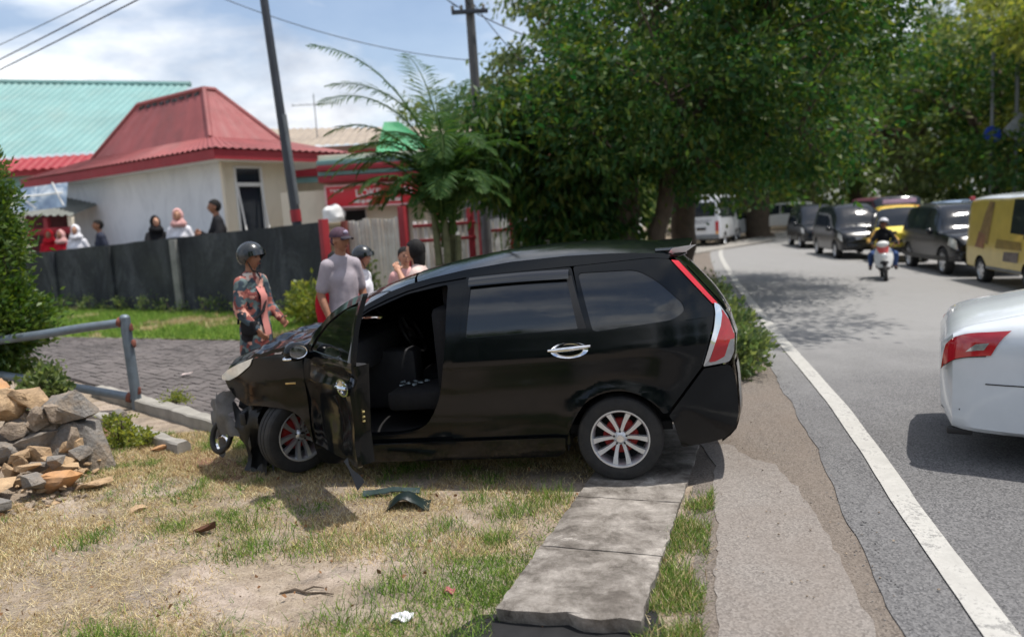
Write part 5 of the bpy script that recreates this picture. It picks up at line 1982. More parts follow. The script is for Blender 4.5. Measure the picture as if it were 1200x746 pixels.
mb.grid([list(reversed(r_)) for r_ in rows])
mb.grid(low)
mb.grid([rows[-1], low[-1]])
for c in (0, 28):
    mb.grid([[r_[c] for r_ in rows], [r_[c] for r_ in low]])
mb.build('roof_spoiler', P_, CAR, smooth=40)
for sd in (1, -1):
    mb = MB()
    mb.add([(-.43, .600 * sd, 1.60), (-.56, .590 * sd, 1.60), (-.63, .57 * sd, 1.640), (-.54, .605 * sd, 1.638), (-.46, .612 * sd, 1.63), (-.50, .575 * sd, 1.565), (-.56, .57 * sd, 1.58)],
           [(0, 1, 2, 3, 4), (0, 5, 6, 1)])
    
    mb.build('spoiler_end', MT['alloy'], CAR, smooth=20)

# dark inner shell so that nothing shines through the cabin
mb = MB()
mb.box((1.0, 0, .37), (2.75, 1.40, .06))
mb.box((.95, 0, .30), (1.0, 1.3, .16))
mb.box((2.36, 0, .72), (.06, 1.42, .72))
mb.box((-.30, 0, .62), (.85, 1.25, .5))
mb.box((-.66, 0, .66), (.12, 1.1, .4))
mb.build('underbody', MT['dark'], CAR, smooth=0)
mb = MB()
rows = []
for i in range(15):
    u = -.40 + 1.85 * i / 14
    rows.append([(u, v * (hw(u, ZE(u)) - .04), ZE(u) - .05 + .04 * (1 - v * v)) for v in [-1 + .2 * k for k in range(11)]])
mb.grid(rows)
mb.build('headliner', M('headliner', (.03, .03, .032), .95), CAR)
for sd in (1, -1):                                         # rear wheel housings
    mb = MB()
    pts = arc(0, .30, .385, -10, 150, 18)
    mb.grid([[(p[0], (.80) * sd, p[1]) for p in pts], [(p[0], .45 * sd, p[1]) for p in pts]])
    mb.add([(p[0], .45 * sd, p[1]) for p in pts], [tuple(range(len(pts)))])
    mb.build('wheel_housing', MT['dark'], CAR)
def seat(y, u0=1.28):
    s = MB()
    s.cbox((u0 + .26, y, .62), (.52, .50, .16), .05)
    s.cbox((u0 + .02, y, .98), (.15, .48, .70), .05, TR((0, 0, 0)) )
    o = s.build('seat', MT['seat'], CAR)
    s = MB()
    s.cbox((u0 - .03, y, 1.40), (.10, .26, .18), .04)
    s.tube([(u0, y - .06, 1.30), (u0 - .02, y - .06, 1.38)], .01, 6)
    s.tube([(u0, y + .06, 1.30), (u0 - .02, y + .06, 1.38)], .01, 6)
    s.build('headrest', MT['seat'], o)
seat(.37)
seat(-.37)
mb = MB()
mb.cbox((.55, 0, .66), (.5, 1.2, .18), .05)
mb.cbox((.30, 0, 1.0), (.16, 1.2, .66), .05)
mb.build('rear_bench', MT['seat'], CAR)
mb = MB()
mb.cbox((2.16, 0, .98), (.36, 1.36, .26), .06)
mb.cbox((2.02, .37, .93), (.10, .44, .14), .03)
mb.cbox((1.95, 0, .70), (.5, .22, .5), .04)
mb.build('dashboard', M('dashboard_plastic', (.03, .03, .033), .6, var=.2), CAR)
mb = MB()
T = TR((1.86, -.37, 1.02), (0, R(-62), 0))
prof = [(.185 + .016 * math.cos(a), .016 * math.sin(a)) for a in [2 * PI * i / 8 for i in range(8)]]
mb.lathe(prof, 28, T, close=True)
for a in (0, 2.1, 4.2):
    mb.tube([(0, 0, -.02), (.18 * math.cos(a), .18 * math.sin(a), 0)], .016, 6, T=T)
mb.lathe([(0, .01), (.06, .005), (.065, -.02), (0, -.04)], 14, T)
mb.build('steering_wheel', MT['black'], CAR)
mb = MB()
for i in range(7):
    mb.chunk((1.55 + .035 * i, .36 + .07 * (i % 3 - 1), .715), (.05, .06, .02), 60 + i, n=9)
mb.build('broken_glass_on_seat', M('glass_crumbs', (.35, .42, .45), .15, var=.3, vs=60, spec=.8), CAR, smooth=0)

# the open left front door, hinged at its front edge
HP = Vector((2.33, .80, 0))
def dw(u, z):
    return hw(u, z) - .80
def ddent(u, z):
    return .016 * noise.noise(Vector((u * 3, z * 3, 7))) + .004 * noise.noise(Vector((u * 9, z * 8, 2))) - .05 * math.exp(-(((u - 1.75) / .25) ** 2 + ((z - .62) / .22) ** 2)) - .035 * math.exp(-(((z - .98) / .05) ** 2)) * (1 if u < 2.1 else 0)
door = bpy.data.objects.new('open_door', None)
fd = [(p[0] - HP.x,) + tuple(p[1:]) for p in FD]
fdw = [(p[0] - HP.x,) + tuple(p[1:]) for p in FDW]
dwf = lambda u, z: dw(u + HP.x, z)
dd = lambda u, z: ddent(u + HP.x, z)
door = panel('open_front_door', rnd_poly(fd, .02), P_, CAR, [rnd_poly(fdw, .02)], wf=dwf, dent=dd, flange=.035, step=.045)
door['label'] = 'dented black front door swung wide open'
door.location = HP
door.rotation_euler = (0, R(1.0), R(-48))
panel('window_pane', rnd_poly(fdw, .02), MT['glass'], door, wf=dwf, yoff=-.012, flange=0)
low = [(-.03, .40), (-.03, 1.02), (-1.085, 1.08), (-1.04, .88), (-.965, .62), (-.965, .40)]
ip = panel('inner_trim', rnd_poly(low, .04), MT['seat'], door, wf=lambda u, z: -.10, flange=-.075)
mb = MB()
rows = []
for z in [.40 + .68 * i / 12 for i in range(13)]:
    ed = interp(z, [(.38, -.985), (.62, -.99), (.90, -1.06), (1.09, -1.11)])
    b_ = .012 * noise.noise(Vector((0, 0, z * 8)))
    rows.append([(ed + .006, dwf(ed, z) + dd(ed, z) - .012, z), (ed - .006 + b_, dwf(ed, z) - .05, z), (ed + .012, -.105, z)])
mb.grid(rows)
mb.build('latch_edge', P_, door)
mb = MB()
for z in (.70, .73, .765):
    mb = MB()
    mb.cbox((-1.03 + (z - .7) * -.2, -.045, z), (.018, .018, .014), .004)
    mb.build('latch_bolt', M('brass', (.62, .5, .22), .4, metal=.7), door)
mb = MB()
mb.tube([(fdw[5][0] - .012, dwf(fdw[5][0], fdw[5][1]) + .0, fdw[5][1]), (fdw[4][0] - .015, dwf(fdw[4][0], fdw[4][1]) + .0, fdw[4][1])], .014, 8)
mb.build('frame_seal', M('grey_seal', (.16, .17, .18), .5), door)
# chrome handle and crumpled bright patch around it
mb = MB()
cx, cz = -.95, .93
rows = []
for i in range(7):
    q = i / 6
    rows.append([(cx + .12 * (1 - q) * math.cos(t), dwf(cx, cz) + dd(cx, cz) + .022 - .02 * (q > .2), cz + .06 * (1 - q) * math.sin(t)) for t in [2 * PI * k / 20 for k in range(21)]])
mb.grid(rows)
mb.tube([(cx - .12 + .24 * k / 8, dwf(cx, cz) + dd(cx, cz) + .03 + .022 * math.sin(PI * k / 8), cz + .01) for k in range(9)], .012, 8)
mb.build('door_handle', MT['chrome'], door)
# mirror
mb = MB()
def mf(q, d):
    return q + Vector((0, 0, .02 * d.x * d.z))
mb.ell((-.24, .125, 1.13), (.062, .095, .068), 20, 14, fn=mf)
mb.tube([(-.18, -.02, 1.07), (-.22, .06, 1.10)], [.03, .026], 8)
mr = mb.build('mirror', P_, door)
mb = MB()
mb.tube([(-.24 + .064 * math.cos(a), .125 + .098 * math.sin(a), 1.09) for a in [PI * .05 + PI * .95 * k / 16 - .6 for k in range(17)]], .010, 8)
mb.build('chrome_band', MT['chrome'], mr)
mb = MB()
mb.lathe([(0, 0), (.044, 0.0), (.047, .01)], 18, TR((-.303, .13, 1.135), (0, R(-90), 0), (1, 1.4, 1)))
mb.build('mirror_glass', MT['chrome'], mr)
# hanging strip torn from the bottom of the door
mb = MB()
rows = []
for i in range(10):
    t = i / 9
    rows.append([(-.74 - .22 * t, .0 + .02 * math.sin(t * 5), .41 - .15 * t ** 1.6 - .02 * math.sin(t * 4)), (-.72 - .22 * t, .03, .38 - .16 * t ** 1.6)])
mb.grid(rows)
mb.build('torn_door_skin', MT['black'], door)

# wheels
def wheel(name, loc, steer=0, camber=0, side=1):
    w = bpy.data.objects.new(name, None)
    COL.objects.link(w)
    w.parent = CAR
    T = TR((0, 0, 0), (R(-90) * side, 0, 0))
    w.location = loc
    w.rotation_euler = (R(camber), 0, R(steer))
    mb = MB()
    pr = [(.205, -.088), (.235, -.095), (.275, -.095), (.297, -.086), (.308, -.070), (.310, -.030), (.304, -.028), (.304, -.020), (.310, -.018), (.310, .018), (.304, .020), (.304, .028), (.310, .030), (.308, .070), (.297, .086), (.275, .095), (.235, .095), (.212, .088), (.205, .080)]
    mb.lathe(pr, 64, T)
    mb.build('tyre', MT['tyre'], w, smooth=30)
    mb = MB()
    mb.lathe([(.214, .086), (.212, .092), (.203, .092), (.196, .082), (.190, .060), (.186, .0), (.186, -.08)], 64, T)
    for k in range(5):
        for s in (-1, 1):
            a0 = 2 * PI * k / 5 + PI / 2
            a_in, a_out = a0 + s * .42, a0 + s * .25
            pts = []
            n = 6
            for i in range(n + 1):
                t = i / n
                rr = .036 + .158 * t
                a = a_in + (a_out - a_in) * t ** .8
                ww = .027 - .002 * t + .020 * t * t
                zt = .066 + .016 * t - .012 * (1 - t)
                pts.append((rr, a, ww, zt))
            top_, bot_ = [], []
            o_ = len(mb.v)
            rows = []
            for rr, a, ww, zt in pts:
                c = Vector((math.cos(a), math.sin(a), 0)) * rr
                tdir = Vector((-math.sin(a), math.cos(a), 0))
                rows.append([c - tdir * ww / 2 + Vector((0, 0, zt - .035)), c - tdir * ww * .42 + Vector((0, 0, zt)), c + tdir * ww * .42 + Vector((0, 0, zt)), c + tdir * ww / 2 + Vector((0, 0, zt - .035))])
            mb.grid(rows, T)
    mb.lathe([(0, .070), (.030, .070), (.036, .064), (.050, .050), (.05, .02)], 24, T)
    rim = mb.build('rim', MT['alloy'], w, smooth=35)
    mb = MB()
    mb.lathe([(.0, .076), (.024, .076), (.028, .068)], 20, T)
    mb.build('hub_cap', MT['chrome'], rim)
    mb = MB()
    for k in range(5):
        a = 2 * PI * k / 5 + PI / 2
        mb.lathe([(0, .062), (.007, .062), (.008, .04)], 8, T @ TR((.048 * math.cos(a + .63), .048 * math.sin(a + .63), 0)))
    mb.build('lug_nuts', MT['black'], rim)
    mb = MB()
    mb.lathe([(0, -.005), (.118, -.005), (.128, -.015), (.128, -.05)], 30, T)
    mb.build('brake_drum', MT['red_drum'], w)
    mb = MB()
    mb.lathe([(0, -.05), (.186, -.05)], 30, T)
    mb.build('backplate', MT['dark'], w)
    return w
wheel('rear_wheel', (0, .712, .31))
wheel('rear_wheel', (0, -.712, .31), side=-1)
wheel('front_wheel', (2.60, .575, .40), steer=56, camber=-4)
wheel('front_wheel', (2.655, -.66, .40), steer=14, side=-1)

# what is left of the front end
r = random.Random(4)
mb = MB()
mb.cbox((2.93, 0, .80), (.06, 1.0, .07), .01)
mb.cbox((2.97, .05, .36), (.07, 1.05, .09), .01)
for y in (-.45, -.1, .3):
    mb.cbox((2.95, y, .58), (.05, .05, .42), .008, TR((0, 0, 0), (.03, .04, 0)))
mb.box((2.88, 0, .58), (.05, .82, .42))
mb.box((2.66, 0, .62), (.40, .80, .40))
mb.cbox((3.06, -.1, .56), (.05, .95, .10), .012, TR((0, 0, 0), (0, 0, .10)))
for i in range(14):
    a = (2.9 + r.uniform(-.1, .2), r.uniform(-.4, .5), r.uniform(.3, .8))
    mb.tube([a, (a[0] + r.uniform(-.1, .2), a[1] + r.uniform(-.1, .2), a[2] + r.uniform(-.25, .1)), (a[0] + r.uniform(-.1, .3), a[1] + r.uniform(-.1, .3), a[2] + r.uniform(-.4, .1))], .012, 6)
mb.build('radiator_support', MT['black'], CAR)
def torn_sheet(name, pts_u, f, mat, nn=12, seed=0, th=.004):
    """bent sheet: f(s, t) gives a point"""
    rows, rows2 = [], []
    for i in range(nn + 1):
        a, b = [], []
        for j in range(nn + 1):
            s, t = i / nn, j / nn
            p = Vector(f(s, t))
            s_, t_ = s - .5, t - .5
            k_ = 1 + .35 * noise.noise(Vector((s * 7, t * 7, seed * 3.3)))
            p = Vector(f(.5 + s_ * (k_ if abs(t_) < .5 or True else 1), .5 + t_ * k_))
            p += Vector((noise.noise(p * 9 + Vector((seed, 0, 0))), noise.noise(p * 9 + Vector((0, seed, 3))), noise.noise(p * 8 + Vector((5, 0, seed))))) * .03
            a.append(p)
            b.append(p + Vector((.003, -.004, 0)))
        rows.append(a)
        rows2.append(b)
    mb = MB()
    mb.grid(rows)
    mb.grid([list(reversed(q)) for q in rows2])
    return mb.build(name, mat, CAR, smooth=50)
torn_sheet('torn_bumper', 0, lambda s, t: (3.10 + .36 * s + .05 * math.sin(3 * t), .52 - .10 * s + .09 * math.sin(4 * s + t), .76 - .05 * s - (.34 + .14 * s) * t + .06 * math.sin(5 * s)), MT['trim_grey'], seed=1)
torn_sheet('torn_bumper', 0, lambda s, t: (2.86 + .26 * s, .60 - .03 * s + .07 * math.sin(6 * t), .66 - .58 * t + .06 * math.sin(7 * s)), MT['black'], seed=5)
torn_sheet('fender_liner', 0, lambda s, t: (2.62 + .36 * math.cos(R(-25 + 100 * s)) + .03 * math.sin(9 * t), .30 + .36 * t, .36 + .37 * math.sin(R(-40 + 115 * s))), MT['black'], seed=9)
torn_sheet('fender_liner', 0, lambda s, t: (2.90 + .15 * s, .64 - .06 * s - .10 * math.sin(3 * t), .58 - .49 * t - .06 * math.sin(PI * s) * t), MT['black'], seed=12)
torn_sheet('fender_liner', 0, lambda s, t: (2.86 + .24 * s + .04 * math.sin(8 * t), .45 + .12 * t, .82 - .30 * t - .1 * s), MT['dark'], seed=15)
mb = MB()
T = TR((3.36, .45, .37), (R(-78), R(-24), R(-20)), (1, 1.35, 1))
prof = [(.10 + .022 * math.cos(a), .022 * math.sin(a)) for a in [2 * PI * i / 8 for i in range(8)]]
mb.lathe(prof, 26, T, close=True)
mb.build('fog_lamp_surround', MT['black'], CAR)
mb = MB()
mb.lathe([(.05, .0), (.062, .012), (.074, .0)], 22, TR((3.35, .47, .31), (R(-78), R(-24), R(-20))))
mb.build('fog_lamp_ring', MT['chrome'], CAR)
mb = MB()
mb.cbox((2.47, hw(2.47, .86) + .006, .86), (.085, .006, .014), .002)
mb.build('fender_badge', M('gold_badge', (.55, .40, .18), .35, metal=.8), CAR)
mb = MB()
mb.tube([(-.62, -.2, .24), (-.78, -.2, .22)], .025, 10)
mb.build('exhaust', MT['grey_metal'], CAR)

# pieces fallen from the car
def debris(name, label, cat, loc, f, mat, seed, n=10, group=None):
    rows, low_ = [], []
    for i in range(n + 1):
        a, b = [], []
        for j in range(n + 1):
            p = Vector(f(i / n, j / n))
            p += Vector((0, 0, .012)) * noise.noise(p * 14 + Vector((seed, 0, 0)))
            a.append(p)
            b.append(p - Vector((0, 0, .008)))
        rows.append(a)
        low_.append(b)
    mb = MB()
    mb.grid([list(reversed(q)) for q in rows])
    mb.grid(low_)
    for k in (0, n):
        mb.grid([rows[k], low_[k]])
        mb.grid([[q[k] for q in rows], [q[k] for q in low_]])
    o = mb.build(name, mat, smooth=50)
    o.location = loc
    return tag(o, label, cat, group)
debris('plastic_cover', 'dark green black curved plastic cover lying on the dry grass in front of the minivan', 'debris', (-.80, 5.17, .0),
       lambda s, t: (-.15 + .30 * s, -.09 + .19 * t + .02 * math.sin(5 * s), .015 + .105 * math.sin(PI * min(1, s * 1.1)) * math.sin(PI * (t * .6 + .25)) * (1 - .25 * s)), M('green_black_plastic', (.012, .022, .022), .35, var=.4, vs=9, coat=.3), 3)
debris('door_trim', 'long flat dark trim strip lying under the open front door', 'debris', (-1.0, 5.42, .0),
       lambda s, t: (-.17 + .42 * s, -.03 + .06 * t, .02 + .02 * math.sin(PI * s) + .015 * t), M('teal_trim', (.03, .05, .05), .4, var=.3, vs=12), 8)
# ------------------------------------------------------------------ people
VOX = [.014]
def skin_mesh(name, joints, bones, mats, sub=2, sharp=0):
    """joints {key: ((x, y, z), radius or (front-back, sideways))}: tapered limbs fused into one continuous surface"""
    mb = MB()
    def rr(k):
        q = joints[k][1]
        return q if hasattr(q, '__len__') else (q, q)
    for k in joints:
        p, (a, b) = joints[k][0], rr(k)
        mb.ell(p, (a, b, min(a, b)), 14, 10)
    for k0, k1 in bones:
        p0, p1 = Vector(joints[k0][0]), Vector(joints[k1][0])
        r0, r1 = rr(k0), rr(k1)
        d = (p1 - p0).normalized()
        X = Vector((1, 0, 0)) - d * d.x
        if X.length < .2:
            X = Vector((0, 0, 1)) - d * d.z
        X.normalize()
        Y = d.cross(X)
        ell_ = r0[0] != r0[1] or r1[0] != r1[1]
        rows = []
        for i in range(6):
            t = i / 5
            c = p0.lerp(p1, t)
            s_ = t * t * (3 - 2 * t)
            a, b = r0[0] + (r1[0] - r0[0]) * s_, r0[1] + (r1[1] - r0[1]) * s_
            rows.append([c + X * a * math.cos(q) + Y * b * math.sin(q) for q in [2 * PI * j / 16 for j in range(16)]])
        n0 = len(mb.v)
        mb.grid([r_ + [r_[0]] for r_ in rows])
        mb.add(rows[0], [tuple(range(15, -1, -1))])
        mb.add(rows[-1], [tuple(range(16))])
    me = mb.mesh('tmp_skin', [MT['black']], smooth=0)
    bm = bmesh.new()
    bm.from_mesh(me)
    bmesh.ops.remove_doubles(bm, verts=bm.verts, dist=1e-5)
    bmesh.ops.recalc_face_normals(bm, faces=bm.faces)
    bm.to_mesh(me)
    bm.free()
    o = bpy.data.objects.new('tmp_skin', me)
    COL.objects.link(o)
    m = o.modifiers.new('remesh', 'REMESH')
    m.mode = 'VOXEL'
    m.voxel_size = VOX[0]
    m = o.modifiers.new('smooth', 'SMOOTH')
    m.factor = .5
    m.iterations = 6
    bpy.context.view_layer.update()
    dg = bpy.context.evaluated_depsgraph_get()
    out = bpy.data.meshes.new_from_object(o.evaluated_get(dg))
    bpy.data.objects.remove(o)
    bpy.data.meshes.remove(me)
    out.name = name
    out.materials.clear()
    for m in mats:
        out.materials.append(m)
    return out

def mesh_into(mb, me, T=None):
    mb.add([v.co.copy() for v in me.vertices], [list(p.vertices) for p in me.polygons], T)

def head_fn(c, yaw, fem):
    ca, sa = math.cos(yaw), math.sin(yaw)
    def f(q, d):
        # d in head frame: x forward
        x, y, z = d.x, d.y, d.z
        p = Vector((x * .098, y * .076, z * .118))
        if z < 0:                                          # jaw narrows to the chin
            k = 1 + z * .30
            p.y *= k
            p.x *= 1 + z * .10
            if x > 0:
                p.x += .010 * max(0, -z - .45)
        if x > .2:                                         # flat face, nose, brow, lips
            p.x -= .010 * (x - .2)
            p.x += .030 * math.exp(-((y / .16) ** 2 + ((z + .12) / .17) ** 2))
            p.x += .006 * math.exp(-((y / .5) ** 2 + ((z - .25) / .10) ** 2))
            p.x -= .008 * math.exp(-(((abs(y) - .36) / .16) ** 2 + ((z - .08) / .12) ** 2))
            p.x += .006 * math.exp(-((y / .28) ** 2 + ((z + .50) / .08) ** 2))
        if x < 0:
            p.x *= 1.02
        return Vector((c[0] + p.x * ca - p.y * sa, c[1] + p.x * sa + p.y * ca, c[2] + p.z))
    return f

def hand(mb, wrist, dirv, palm_n, s=1.0, curl=.5):
    """palm plus four unequal bent fingers and a thumb from the side of the palm"""
    w = Vector(wrist)
    d = Vector(dirv).normalized()
    n = Vector(palm_n)
    n = (n - d * n.dot(d)).normalized()
    side = d.cross(n)
    c = w + d * .045 * s
    M_ = Matrix((side, d, n)).transposed().to_4x4()
    mb.ell((0, 0, 0), (.040 * s, .055 * s, .017 * s), 12, 8, Matrix.Translation(c) @ M_)
    for k, (off, ln) in enumerate(((-.028, .062), (-.010, .074), (.009, .070), (.027, .056))):
        p = w + d * .088 * s + side * off * s
        pts = [p]
        a = 0.0
        for j, f in enumerate((.45, .32, .25)):
            a += curl * (.5 + .5 * j)
            p = p + (d * math.cos(a) + n * math.sin(a)) * ln * f * s
            pts.append(p)
        mb.tube(pts, [.0095 * s, .009 * s, .0085 * s, .006 * s], 7)
    p = w + d * .03 * s - side * .035 * s
    mb.tube([p, p + (d * .5 - side * .7 + n * .3).normalized() * .032 * s, p + (d * .75 - side * .55 + n * .5).normalized() * .060 * s], [.012 * s, .010 * s, .007 * s], 7)

def person(label, loc, rz, h=1.70, shirt='c_grey', trousers='c_dark', head='hair', skin='skin', fem=False, sleeve=.55, arms=None, head_yaw=0.0, lean=0.0, legs=None, build=1.0, sit=False, hem=.86, lod=1, shoes=True, hips=None, scale=None, head_extra=None):
    """figure facing +X; arms = ((elbow L, wrist L), (elbow R, wrist R)) in metres for a 1.70 m body"""
    t = thing('person', label, 'person', loc, rz)
    k = (scale or 1.0) * h / 1.70
    b = build
    hz = .92 if hips is None else hips
    dz = hz - .92
    lx = lean
    J = {
        'pel': ((0, 0, hz), (.112 * b, .140 * b)), 'sp': ((.01 + lx * .3, 0, hz + .17), (.102 * b, .128 * b)),
        'ch': ((lx * .75, 0, hz + .36), (.112 * b, .148 * b)), 'nk0': ((lx, 0, hz + .505), (.070, .100)), 'nk': ((lx * 1.1 + .012, 0, hz + .60), .054), 'hd': ((lx * 1.15 + .02, 0, hz + .68), .055),
    }
    sw = .140 if fem else .152
    sw *= b
    B = [('pel', 'sp'), ('sp', 'ch'), ('ch', 'nk0'), ('nk0', 'nk'), ('nk', 'hd')]
    if arms is None:
        arms = (((-.03, .225, 1.13), (.05, .225, .88)), ((-.03, -.225, 1.13), (.05, -.225, .88)))
    for s_, (el, wr), nm in ((1, arms[0], 'l'), (-1, arms[1], 'r')):
        J['sh' + nm] = ((lx * .9, sw * s_, hz + .49), .060 * b)
        J['ua' + nm] = (tuple(Vector(J['sh' + nm][0]).lerp(Vector(el) + Vector((0, 0, dz)), .5)), .052 * b)
        J['el' + nm] = ((el[0], el[1], el[2] + dz), .042)
        J['fa' + nm] = (tuple((Vector(el) * .6 + Vector(wr) * .4) + Vector((0, 0, dz))), .042)
        J['wr' + nm] = ((wr[0], wr[1], wr[2] + dz), .029)
        B += [('nk0', 'sh' + nm), ('sh' + nm, 'ua' + nm), ('ua' + nm, 'el' + nm), ('el' + nm, 'fa' + nm), ('fa' + nm, 'wr' + nm)]
    if legs is None:
        legs = (((.02, .10, .50), (-.01, .11, .085)), ((.03, -.10, .50), (.02, -.11, .085)))
    for s_, (kn, an), nm in ((1, legs[0], 'l'), (-1, legs[1], 'r')):
        J['hp' + nm] = ((.0, .09 * s_, hz - .05), .092 * b)
        J['kn' + nm] = (kn, .062 * b)
        J['cf' + nm] = (tuple(Vector(kn).lerp(Vector(an), .35) + Vector((-.015, 0, 0))), .060 * b)
        J['an' + nm] = (an, .042)
        J['to' + nm] = ((an[0] + .15, an[1] + .02 * s_, an[2] - .045), .034)
        B += [('pel', 'hp' + nm), ('hp' + nm, 'kn' + nm), ('kn' + nm, 'cf' + nm), ('cf' + nm, 'an' + nm), ('an' + nm, 'to' + nm)]
    K = Matrix.Diagonal((k, k, k, 1))
    me = skin_mesh('body', J, B, [MT[skin]])
    mb = MB()
    mesh_into(mb, me, K)
    bpy.data.meshes.remove(me)
    hc = Vector((lx * 1.2 + .035, 0, hz + .735))
    mb.ell((0, 0, 0), (1, 1, 1), 28, 20, K, fn=head_fn(hc, head_yaw, fem))
    hy = Matrix.Translation(hc) @ Matrix.Rotation(head_yaw, 4, 'Z')
    for s_ in (-1, 1):
        mb.ell((-.005, .076 * s_, -.008), (.018, .010, .030), 10, 8, K @ hy)
    for s_, (el, wr), nm in ((1, arms[0], 'l'), (-1, arms[1], 'r')):
        w_ = Vector(J['wr' + nm][0])
        d_ = (w_ - Vector(J['el' + nm][0])).normalized()
        hb = MB()
        hand(hb, w_ - d_ * .015, d_, Vector((.3, -s_, .1)), curl=.45)
        mb.add(hb.v, hb.f, K)
    mb.mi = 1
    for s_ in (-1, 1):
        mb.ell((.087, .030 * s_, .010), (.007, .012, .006), 8, 6, K @ hy)
        mb.tube([K @ hy @ Vector((.092, .016 * s_, .034)), K @ hy @ Vector((.090, .046 * s_, .036))], .004 * k, 5)
    mb.mi = 2
    mb.ell((.088, 0, -.060), (.010, .024, .007), 10, 6, K @ hy)
    mb.build('body', [MT[skin], MT['eye'], MT['lip']], t, smooth=60)
    # shirt: same joints, fuller, ending at hem and sleeve
    def grown(keys, f, add=.0):
        return {q: (J[q][0], tuple(x * f + add for x in J[q][1]) if hasattr(J[q][1], '__len__') else J[q][1] * f + add) for q in keys}
    SJ = grown(['pel', 'sp', 'ch', 'nk0', 'shl', 'ual', 'shr', 'uar'], 1.10, .008)
    SJ['nk0'] = ((J['nk0'][0][0], 0, J['nk0'][0][2] - .005), (.086, .125))
    SB = [('pel', 'sp'), ('sp', 'ch'), ('ch', 'nk0')]
    SJ['hem'] = ((J['pel'][0][0], 0, hz - .92 + hem - .02), (.152 * b, .208 * b))
    SJ['pel'] = (J['pel'][0], (.140 * b, .190 * b))
    SB.append(('pel', 'hem'))
    for nm in 'lr':
        SB += [('nk0', 'sh' + nm), ('sh' + nm, 'ua' + nm)]
        if sleeve > .5:
            q = min(1.0, (sleeve - .5) * 2)
            a_, e_ = Vector(J['ua' + nm][0]), Vector(J['el' + nm][0])
            SJ['se' + nm] = (tuple(a_.lerp(e_, min(1, q * 1.0))), .060)
            SB.append(('ua' + nm, 'se' + nm))
            if sleeve > 1.0:
                SJ['sw' + nm] = (tuple(Vector(J['wr' + nm][0]).lerp(e_, .08)), .046)
                SB.append(('se' + nm, 'sw' + nm))
    me = skin_mesh('shirt', SJ, SB, [MT[shirt]])
    mb = MB()
    mesh_into(mb, me)
    bpy.data.meshes.remove(me)
    for v in mb.v:                                         # folds
        nz = noise.noise(v * 9) * .008 + noise.noise(Vector((v.x * 20, v.y * 20, v.z * 6))) * .006
        v += Vector((v.x, v.y, 0)).normalized() * nz if Vector((v.x, v.y, 0)).length > 1e-4 else Vector()
    mb.v = [K @ v for v in mb.v]
    mb.build('shirt', MT[shirt], t, smooth=60)
    TJ = grown(['pel', 'hpl', 'knl', 'cfl', 'hpr', 'knr', 'cfr'], 1.10, .006)
    for nm in 'lr':
        a_ = J['an' + nm][0]
        TJ['cu' + nm] = ((a_[0] - .01, a_[1], a_[2] + .03), .062)
    me = skin_mesh('trousers', TJ, [('pel', 'hpl'), ('hpl', 'knl'), ('knl', 'cfl'), ('cfl', 'cul'), ('pel', 'hpr'), ('hpr', 'knr'), ('knr', 'cfr'), ('cfr', 'cur')], [MT[trousers]])
    mb = MB()
    mesh_into(mb, me, K)
    bpy.data.meshes.remove(me)
    mb.build('trousers', MT[trousers], t, smooth=60)
    for nm in 'lr':
        a_, q_ = Vector(J['an' + nm][0]), Vector(J['to' + nm][0])
        mb = MB()
        mb.ell((0, 0, 0), (.135, .048, .045), 14, 10, K @ Matrix.Translation((a_ + q_) / 2 + Vector((.0, 0, -.015))))
        mb.build('shoe', MT['c_black'], t)
    HK = K @ hy
    def dome(zcut, rx, ry, rz_, cx=-.012, cz=.022, thick=0.0, nz=0.0, tilt=0.0):
        m = MB()
        rows = []
        for i in range(13):
            th = (PI * zcut) * i / 12
            row = []
            for j in range(33):
                ph = 2 * PI * j / 32
                d = Vector((math.sin(th) * math.cos(ph), math.sin(th) * math.sin(ph), math.cos(th)))
                cut = 1.0
                if tilt:
                    d = Vector((d.x * math.cos(tilt) + d.z * -math.sin(tilt), d.y, d.z * math.cos(tilt) + d.x * math.sin(tilt)))
                p = Vector((cx + d.x * rx, d.y * ry, cz + d.z * rz_))
                if nz:
                    p += d * nz * noise.noise(d * 6)
                row.append(p)
            rows.append(row)
        m.grid([list(reversed(r_)) for r_ in rows], HK)
        return m
    if head == 'hair' or head == 'long':
        mb = dome(.5, .106, .086, .108, cx=-.014, cz=.022, nz=.010, tilt=.50)
        mb.ell((-.035, 0, .0), (.075, .082, .085), 20, 12, HK)
        if head == 'long':
            mb.ell((-.045, 0, -.06), (.070, .088, .15), 20, 14, HK, fn=lambda q, d: q + d * .008 * noise.noise(q * 22))
            mb.ell((-.03, .03, .01), (.085, .075, .11), 20, 14, HK)
            mb.ell((-.03, -.03, .01), (.085, .075, .11), 20, 14, HK)
        mb.build('hair', MT['hair'], t, smooth=60)
    elif head == 'cap':
        mb = dome(.5, .110, .090, .100, cx=-.010, cz=.030)
        mb.ell((-.035, 0, -.005), (.068, .079, .06), 18, 12, HK)
        cp = mb.build('cap', M('dark_maroon_cap', srgb(74, 52, 66), .85, var=.2, vs=20), t, smooth=60)
        mb = MB()
        rows = []
        for i in range(7):
            q = i / 6
            rows.append([(.085 + .085 * q * math.cos(a) * 1.0, .075 * math.sin(a) * (1 - .15 * q), .042 - .022 * q - .018 * math.sin(a) ** 2) for a in [-PI / 2 + PI * j / 12 for j in range(13)]])
        mb.grid(rows, HK)
        mb.grid([[Vector(p) - Vector((0, 0, .004)) for p in reversed(r_)] for r_ in rows], HK)
        mb.build('peak', M('cap_peak', srgb(40, 36, 48), .8, var=.2), cp, smooth=60)
        mb = MB()
        mb.ell((.088, 0, .075), (.012, .032, .020), 12, 8, HK)
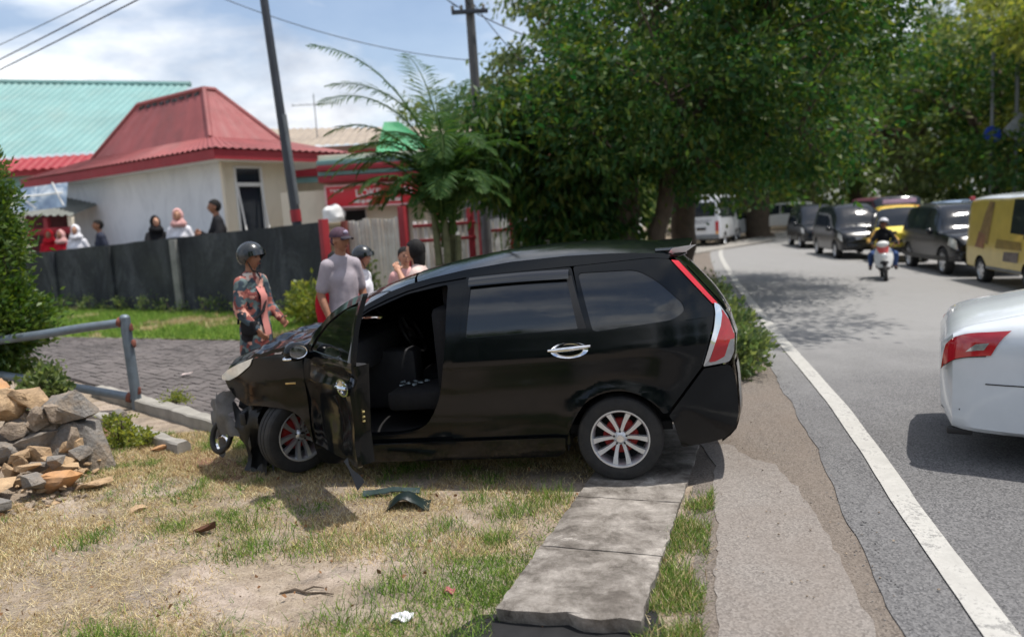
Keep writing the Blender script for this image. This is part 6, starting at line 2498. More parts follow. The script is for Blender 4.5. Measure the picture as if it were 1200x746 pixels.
        mb.build('cap_patch', M('cap_patch', srgb(160, 150, 170), .8, var=.2, vs=30), cp)
    elif head == 'helmet':
        mb = MB()
        rows = []
        for i in range(15):
            th = PI * .72 * i / 14
            row = []
            for j in range(41):
                ph = 2 * PI * j / 40
                d = Vector((math.sin(th) * math.cos(ph), math.sin(th) * math.sin(ph), math.cos(th)))
                # open face: the shell stops at brow height in front
                thm = PI * (.72 - .30 * max(0, math.cos(ph)) ** .7) if math.cos(ph) > 0 else PI * .72
                th2 = min(th, thm)
                d = Vector((math.sin(th2) * math.cos(ph), math.sin(th2) * math.sin(ph), math.cos(th2)))
                row.append(Vector((-.005 + d.x * .148, d.y * .128, .028 + d.z * .142)))
            rows.append(row)
        mb.grid([list(reversed(r_)) for r_ in rows], HK)
        mb.grid([[p * .95 for p in r_] for r_ in rows], HK)
        hm = mb.build('helmet', MT[head_extra or 'helmet'], t, smooth=50)
        mb = MB()
        rows = [[Vector((.0 + (.150 + .010 * i / 5) * math.cos(a), .130 * math.sin(a), .085 - .05 * i / 5 - .02 * math.sin(a) ** 2)) for a in [-1.15 + 2.3 * j / 16 for j in range(17)]] for i in range(6)]
        mb.grid(rows, HK)
        mb.grid([list(reversed([p * .985 for p in r_])) for r_ in rows], HK)
        mb.build('visor', MT['glass'], hm, smooth=60)
        mb = MB()
        mb.tube([(.03, .098, -.04), (.045, .06, -.125), (.05, 0, -.145), (.045, -.06, -.125), (.03, -.098, -.04)], .008, 6, T=HK)
        mb.build('chin_strap', MT['black'], hm)
    elif head.startswith('hijab'):
        mm = MT[head.split(':')[1]]
        mb = MB()
        rows = []
        for i in range(19):
            th = PI * i / 18
            row = []
            for j in range(41):
                ph = 2 * PI * j / 40
                d = Vector((math.sin(th) * math.cos(ph), math.sin(th) * math.sin(ph), math.cos(th)))
                p = Vector((-.016 + d.x * .112, d.y * .098, .012 + d.z * .138))
                # face opening: pull the cloth back round an oval in front
                if d.x > 0:
                    e = (d.y / .62) ** 2 + ((d.z + .02) / .72) ** 2
                    if e < 1:
                        p.x = -.016 + .112 * d.x * (.30 + .55 * e ** 2)
                if d.z < -.45:
                    q = (-.45 - d.z) / .55
                    p.x = p.x * (1 - q) + (.0 + d.x * .17 * 1.6) * q
                    p.y = p.y * (1 - q) + d.y * .20 * 1.6 * q
                    p.z -= .09 * q
                p += d * .006 * noise.noise(p * 14)
                row.append(p)
            rows.append(row)
        mb.grid([list(reversed(r_)) for r_ in rows[:-2]], HK)
        mb.build('hijab', mm, t, smooth=60)
    return t

# beside the wrecked car
m1 = person('man in a black open face helmet and a patterned pink and grey jacket', (-2.74, 8.15, .012), R(-22), 1.74, 'batik', 'c_dark', 'helmet', 'skin', sleeve=1.2, hem=.70, build=1.0,
            arms=(((.03, .21, 1.14), (.22, .15, 1.0)), ((.0, -.22, 1.13), (.18, -.19, .93))), head_yaw=R(2))
mb = MB()
mb.tube([(.03, .13, 1.45), (.135, .06, 1.30), (.165, -.05, 1.14), (.10, -.17, 1.02)], .016, 6)
mb.tube([(.03, .13, 1.45), (-.08, .08, 1.40), (-.14, -.05, 1.2), (-.06, -.19, 1.02)], .014, 6)
mb.cbox((.10, -.21, .98), (.18, .08, .15), .02)
tb = mb.build('shoulder_bag', MT['c_black'], None)
tb.location = m1.location
tb.rotation_euler = m1.rotation_euler
tag(tb, 'small black shoulder bag worn across the chest of the helmeted man', 'bag')
mb = MB()
rows = [[(.152 - .02 * i, -.055 + .11 * j / 4, 1.36 - .52 * i / 10 * 1.0) for j in range(5)] for i in range(11)]
rows = [[(.150 + .012 * math.sin(i * .8) + .006 * (i / 10) - .05 * (i < 2) * (2 - i) / 2, -.05 + .10 * j / 4 - .01, 1.40 - .52 * i / 10) for j in range(5)] for i in range(11)]
mb.grid(rows)
mb.build('shirt_front', M('rose_shirt', srgb(196, 128, 120), .85, var=.1), m1)
person('man in a mauve grey T-shirt, dark cap and sunglasses standing behind the car bonnet', (-1.82, 8.35, .012), R(-48), 1.87, 'c_grey', 'c_dark', 'cap', 'skin', sleeve=.80, hem=.82, build=.98,
       arms=(((.0, .22, 1.14), (.08, .20, .90)), ((-.04, -.225, 1.14), (.07, -.21, .90))), head_yaw=R(12))
person('person in a red top mostly hidden behind the man in the cap', (-2.03, 9.0, .02), R(-70), 1.60, 'c_red', 'c_dark', 'hair', sleeve=1.2)
person('person in a black helmet and white shirt facing right beside the man in the cap', (-1.84, 9.6, .02), R(-12), 1.60, 'c_white', 'c_dark', 'helmet', 'skin_l', sleeve=.8, fem=True)
person('woman with black hair holding a hand to her head behind the windscreen', (-.97, 8.3, .012), R(172), 1.70, 'c_beige', 'c_dark', 'long', 'skin_l', fem=True, sleeve=.9,
       arms=(((.06, .25, 1.22), (.20, .10, 1.46)), ((.0, -.27, 1.13), (.10, -.22, .92))))
person('woman with tied hair facing the camera beside the woman touching her head', (-1.24, 9.2, .02), R(-70), 1.60, 'c_pink', 'c_dark', 'hair', 'skin_l', fem=True, sleeve=.9)
VOX[0] = .022
# onlookers leaning on the far wall
OL = [
    ('man in black leaning on the wall, looking left, nearest the house window', 254, 19.75, 2.78, R(-150), 'c_black', 'hair', 'skin', False, ((( .05, .3, 1.15), (.30, .12, 1.22)), ((.1, -.3, 1.15), (.30, -.05, 1.26)))),
    ('woman in a cream headscarf and white top behind the pale pilaster', 209, 20.8, 2.64, R(-75), 'c_white', 'hijab:c_pink', 'skin_l', True, None),
    ('woman in a black headscarf leaning on the wall left of the woman in white', 181, 21.45, 2.52, R(-50), 'c_black', 'hijab:c_black', 'skin_l', True, (((.1, .26, 1.15), (.25, .1, 1.2)), ((.12, -.26, 1.15), (.28, -.02, 1.25)))),
    ('dark haired man in a navy shirt looking down behind the wall', 117, 23.3, 2.57, R(-140), 'c_navy', 'hair', 'skin', False, None),
    ('woman in a white headscarf beside the man in navy', 89, 24.1, 2.47, R(-80), 'c_white', 'hijab:c_white', 'skin_l', True, None),
    ('woman in a red headscarf behind the wall next to the green bush', 57, 25.2, 2.40, R(-70), 'c_red', 'hijab:c_red', 'skin', True, None),
    ('woman in a dull rose headscarf between the red and the white headscarves', 72, 24.9, 2.36, R(-90), 'c_red', 'hijab:c_pink', 'skin', True, None),
]
PX = {254: (-7.60, 20.5), 209: (-9.05, 21.5), 181: (-10.02, 22.2), 117: (-12.5, 23.9), 89: (-13.68, 24.7), 57: (-15.2, 25.8), 72: (-14.65, 25.55)}
for lab, px, Y, zt, rz, sh_, hd_, sk_, fem, arms in OL:
    x, y = PX[px]
    hgt = 1.96 + (zt - 1.96) * y / Y - .07 - (.03 if hd_ == 'hair' else .04)
    person(lab, (x, y, .07), rz, hgt, sh_, 'c_dark', hd_, sk_, fem, sleeve=1.2, arms=arms)
# ------------------------------------------------------------------ other vehicles
def catmull(tab, u):
    """tab rows (u, values...) -> smooth values at u"""
    if u <= tab[0][0]:
        return tab[0][1:]
    if u >= tab[-1][0]:
        return tab[-1][1:]
    for i in range(len(tab) - 1):
        if u <= tab[i + 1][0]:
            break
    p0, p1, p2, p3 = tab[max(0, i - 1)], tab[i], tab[i + 1], tab[min(len(tab) - 1, i + 2)]
    h_ = p2[0] - p1[0]
    t = (u - p1[0]) / h_
    out = []
    for k in range(1, len(p1)):
        m1 = (p2[k] - p0[k]) / max(1e-6, p2[0] - p0[0]) * h_
        m2 = (p3[k] - p1[k]) / max(1e-6, p3[0] - p1[0]) * h_
        lo, hi = p1[k], p2[k]
        if (p2[k] - p1[k]) * (p1[k] - p0[k]) <= 0: m1 = 0
        if (p2[k] - p1[k]) * (p3[k] - p2[k]) <= 0: m2 = 0
        out.append((2 * t ** 3 - 3 * t * t + 1) * p1[k] + (t ** 3 - 2 * t * t + t) * m1 + (-2 * t ** 3 + 3 * t * t) * p2[k] + (t ** 3 - t * t) * m2)
    return out

class Vehicle:
    """shell from stations (u, zbottom, zbelt, ztop, halfwidth, halfroof); parts are patches of the same surface"""
    def __init__(s, name, label, cat, loc, rz, st, paint, wheels, wr=.32, group=None, rot=None, ww=.10):
        s.st = st
        s.t = thing(name, label, cat, loc, rz, group, rot)
        s.paint = paint
        s.u0, s.u1 = st[0][0], st[-1][0]
        mb = MB()
        us = []
        n = 64
        for i in range(n + 1):
            us.append(s.u0 + (s.u1 - s.u0) * i / n)
        nt_ = 22
        rows = []
        for u in us:
            r1 = [s.P(u, 6.0 * j / nt_, 1) for j in range(nt_ + 1)]
            r2 = [s.P(u, 6.0 * j / nt_, -1) for j in range(nt_ - 1, -1, -1)]
            rows.append(r1 + r2)
        m = len(rows[0])
        vs = [p for r_ in rows for p in r_]
        fs = []
        for i in range(n):
            for j in range(m):
                j2 = (j + 1) % m
                fs.append((i * m + j, (i + 1) * m + j, (i + 1) * m + j2, i * m + j2))
        fs.append(tuple(range(m)))
        fs.append(tuple(n * m + j for j in range(m - 1, -1, -1)))
        mb.add(vs, fs)
        me = mb.mesh('body', [paint, MT['dark']], 0)
        o = bpy.data.objects.new('tmp_body', me)
        COL.objects.link(o)
        cb = MB()
        cb.mi = 1
        hwid = max(q[4] for q in st)
        for u, z in wheels:
            for sd in (1, -1):
                T = TR((u, sd * (hwid - .02), z), (PI / 2, 0, 0))
                pr = [(0, -.34), (wr * 1.15, -.34), (wr * 1.15, .34), (0, .34)]
                cb.lathe(pr, 28, T)
        cm = cb.mesh('tmp_cut', [paint, MT['dark']], 0)
        bm = bmesh.new()
        bm.from_mesh(cm)
        bmesh.ops.remove_doubles(bm, verts=bm.verts, dist=1e-4)
        bmesh.ops.recalc_face_normals(bm, faces=bm.faces)
        bm.to_mesh(cm)
        bm.free()
        bm = bmesh.new()
        bm.from_mesh(me)
        bmesh.ops.recalc_face_normals(bm, faces=bm.faces)
        bm.to_mesh(me)
        bm.free()
        co = bpy.data.objects.new('tmp_cut', cm)
        COL.objects.link(co)
        md = o.modifiers.new('arch', 'BOOLEAN')
        md.object = co
        md.operation = 'DIFFERENCE'
        md.solver = 'EXACT'
        bpy.context.view_layer.update()
        out = bpy.data.meshes.new_from_object(o.evaluated_get(bpy.context.evaluated_depsgraph_get()))
        bpy.data.objects.remove(o)
        bpy.data.objects.remove(co)
        out.name = 'body'
        out.polygons.foreach_set('use_smooth', [True] * len(out.polygons))
        out.set_sharp_from_angle(angle=R(38))
        s.body = obj('body', out, s.t)
        s.hw_ = hwid
        for u, z in wheels:
            for sd in (1, -1):
                w = bpy.data.objects.new('wheel', None)
                COL.objects.link(w)
                w.parent = s.t
                w.location = (u, sd * (hwid - ww - .015), z)
                T = TR((0, 0, 0), (R(-90) * sd, 0, 0))
                a = MB()
                a.lathe([(wr * .66, -ww), (wr * .9, -ww), (wr * .985, -ww * .7), (wr, -ww * .3), (wr, ww * .4), (wr * .98, ww * .8), (wr * .9, ww), (wr * .68, ww), (wr * .66, ww * .8)], 32, T)
                a.build('tyre', MT['tyre'], w)
                a = MB()
                a.lathe([(wr * .68, ww * .9), (wr * .62, ww * .7), (wr * .60, .02)], 32, T)
                for k in range(6):
                    an = PI / 3 * k
                    c_, s_ = math.cos(an), math.sin(an)
                    q = [(wr * .12, -.03), (wr * .62, -.045), (wr * .62, .045), (wr * .12, .03)]
                    a.add([(x * c_ - y * s_, x * s_ + y * c_, ww * .75) for x, y in q], [(0, 1, 2, 3)], T)
                a.lathe([(0, ww * .82), (wr * .15, ww * .8), (wr * .17, ww * .5)], 16, T)
                rim = a.build('rim', MT['alloy'], w)
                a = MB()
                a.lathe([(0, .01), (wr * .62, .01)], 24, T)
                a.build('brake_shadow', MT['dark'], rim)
    def P(s, u, t, sd=1, off=0.0):
        zb, zm, zt, w, wr_ = catmull(s.st, u)
        cr = .02 + .03 * min(1, max(0, (zt - zm) / .5))
        gh = max(0.0, zt - zm)
        K = [(0, w * .0, zb), (1, w * .90, zb + .01), (1.6, w * .985, zb + .10), (2.3, w, zb + (zm - zb) * .55), (3, w * .975, zm), (4, wr_ + .03, zm + gh * .82), (4.6, wr_ - .02, zm + gh * .96), (5.2, wr_ * .72, zt + cr * .55), (6, 0, zt + cr)]
        y, z = catmull(K, t)
        return Vector((u, y * sd, z))
    def N(s, u, t, sd):
        e = .01
        a = s.P(min(u + e, s.u1), t, sd) - s.P(max(u - e, s.u0), t, sd)
        b = s.P(u, min(t + e, 6), sd) - s.P(u, max(t - e, 0), sd)
        n = a.cross(b)
        if n.length < 1e-9:
            return Vector((0, 0, 1))
        n.normalize()
        c = Vector((u, 0, .8))
        return n if n.dot(s.P(u, t, sd) - c) > 0 else -n
    def patch(s, name, quad, mat, sd=1, off=.006, nu=8, nt=5, parent=None):
        """quad = four (u, t) corners laid on the shell"""
        rows = []
        (a, b, c, d) = [Vector(q) for q in quad]
        for i in range(nu + 1):
            r_ = []
            for j in range(nt + 1):
                p, q = i / nu, j / nt
                x = a.lerp(b, p).lerp(d.lerp(c, p), q)
                r_.append(s.P(x.x, x.y, sd) + s.N(x.x, x.y, sd) * off)
            rows.append(r_)
        mb = MB()
        mb.grid(rows)
        return mb.build(name, mat, parent or s.t, smooth=60)
    def across(s, name, u0, u1, tlim, mat, off=.006, nv=16, nu=8, parent=None):
        """patch over the top from side to side (windscreen, bonnet stripe, roof board)"""
        rows = []
        for i in range(nu + 1):
            r_ = []
            for j in range(nv + 1):
                v = -1 + 2 * j / nv
                u = u0 + (u1 - u0) * i / nu
                t = 6 - abs(v) * (6 - tlim)
                sd = 1 if v >= 0 else -1
                n = s.N(u, min(t, 5.98), sd)
                r_.append(s.P(u, t, sd) + n * off)
            rows.append(r_)
        mb = MB()
        mb.grid(rows)
        return mb.build(name, mat, parent or s.t, smooth=60)
    def box(s, name, c, d, mat, ch=.012, T=None, parent=None):
        mb = MB()
        mb.cbox(c, d, ch, T)
        return mb.build(name, mat, parent or s.t)
    def lamp(s, name, c, r, mat, parent=None):
        mb = MB()
        mb.ell(c, r, 16, 10)
        return mb.build(name, mat, parent or s.t)

PB = mat_paint('traffic_black', (.010, .012, .016), .22)
PY = mat_paint('taxi_yellow', (.86, .68, .06), .25)
PM = mat_paint('maroon_paint', (.10, .03, .05), .3)
PW = mat_paint('white_car_paint', srgb(200, 206, 211), .18)
PV = mat_paint('van_ochre', srgb(206, 180, 78), .35, var=.1)
PD = mat_paint('dark_blue_paint', (.03, .045, .07), .2)
PBL = mat_paint('pale_blue_paint', srgb(130, 150, 176), .3)
PSI = mat_paint('bus_white', srgb(214, 216, 220), .35)
G2 = MT['glass2']
HEAD_ = M('headlamp_lens', (.75, .76, .76), .1, metal=.3, coat=1.0, var=.08, vs=20)
PLATE = M('plate', (.02, .02, .022), .5)
PLW = M('plate_text', (.8, .8, .8), .5)

for m_ in (PB, PD, PM):
    m_.node_tree.nodes['Principled BSDF'].inputs['Coat Weight'].default_value = 0.0
def mirrors(v, u, z, w, mat):
    for sd in (1, -1):
        v.lamp('mirror', (u, sd * (w + .10), z), (.07, .10, .085), mat)

def minivan(name, label, loc, rz, paint, group=None, hl=HEAD_):
    st = [(-2.1, .50, .80, .86, .70, .55), (-2.06, .36, .92, 1.10, .76, .60), (-1.98, .30, 1.0, 1.45, .80, .62), (-1.85, .28, 1.02, 1.70, .82, .63), (-1.2, .27, 1.02, 1.78, .84, .64), (0, .27, 1.0, 1.80, .84, .64), (.55, .27, .99, 1.74, .84, .63), (.95, .28, .98, 1.45, .84, .64), (1.30, .28, .96, 1.10, .83, .68), (1.40, .28, .95, 1.03, .82, .72), (1.85, .29, .86, .93, .78, .68), (2.02, .33, .76, .84, .72, .60), (2.12, .42, .66, .72, .62, .50)]
    v = Vehicle(name, label, 'minivan', loc, rz, st, paint, [(1.28, .31), (-1.32, .31)], .31, group)
    for sd in (1, -1):
        v.patch('side_window', [(-1.75, 3.15), (-.95, 3.15), (-.95, 4.25), (-1.6, 4.25)], G2, sd)
        v.patch('side_window', [(-.90, 3.15), (.05, 3.15), (.05, 4.25), (-.90, 4.25)], G2, sd)
        v.patch('side_window', [(.11, 3.15), (1.0, 3.12), (.72, 4.15), (.11, 4.25)], G2, sd)
        v.patch('headlight', [(1.62, 2.55), (1.98, 2.42), (1.92, 2.95), (1.62, 3.02)], hl, sd)
        v.patch('tail_lamp', [(-2.05, 2.4), (-1.9, 2.4), (-1.9, 3.2), (-2.0, 3.2)], MT['lamp_red'], sd)
    v.across('windscreen', .62, 1.36, 4.15, G2)
    v.across('rear_window', -2.02, -1.9, 4.3, G2)
    v.box('grille', (2.10, 0, .62), (.08, .80, .10), MT['black'])
    v.box('bumper', (2.10, 0, .44), (.16, 1.34, .20), paint, .05)
    v.box('air_intake', (2.165, 0, .40), (.04, .80, .10), MT['black'])
    v.box('chrome_bar', (2.13, 0, .69), (.05, .74, .035), MT['chrome'])
    v.box('number_plate', (2.19, 0, .49), (.02, .42, .12), PLATE, .004)
    mirrors(v, .98, 1.03, .84, paint)
    for k in (-1, 1):
        v.box('wiper', (1.30, .25 * k, 1.15), (.03, .5, .02), MT['black'], .004, TR((0, 0, 0), (0, 0, .1 * k)))
    return v

QG = 'cars queueing on the far side of the road'
minivan('black_minivan', 'black minivan facing the camera just behind the scooter rider', (12.25, 27.6, -.12), R(-99), PB, QG)
minivan('black_minivan', 'second dark minivan half hidden behind the first black one', (13.6, 34.2, -.10), R(-101), PB, QG)
minivan('pale_blue_minivan', 'pale blue vehicle whose roof shows behind the black sport utility car', (17.0, 29.0, -.24), R(-105), PBL, QG)

# dark sport utility car
st = [(-2.25, .55, .90, .98, .74, .6), (-2.2, .42, 1.0, 1.25, .80, .64), (-2.05, .36, 1.06, 1.62, .84, .64), (-1.6, .34, 1.07, 1.74, .88, .64), (-.4, .33, 1.06, 1.77, .89, .65), (.35, .33, 1.05, 1.72, .89, .64), (.75, .34, 1.05, 1.48, .89, .66), (1.12, .35, 1.05, 1.14, .88, .72), (1.75, .36, 1.0, 1.07, .85, .72), (2.05, .38, .92, .99, .79, .66), (2.2, .45, .78, .84, .70, .55)]
v = Vehicle('sport_utility_car', 'dark grey black sport utility car with big headlights in front of the yellow van', 'car', (12.2, 20.8, -.18), R(-101), st, PD if False else PB, [(1.38, .36), (-1.30, .36)], .36, QG)
for sd in (1, -1):
    v.patch('side_window', [(-1.95, 3.15), (-1.15, 3.15), (-1.15, 4.2), (-1.75, 4.2)], G2, sd)
    v.patch('side_window', [(-1.08, 3.15), (-.1, 3.15), (-.1, 4.25), (-1.08, 4.25)], G2, sd)
    v.patch('side_window', [(-.03, 3.15), (.85, 3.12), (.5, 4.15), (-.03, 4.25)], G2, sd)
    v.patch('headlight', [(1.72, 2.50), (2.12, 2.38), (2.06, 2.95), (1.76, 3.0)], HEAD_, sd)
    v.patch('cladding', [(-2.1, 1.2), (2.0, 1.2), (2.0, 1.75), (-2.1, 1.75)], MT['black'], sd, nu=40)
v.across('windscreen', .42, 1.10, 4.15, G2)
v.box('grille', (2.17, 0, .76), (.08, .84, .20), MT['black'])
for k in range(3):
    v.box('grille_bar', (2.22, 0, .70 + .06 * k), (.02, .82, .018), MT['chrome'], .003)
v.box('bumper', (2.18, 0, .52), (.18, 1.5, .24), PB, .06)
v.box('air_intake', (2.275, 0, .48), (.03, .9, .12), MT['dark'])
v.box('number_plate', (2.28, 0, .60), (.02, .42, .12), PLATE, .004)
mirrors(v, .80, 1.12, .89, PB)
for sd in (1, -1):
    mb = MB()
    mb.tube([(-1.6, sd * .62, 1.76), (-1.5, sd * .62, 1.83), (.2, sd * .62, 1.81), (.3, sd * .62, 1.74)], .018, 6)
    mb.build('roof_rail', MT['black'], v.t)

# yellow share taxi
st = [(-1.85, .45, .95, 1.2, .70, .58), (-1.8, .33, 1.0, 1.58, .76, .62), (-1.6, .30, 1.0, 1.70, .79, .64), (0, .30, 1.0, 1.73, .80, .64), (.9, .30, 1.0, 1.69, .80, .63), (1.25, .30, 1.0, 1.46, .80, .66), (1.58, .31, 1.0, 1.12, .79, .72), (1.72, .34, .96, 1.03, .76, .70), (1.82, .42, .85, .92, .70, .62)]
v = Vehicle('share_taxi', 'bright yellow share taxi with an orange roof board behind the scooter', 'taxi', (12.9, 25.4, -.17), R(-113), st, PY, [(1.05, .29), (-1.05, .29)], .29, QG)
for sd in (1, -1):
    v.patch('side_window', [(-1.5, 3.15), (.3, 3.15), (.3, 4.2), (-1.5, 4.2)], G2, sd)
    v.patch('side_window', [(.38, 3.15), (1.3, 3.15), (1.05, 4.15), (.38, 4.2)], G2, sd)
    v.lamp('headlight', (1.80, sd * .52, .70), (.05, .12, .09), HEAD_)
v.across('windscreen', .98, 1.58, 4.15, G2)
v.box('bumper', (1.85, 0, .42), (.12, 1.44, .18), MT['black'], .03)
v.box('number_plate', (1.92, 0, .46), (.02, .4, .12), PLATE, .004)
v.across('orange_roof_band', .78, .86, 4.3, M('band_orange', (.72, .22, .06), .5), off=.008)
v.box('grille', (1.84, 0, .70), (.04, .7, .10), MT['black'])
mirrors(v, 1.35, 1.10, .80, MT['black'])
# maroon truck behind the taxi
st = [(-2.6, .9, 1.4, 2.2, .85, .80), (-2.5, .55, 1.4, 2.45, .92, .86), (1.6, .55, 1.3, 2.45, .92, .84), (1.95, .5, 1.3, 2.0, .92, .80), (2.2, .5, 1.28, 1.40, .90, .80), (2.3, .55, 1.2, 1.28, .86, .74)]
v = Vehicle('maroon_minibus', 'dark maroon minibus with a wide windscreen rising above the yellow taxi', 'minibus', (16.0, 32.5, -.62), R(-103), st, PM, [(1.45, .36), (-1.5, .36)], .36, QG)
v.across('windscreen', 1.62, 2.15, 4.1, G2)
for sd in (1, -1):
    v.patch('side_window', [(-2.2, 3.15), (1.4, 3.15), (1.4, 4.2), (-2.2, 4.2)], G2, sd, nu=30)
    v.lamp('headlight', (2.28, sd * .62, .95), (.06, .14, .10), HEAD_)
v.box('bumper', (2.32, 0, .62), (.14, 1.7, .22), MT['black'], .04)
v.box('visor_board', (2.02, 0, 2.30), (.10, 1.2, .16), M('pink_board', srgb(220, 178, 196), .5), .01)
mirrors(v, 2.1, 1.65, .98, MT['white'])

# ochre delivery van with a white roof and printed side
st = [(-2.05, .50, .95, 1.25, .76, .66), (-2.02, .38, 1.02, 1.78, .81, .70), (-1.85, .34, 1.04, 1.92, .83, .71), (0, .33, 1.04, 1.96, .84, .71), (.95, .33, 1.04, 1.93, .84, .70), (1.35, .33, 1.03, 1.62, .84, .70), (1.72, .34, 1.02, 1.16, .83, .74), (1.88, .36, .95, 1.04, .79, .70), (1.98, .44, .82, .90, .72, .62)]
YAWV = R(-101)
v = Vehicle('delivery_van', 'ochre yellow delivery van with a white roof and a brown picture on its side', 'van', (11.35, 16.2, -.175), YAWV, st, PV, [(1.20, .30), (-1.15, .30)], .30, QG)
v.across('roof_paint', -1.95, 1.0, 4.45, PW, off=.007, nu=30)
for sd in (1, -1):
    v.patch('side_window', [(.30, 3.2), (1.36, 3.15), (1.10, 4.15), (.30, 4.2)], G2, sd)
    v.patch('white_pillar', [(1.22, 3.1), (1.52, 3.05), (1.12, 4.35), (1.0, 4.35)], PW, sd, off=.004)
    v.patch('front_paint', [(1.50, 1.5), (1.94, 1.5), (1.94, 2.9), (1.50, 2.95)], PW, sd, off=.004)
    v.patch('lower_stripe', [(-.85, 1.3), (.9, 1.3), (.9, 1.6), (-.85, 1.6)], MT['grey_metal'], sd, off=.005, nu=20)
    v.patch('brown_print', [(-1.35, 2.9), (-.75, 2.75), (-.62, 4.05), (-.9, 4.15)], M('brown_print', srgb(140, 112, 62), .5, var=.5, vs=5), sd, off=.007)
    v.patch('brown_print', [(-1.45, 2.55), (-.95, 2.5), (-.9, 3.1), (-1.3, 3.2)], M('rust_print', srgb(146, 100, 66), .5, var=.5, vs=6), sd, off=.009)
    v.patch('brown_print', [(-.35, 2.6), (.9, 2.6), (.85, 2.95), (-.30, 3.0)], M('ochre_print', srgb(140, 116, 50), .5, var=.3, vs=5), sd, off=.007)
    v.patch('grey_print', [(.05, 2.0), (.75, 2.0), (.80, 2.5), (.1, 2.45)], M('grey_print', srgb(110, 100, 96), .5, var=.4, vs=7), sd, off=.008)
    v.lamp('headlight', (1.94, sd * .56, .80), (.06, .14, .11), HEAD_)
v.across('windscreen', 1.06, 1.72, 4.15, G2)
v.box('bumper', (2.0, 0, .48), (.14, 1.5, .22), PW, .04)
v.box('grille', (2.0, 0, .76), (.05, .7, .10), MT['black'])
mirrors(v, 1.45, 1.15, .84, MT['black'])
v.box('red_side_lamp', (-1.95, -.72, 1.93), (.10, .10, .09), MT['lamp_red'])

# white saloon cut by the right edge: only its tail is in view
st = [(-2.32, .42, .78, .90, .60, .50), (-2.30, .34, .86, .95, .72, .62), (-2.22, .30, .95, 1.03, .80, .70), (-2.0, .28, .98, 1.10, .84, .70), (-1.55, .27, 1.0, 1.20, .87, .64), (-1.25, .26, 1.0, 1.27, .88, .58), (-.7, .25, .99, 1.45, .88, .58), (0, .24, .98, 1.49, .88, .58), (.45, .24, .97, 1.42, .88, .58), (1.1, .24, .96, 1.04, .87, .70), (1.8, .25, .88, .94, .83, .70), (2.15, .29, .74, .80, .74, .60), (2.28, .38, .60, .65, .60, .48)]
v = Vehicle('white_saloon', 'white saloon car at the right edge with a red tail lamp and scuffed bumper', 'car', (5.47, 4.97, -.05), R(-29), st, PW, [(1.38, .32), (-1.28, .32)], .32)
def tail(sd):
    a = v.patch('tail_lamp', [(-2.312, 2.66), (-2.02, 2.70), (-1.90, 3.22), (-2.285, 3.22)], MT['lamp_red'], sd, off=.010, nu=14)
    v.patch('boot_seam', [(-2.27, 4.35), (-1.50, 4.3), (-1.50, 4.33), (-2.27, 4.38)], MT['black'], sd, off=.003, nu=20, nt=1)
    v.patch('clear_lens', [(-2.17, 2.76), (-2.06, 2.78), (-2.03, 2.90), (-2.11, 2.88)], MT['lamp_clear'], sd, off=.014, parent=a)
    v.patch('lamp_edge', [(-2.316, 2.65), (-2.05, 2.68), (-2.04, 2.72), (-2.312, 2.70)], MT['black'], sd, off=.008, nu=14, parent=a)
    v.patch('bumper_seam', [(-2.05, 2.28), (-.9, 2.20), (-.9, 2.215), (-2.05, 2.30)], MT['black'], sd, off=.004, nu=20, nt=1)
    v.patch('side_window', [(-1.25, 3.2), (-.35, 3.15), (-.35, 4.2), (-.85, 4.2)], G2, sd)
    v.patch('side_window', [(-.28, 3.15), (.95, 3.12), (.35, 4.15), (-.28, 4.2)], G2, sd)
    v.patch('headlight', [(1.75, 2.6), (2.12, 2.5), (2.05, 3.0), (1.75, 3.05)], HEAD_, sd)
tail(1)
tail(-1)
v.across('windscreen', .48, 1.08, 4.2, G2)
v.across('rear_window', -1.48, -.76, 4.2, G2)
mirrors(v, .75, 1.02, .88, PW)
mb = MB()
for a, b in (((-2.30, -.60, .47), (-2.20, -.80, .462)), ((-2.31, -.58, .43), (-2.27, -.70, .425))):
    mb.tube([a, b], .007, 5)
mb.build('bumper_scratch', MT['black'], v.t)
v.box('torn_bumper_edge', (-2.20, -.74, .29), (.16, .05, .05), MT['black'], .01, TR((0, 0, 0), (0, .0, 0)))

# two white vehicles stopped at the left of the bend
st = [(-2.6, .55, 1.1, 1.3, .80, .72), (-2.55, .42, 1.2, 2.15, .86, .76), (-2.4, .38, 1.2, 2.38, .90, .78), (0, .36, 1.2, 2.42, .92, .78), (1.6, .36, 1.18, 2.36, .92, .77), (2.1, .36, 1.15, 1.8, .91, .78), (2.45, .38, 1.1, 1.25, .88, .78), (2.6, .45, .95, 1.05, .80, .70)]
v = Vehicle('white_minibus', 'white minibus seen from behind at the left edge of the road under the trees', 'minibus', (10.35, 38.9, .0), R(64), st, PSI, [(1.6, .34), (-1.5, .34)], .34)
rear = [(-2.5, 2.9)]
def rear_panel(name, y0, y1, z0, z1, x, mat, ch=.01):
    return v.box(name, (x, (y0 + y1) / 2, (z0 + z1) / 2), (.05, y1 - y0, z1 - z0), mat, ch)
rear_panel('rear_window', -.66, .66, 1.45, 2.12, -2.585, G2)
for sd in (1, -1):
    rear_panel('tail_lamp', sd * .74 - .08, sd * .74 + .08, .75, 1.22, -2.60, MT['lamp_red'])
    rear_panel('amber_lamp', sd * .74 - .06, sd * .74 + .06, .62, .75, -2.60, M('amber', (.8, .34, .05), .3))
    v.patch('side_window', [(-2.3, 3.2), (1.5, 3.15), (1.5, 4.2), (-2.3, 4.2)], G2, sd, nu=24)
rear_panel('number_plate', -.22, .22, .82, .94, -2.62, PLATE)
rear_panel('rear_bumper', -.82, .82, .40, .60, -2.62, MT['grey_metal'], .03)
mb = MB()
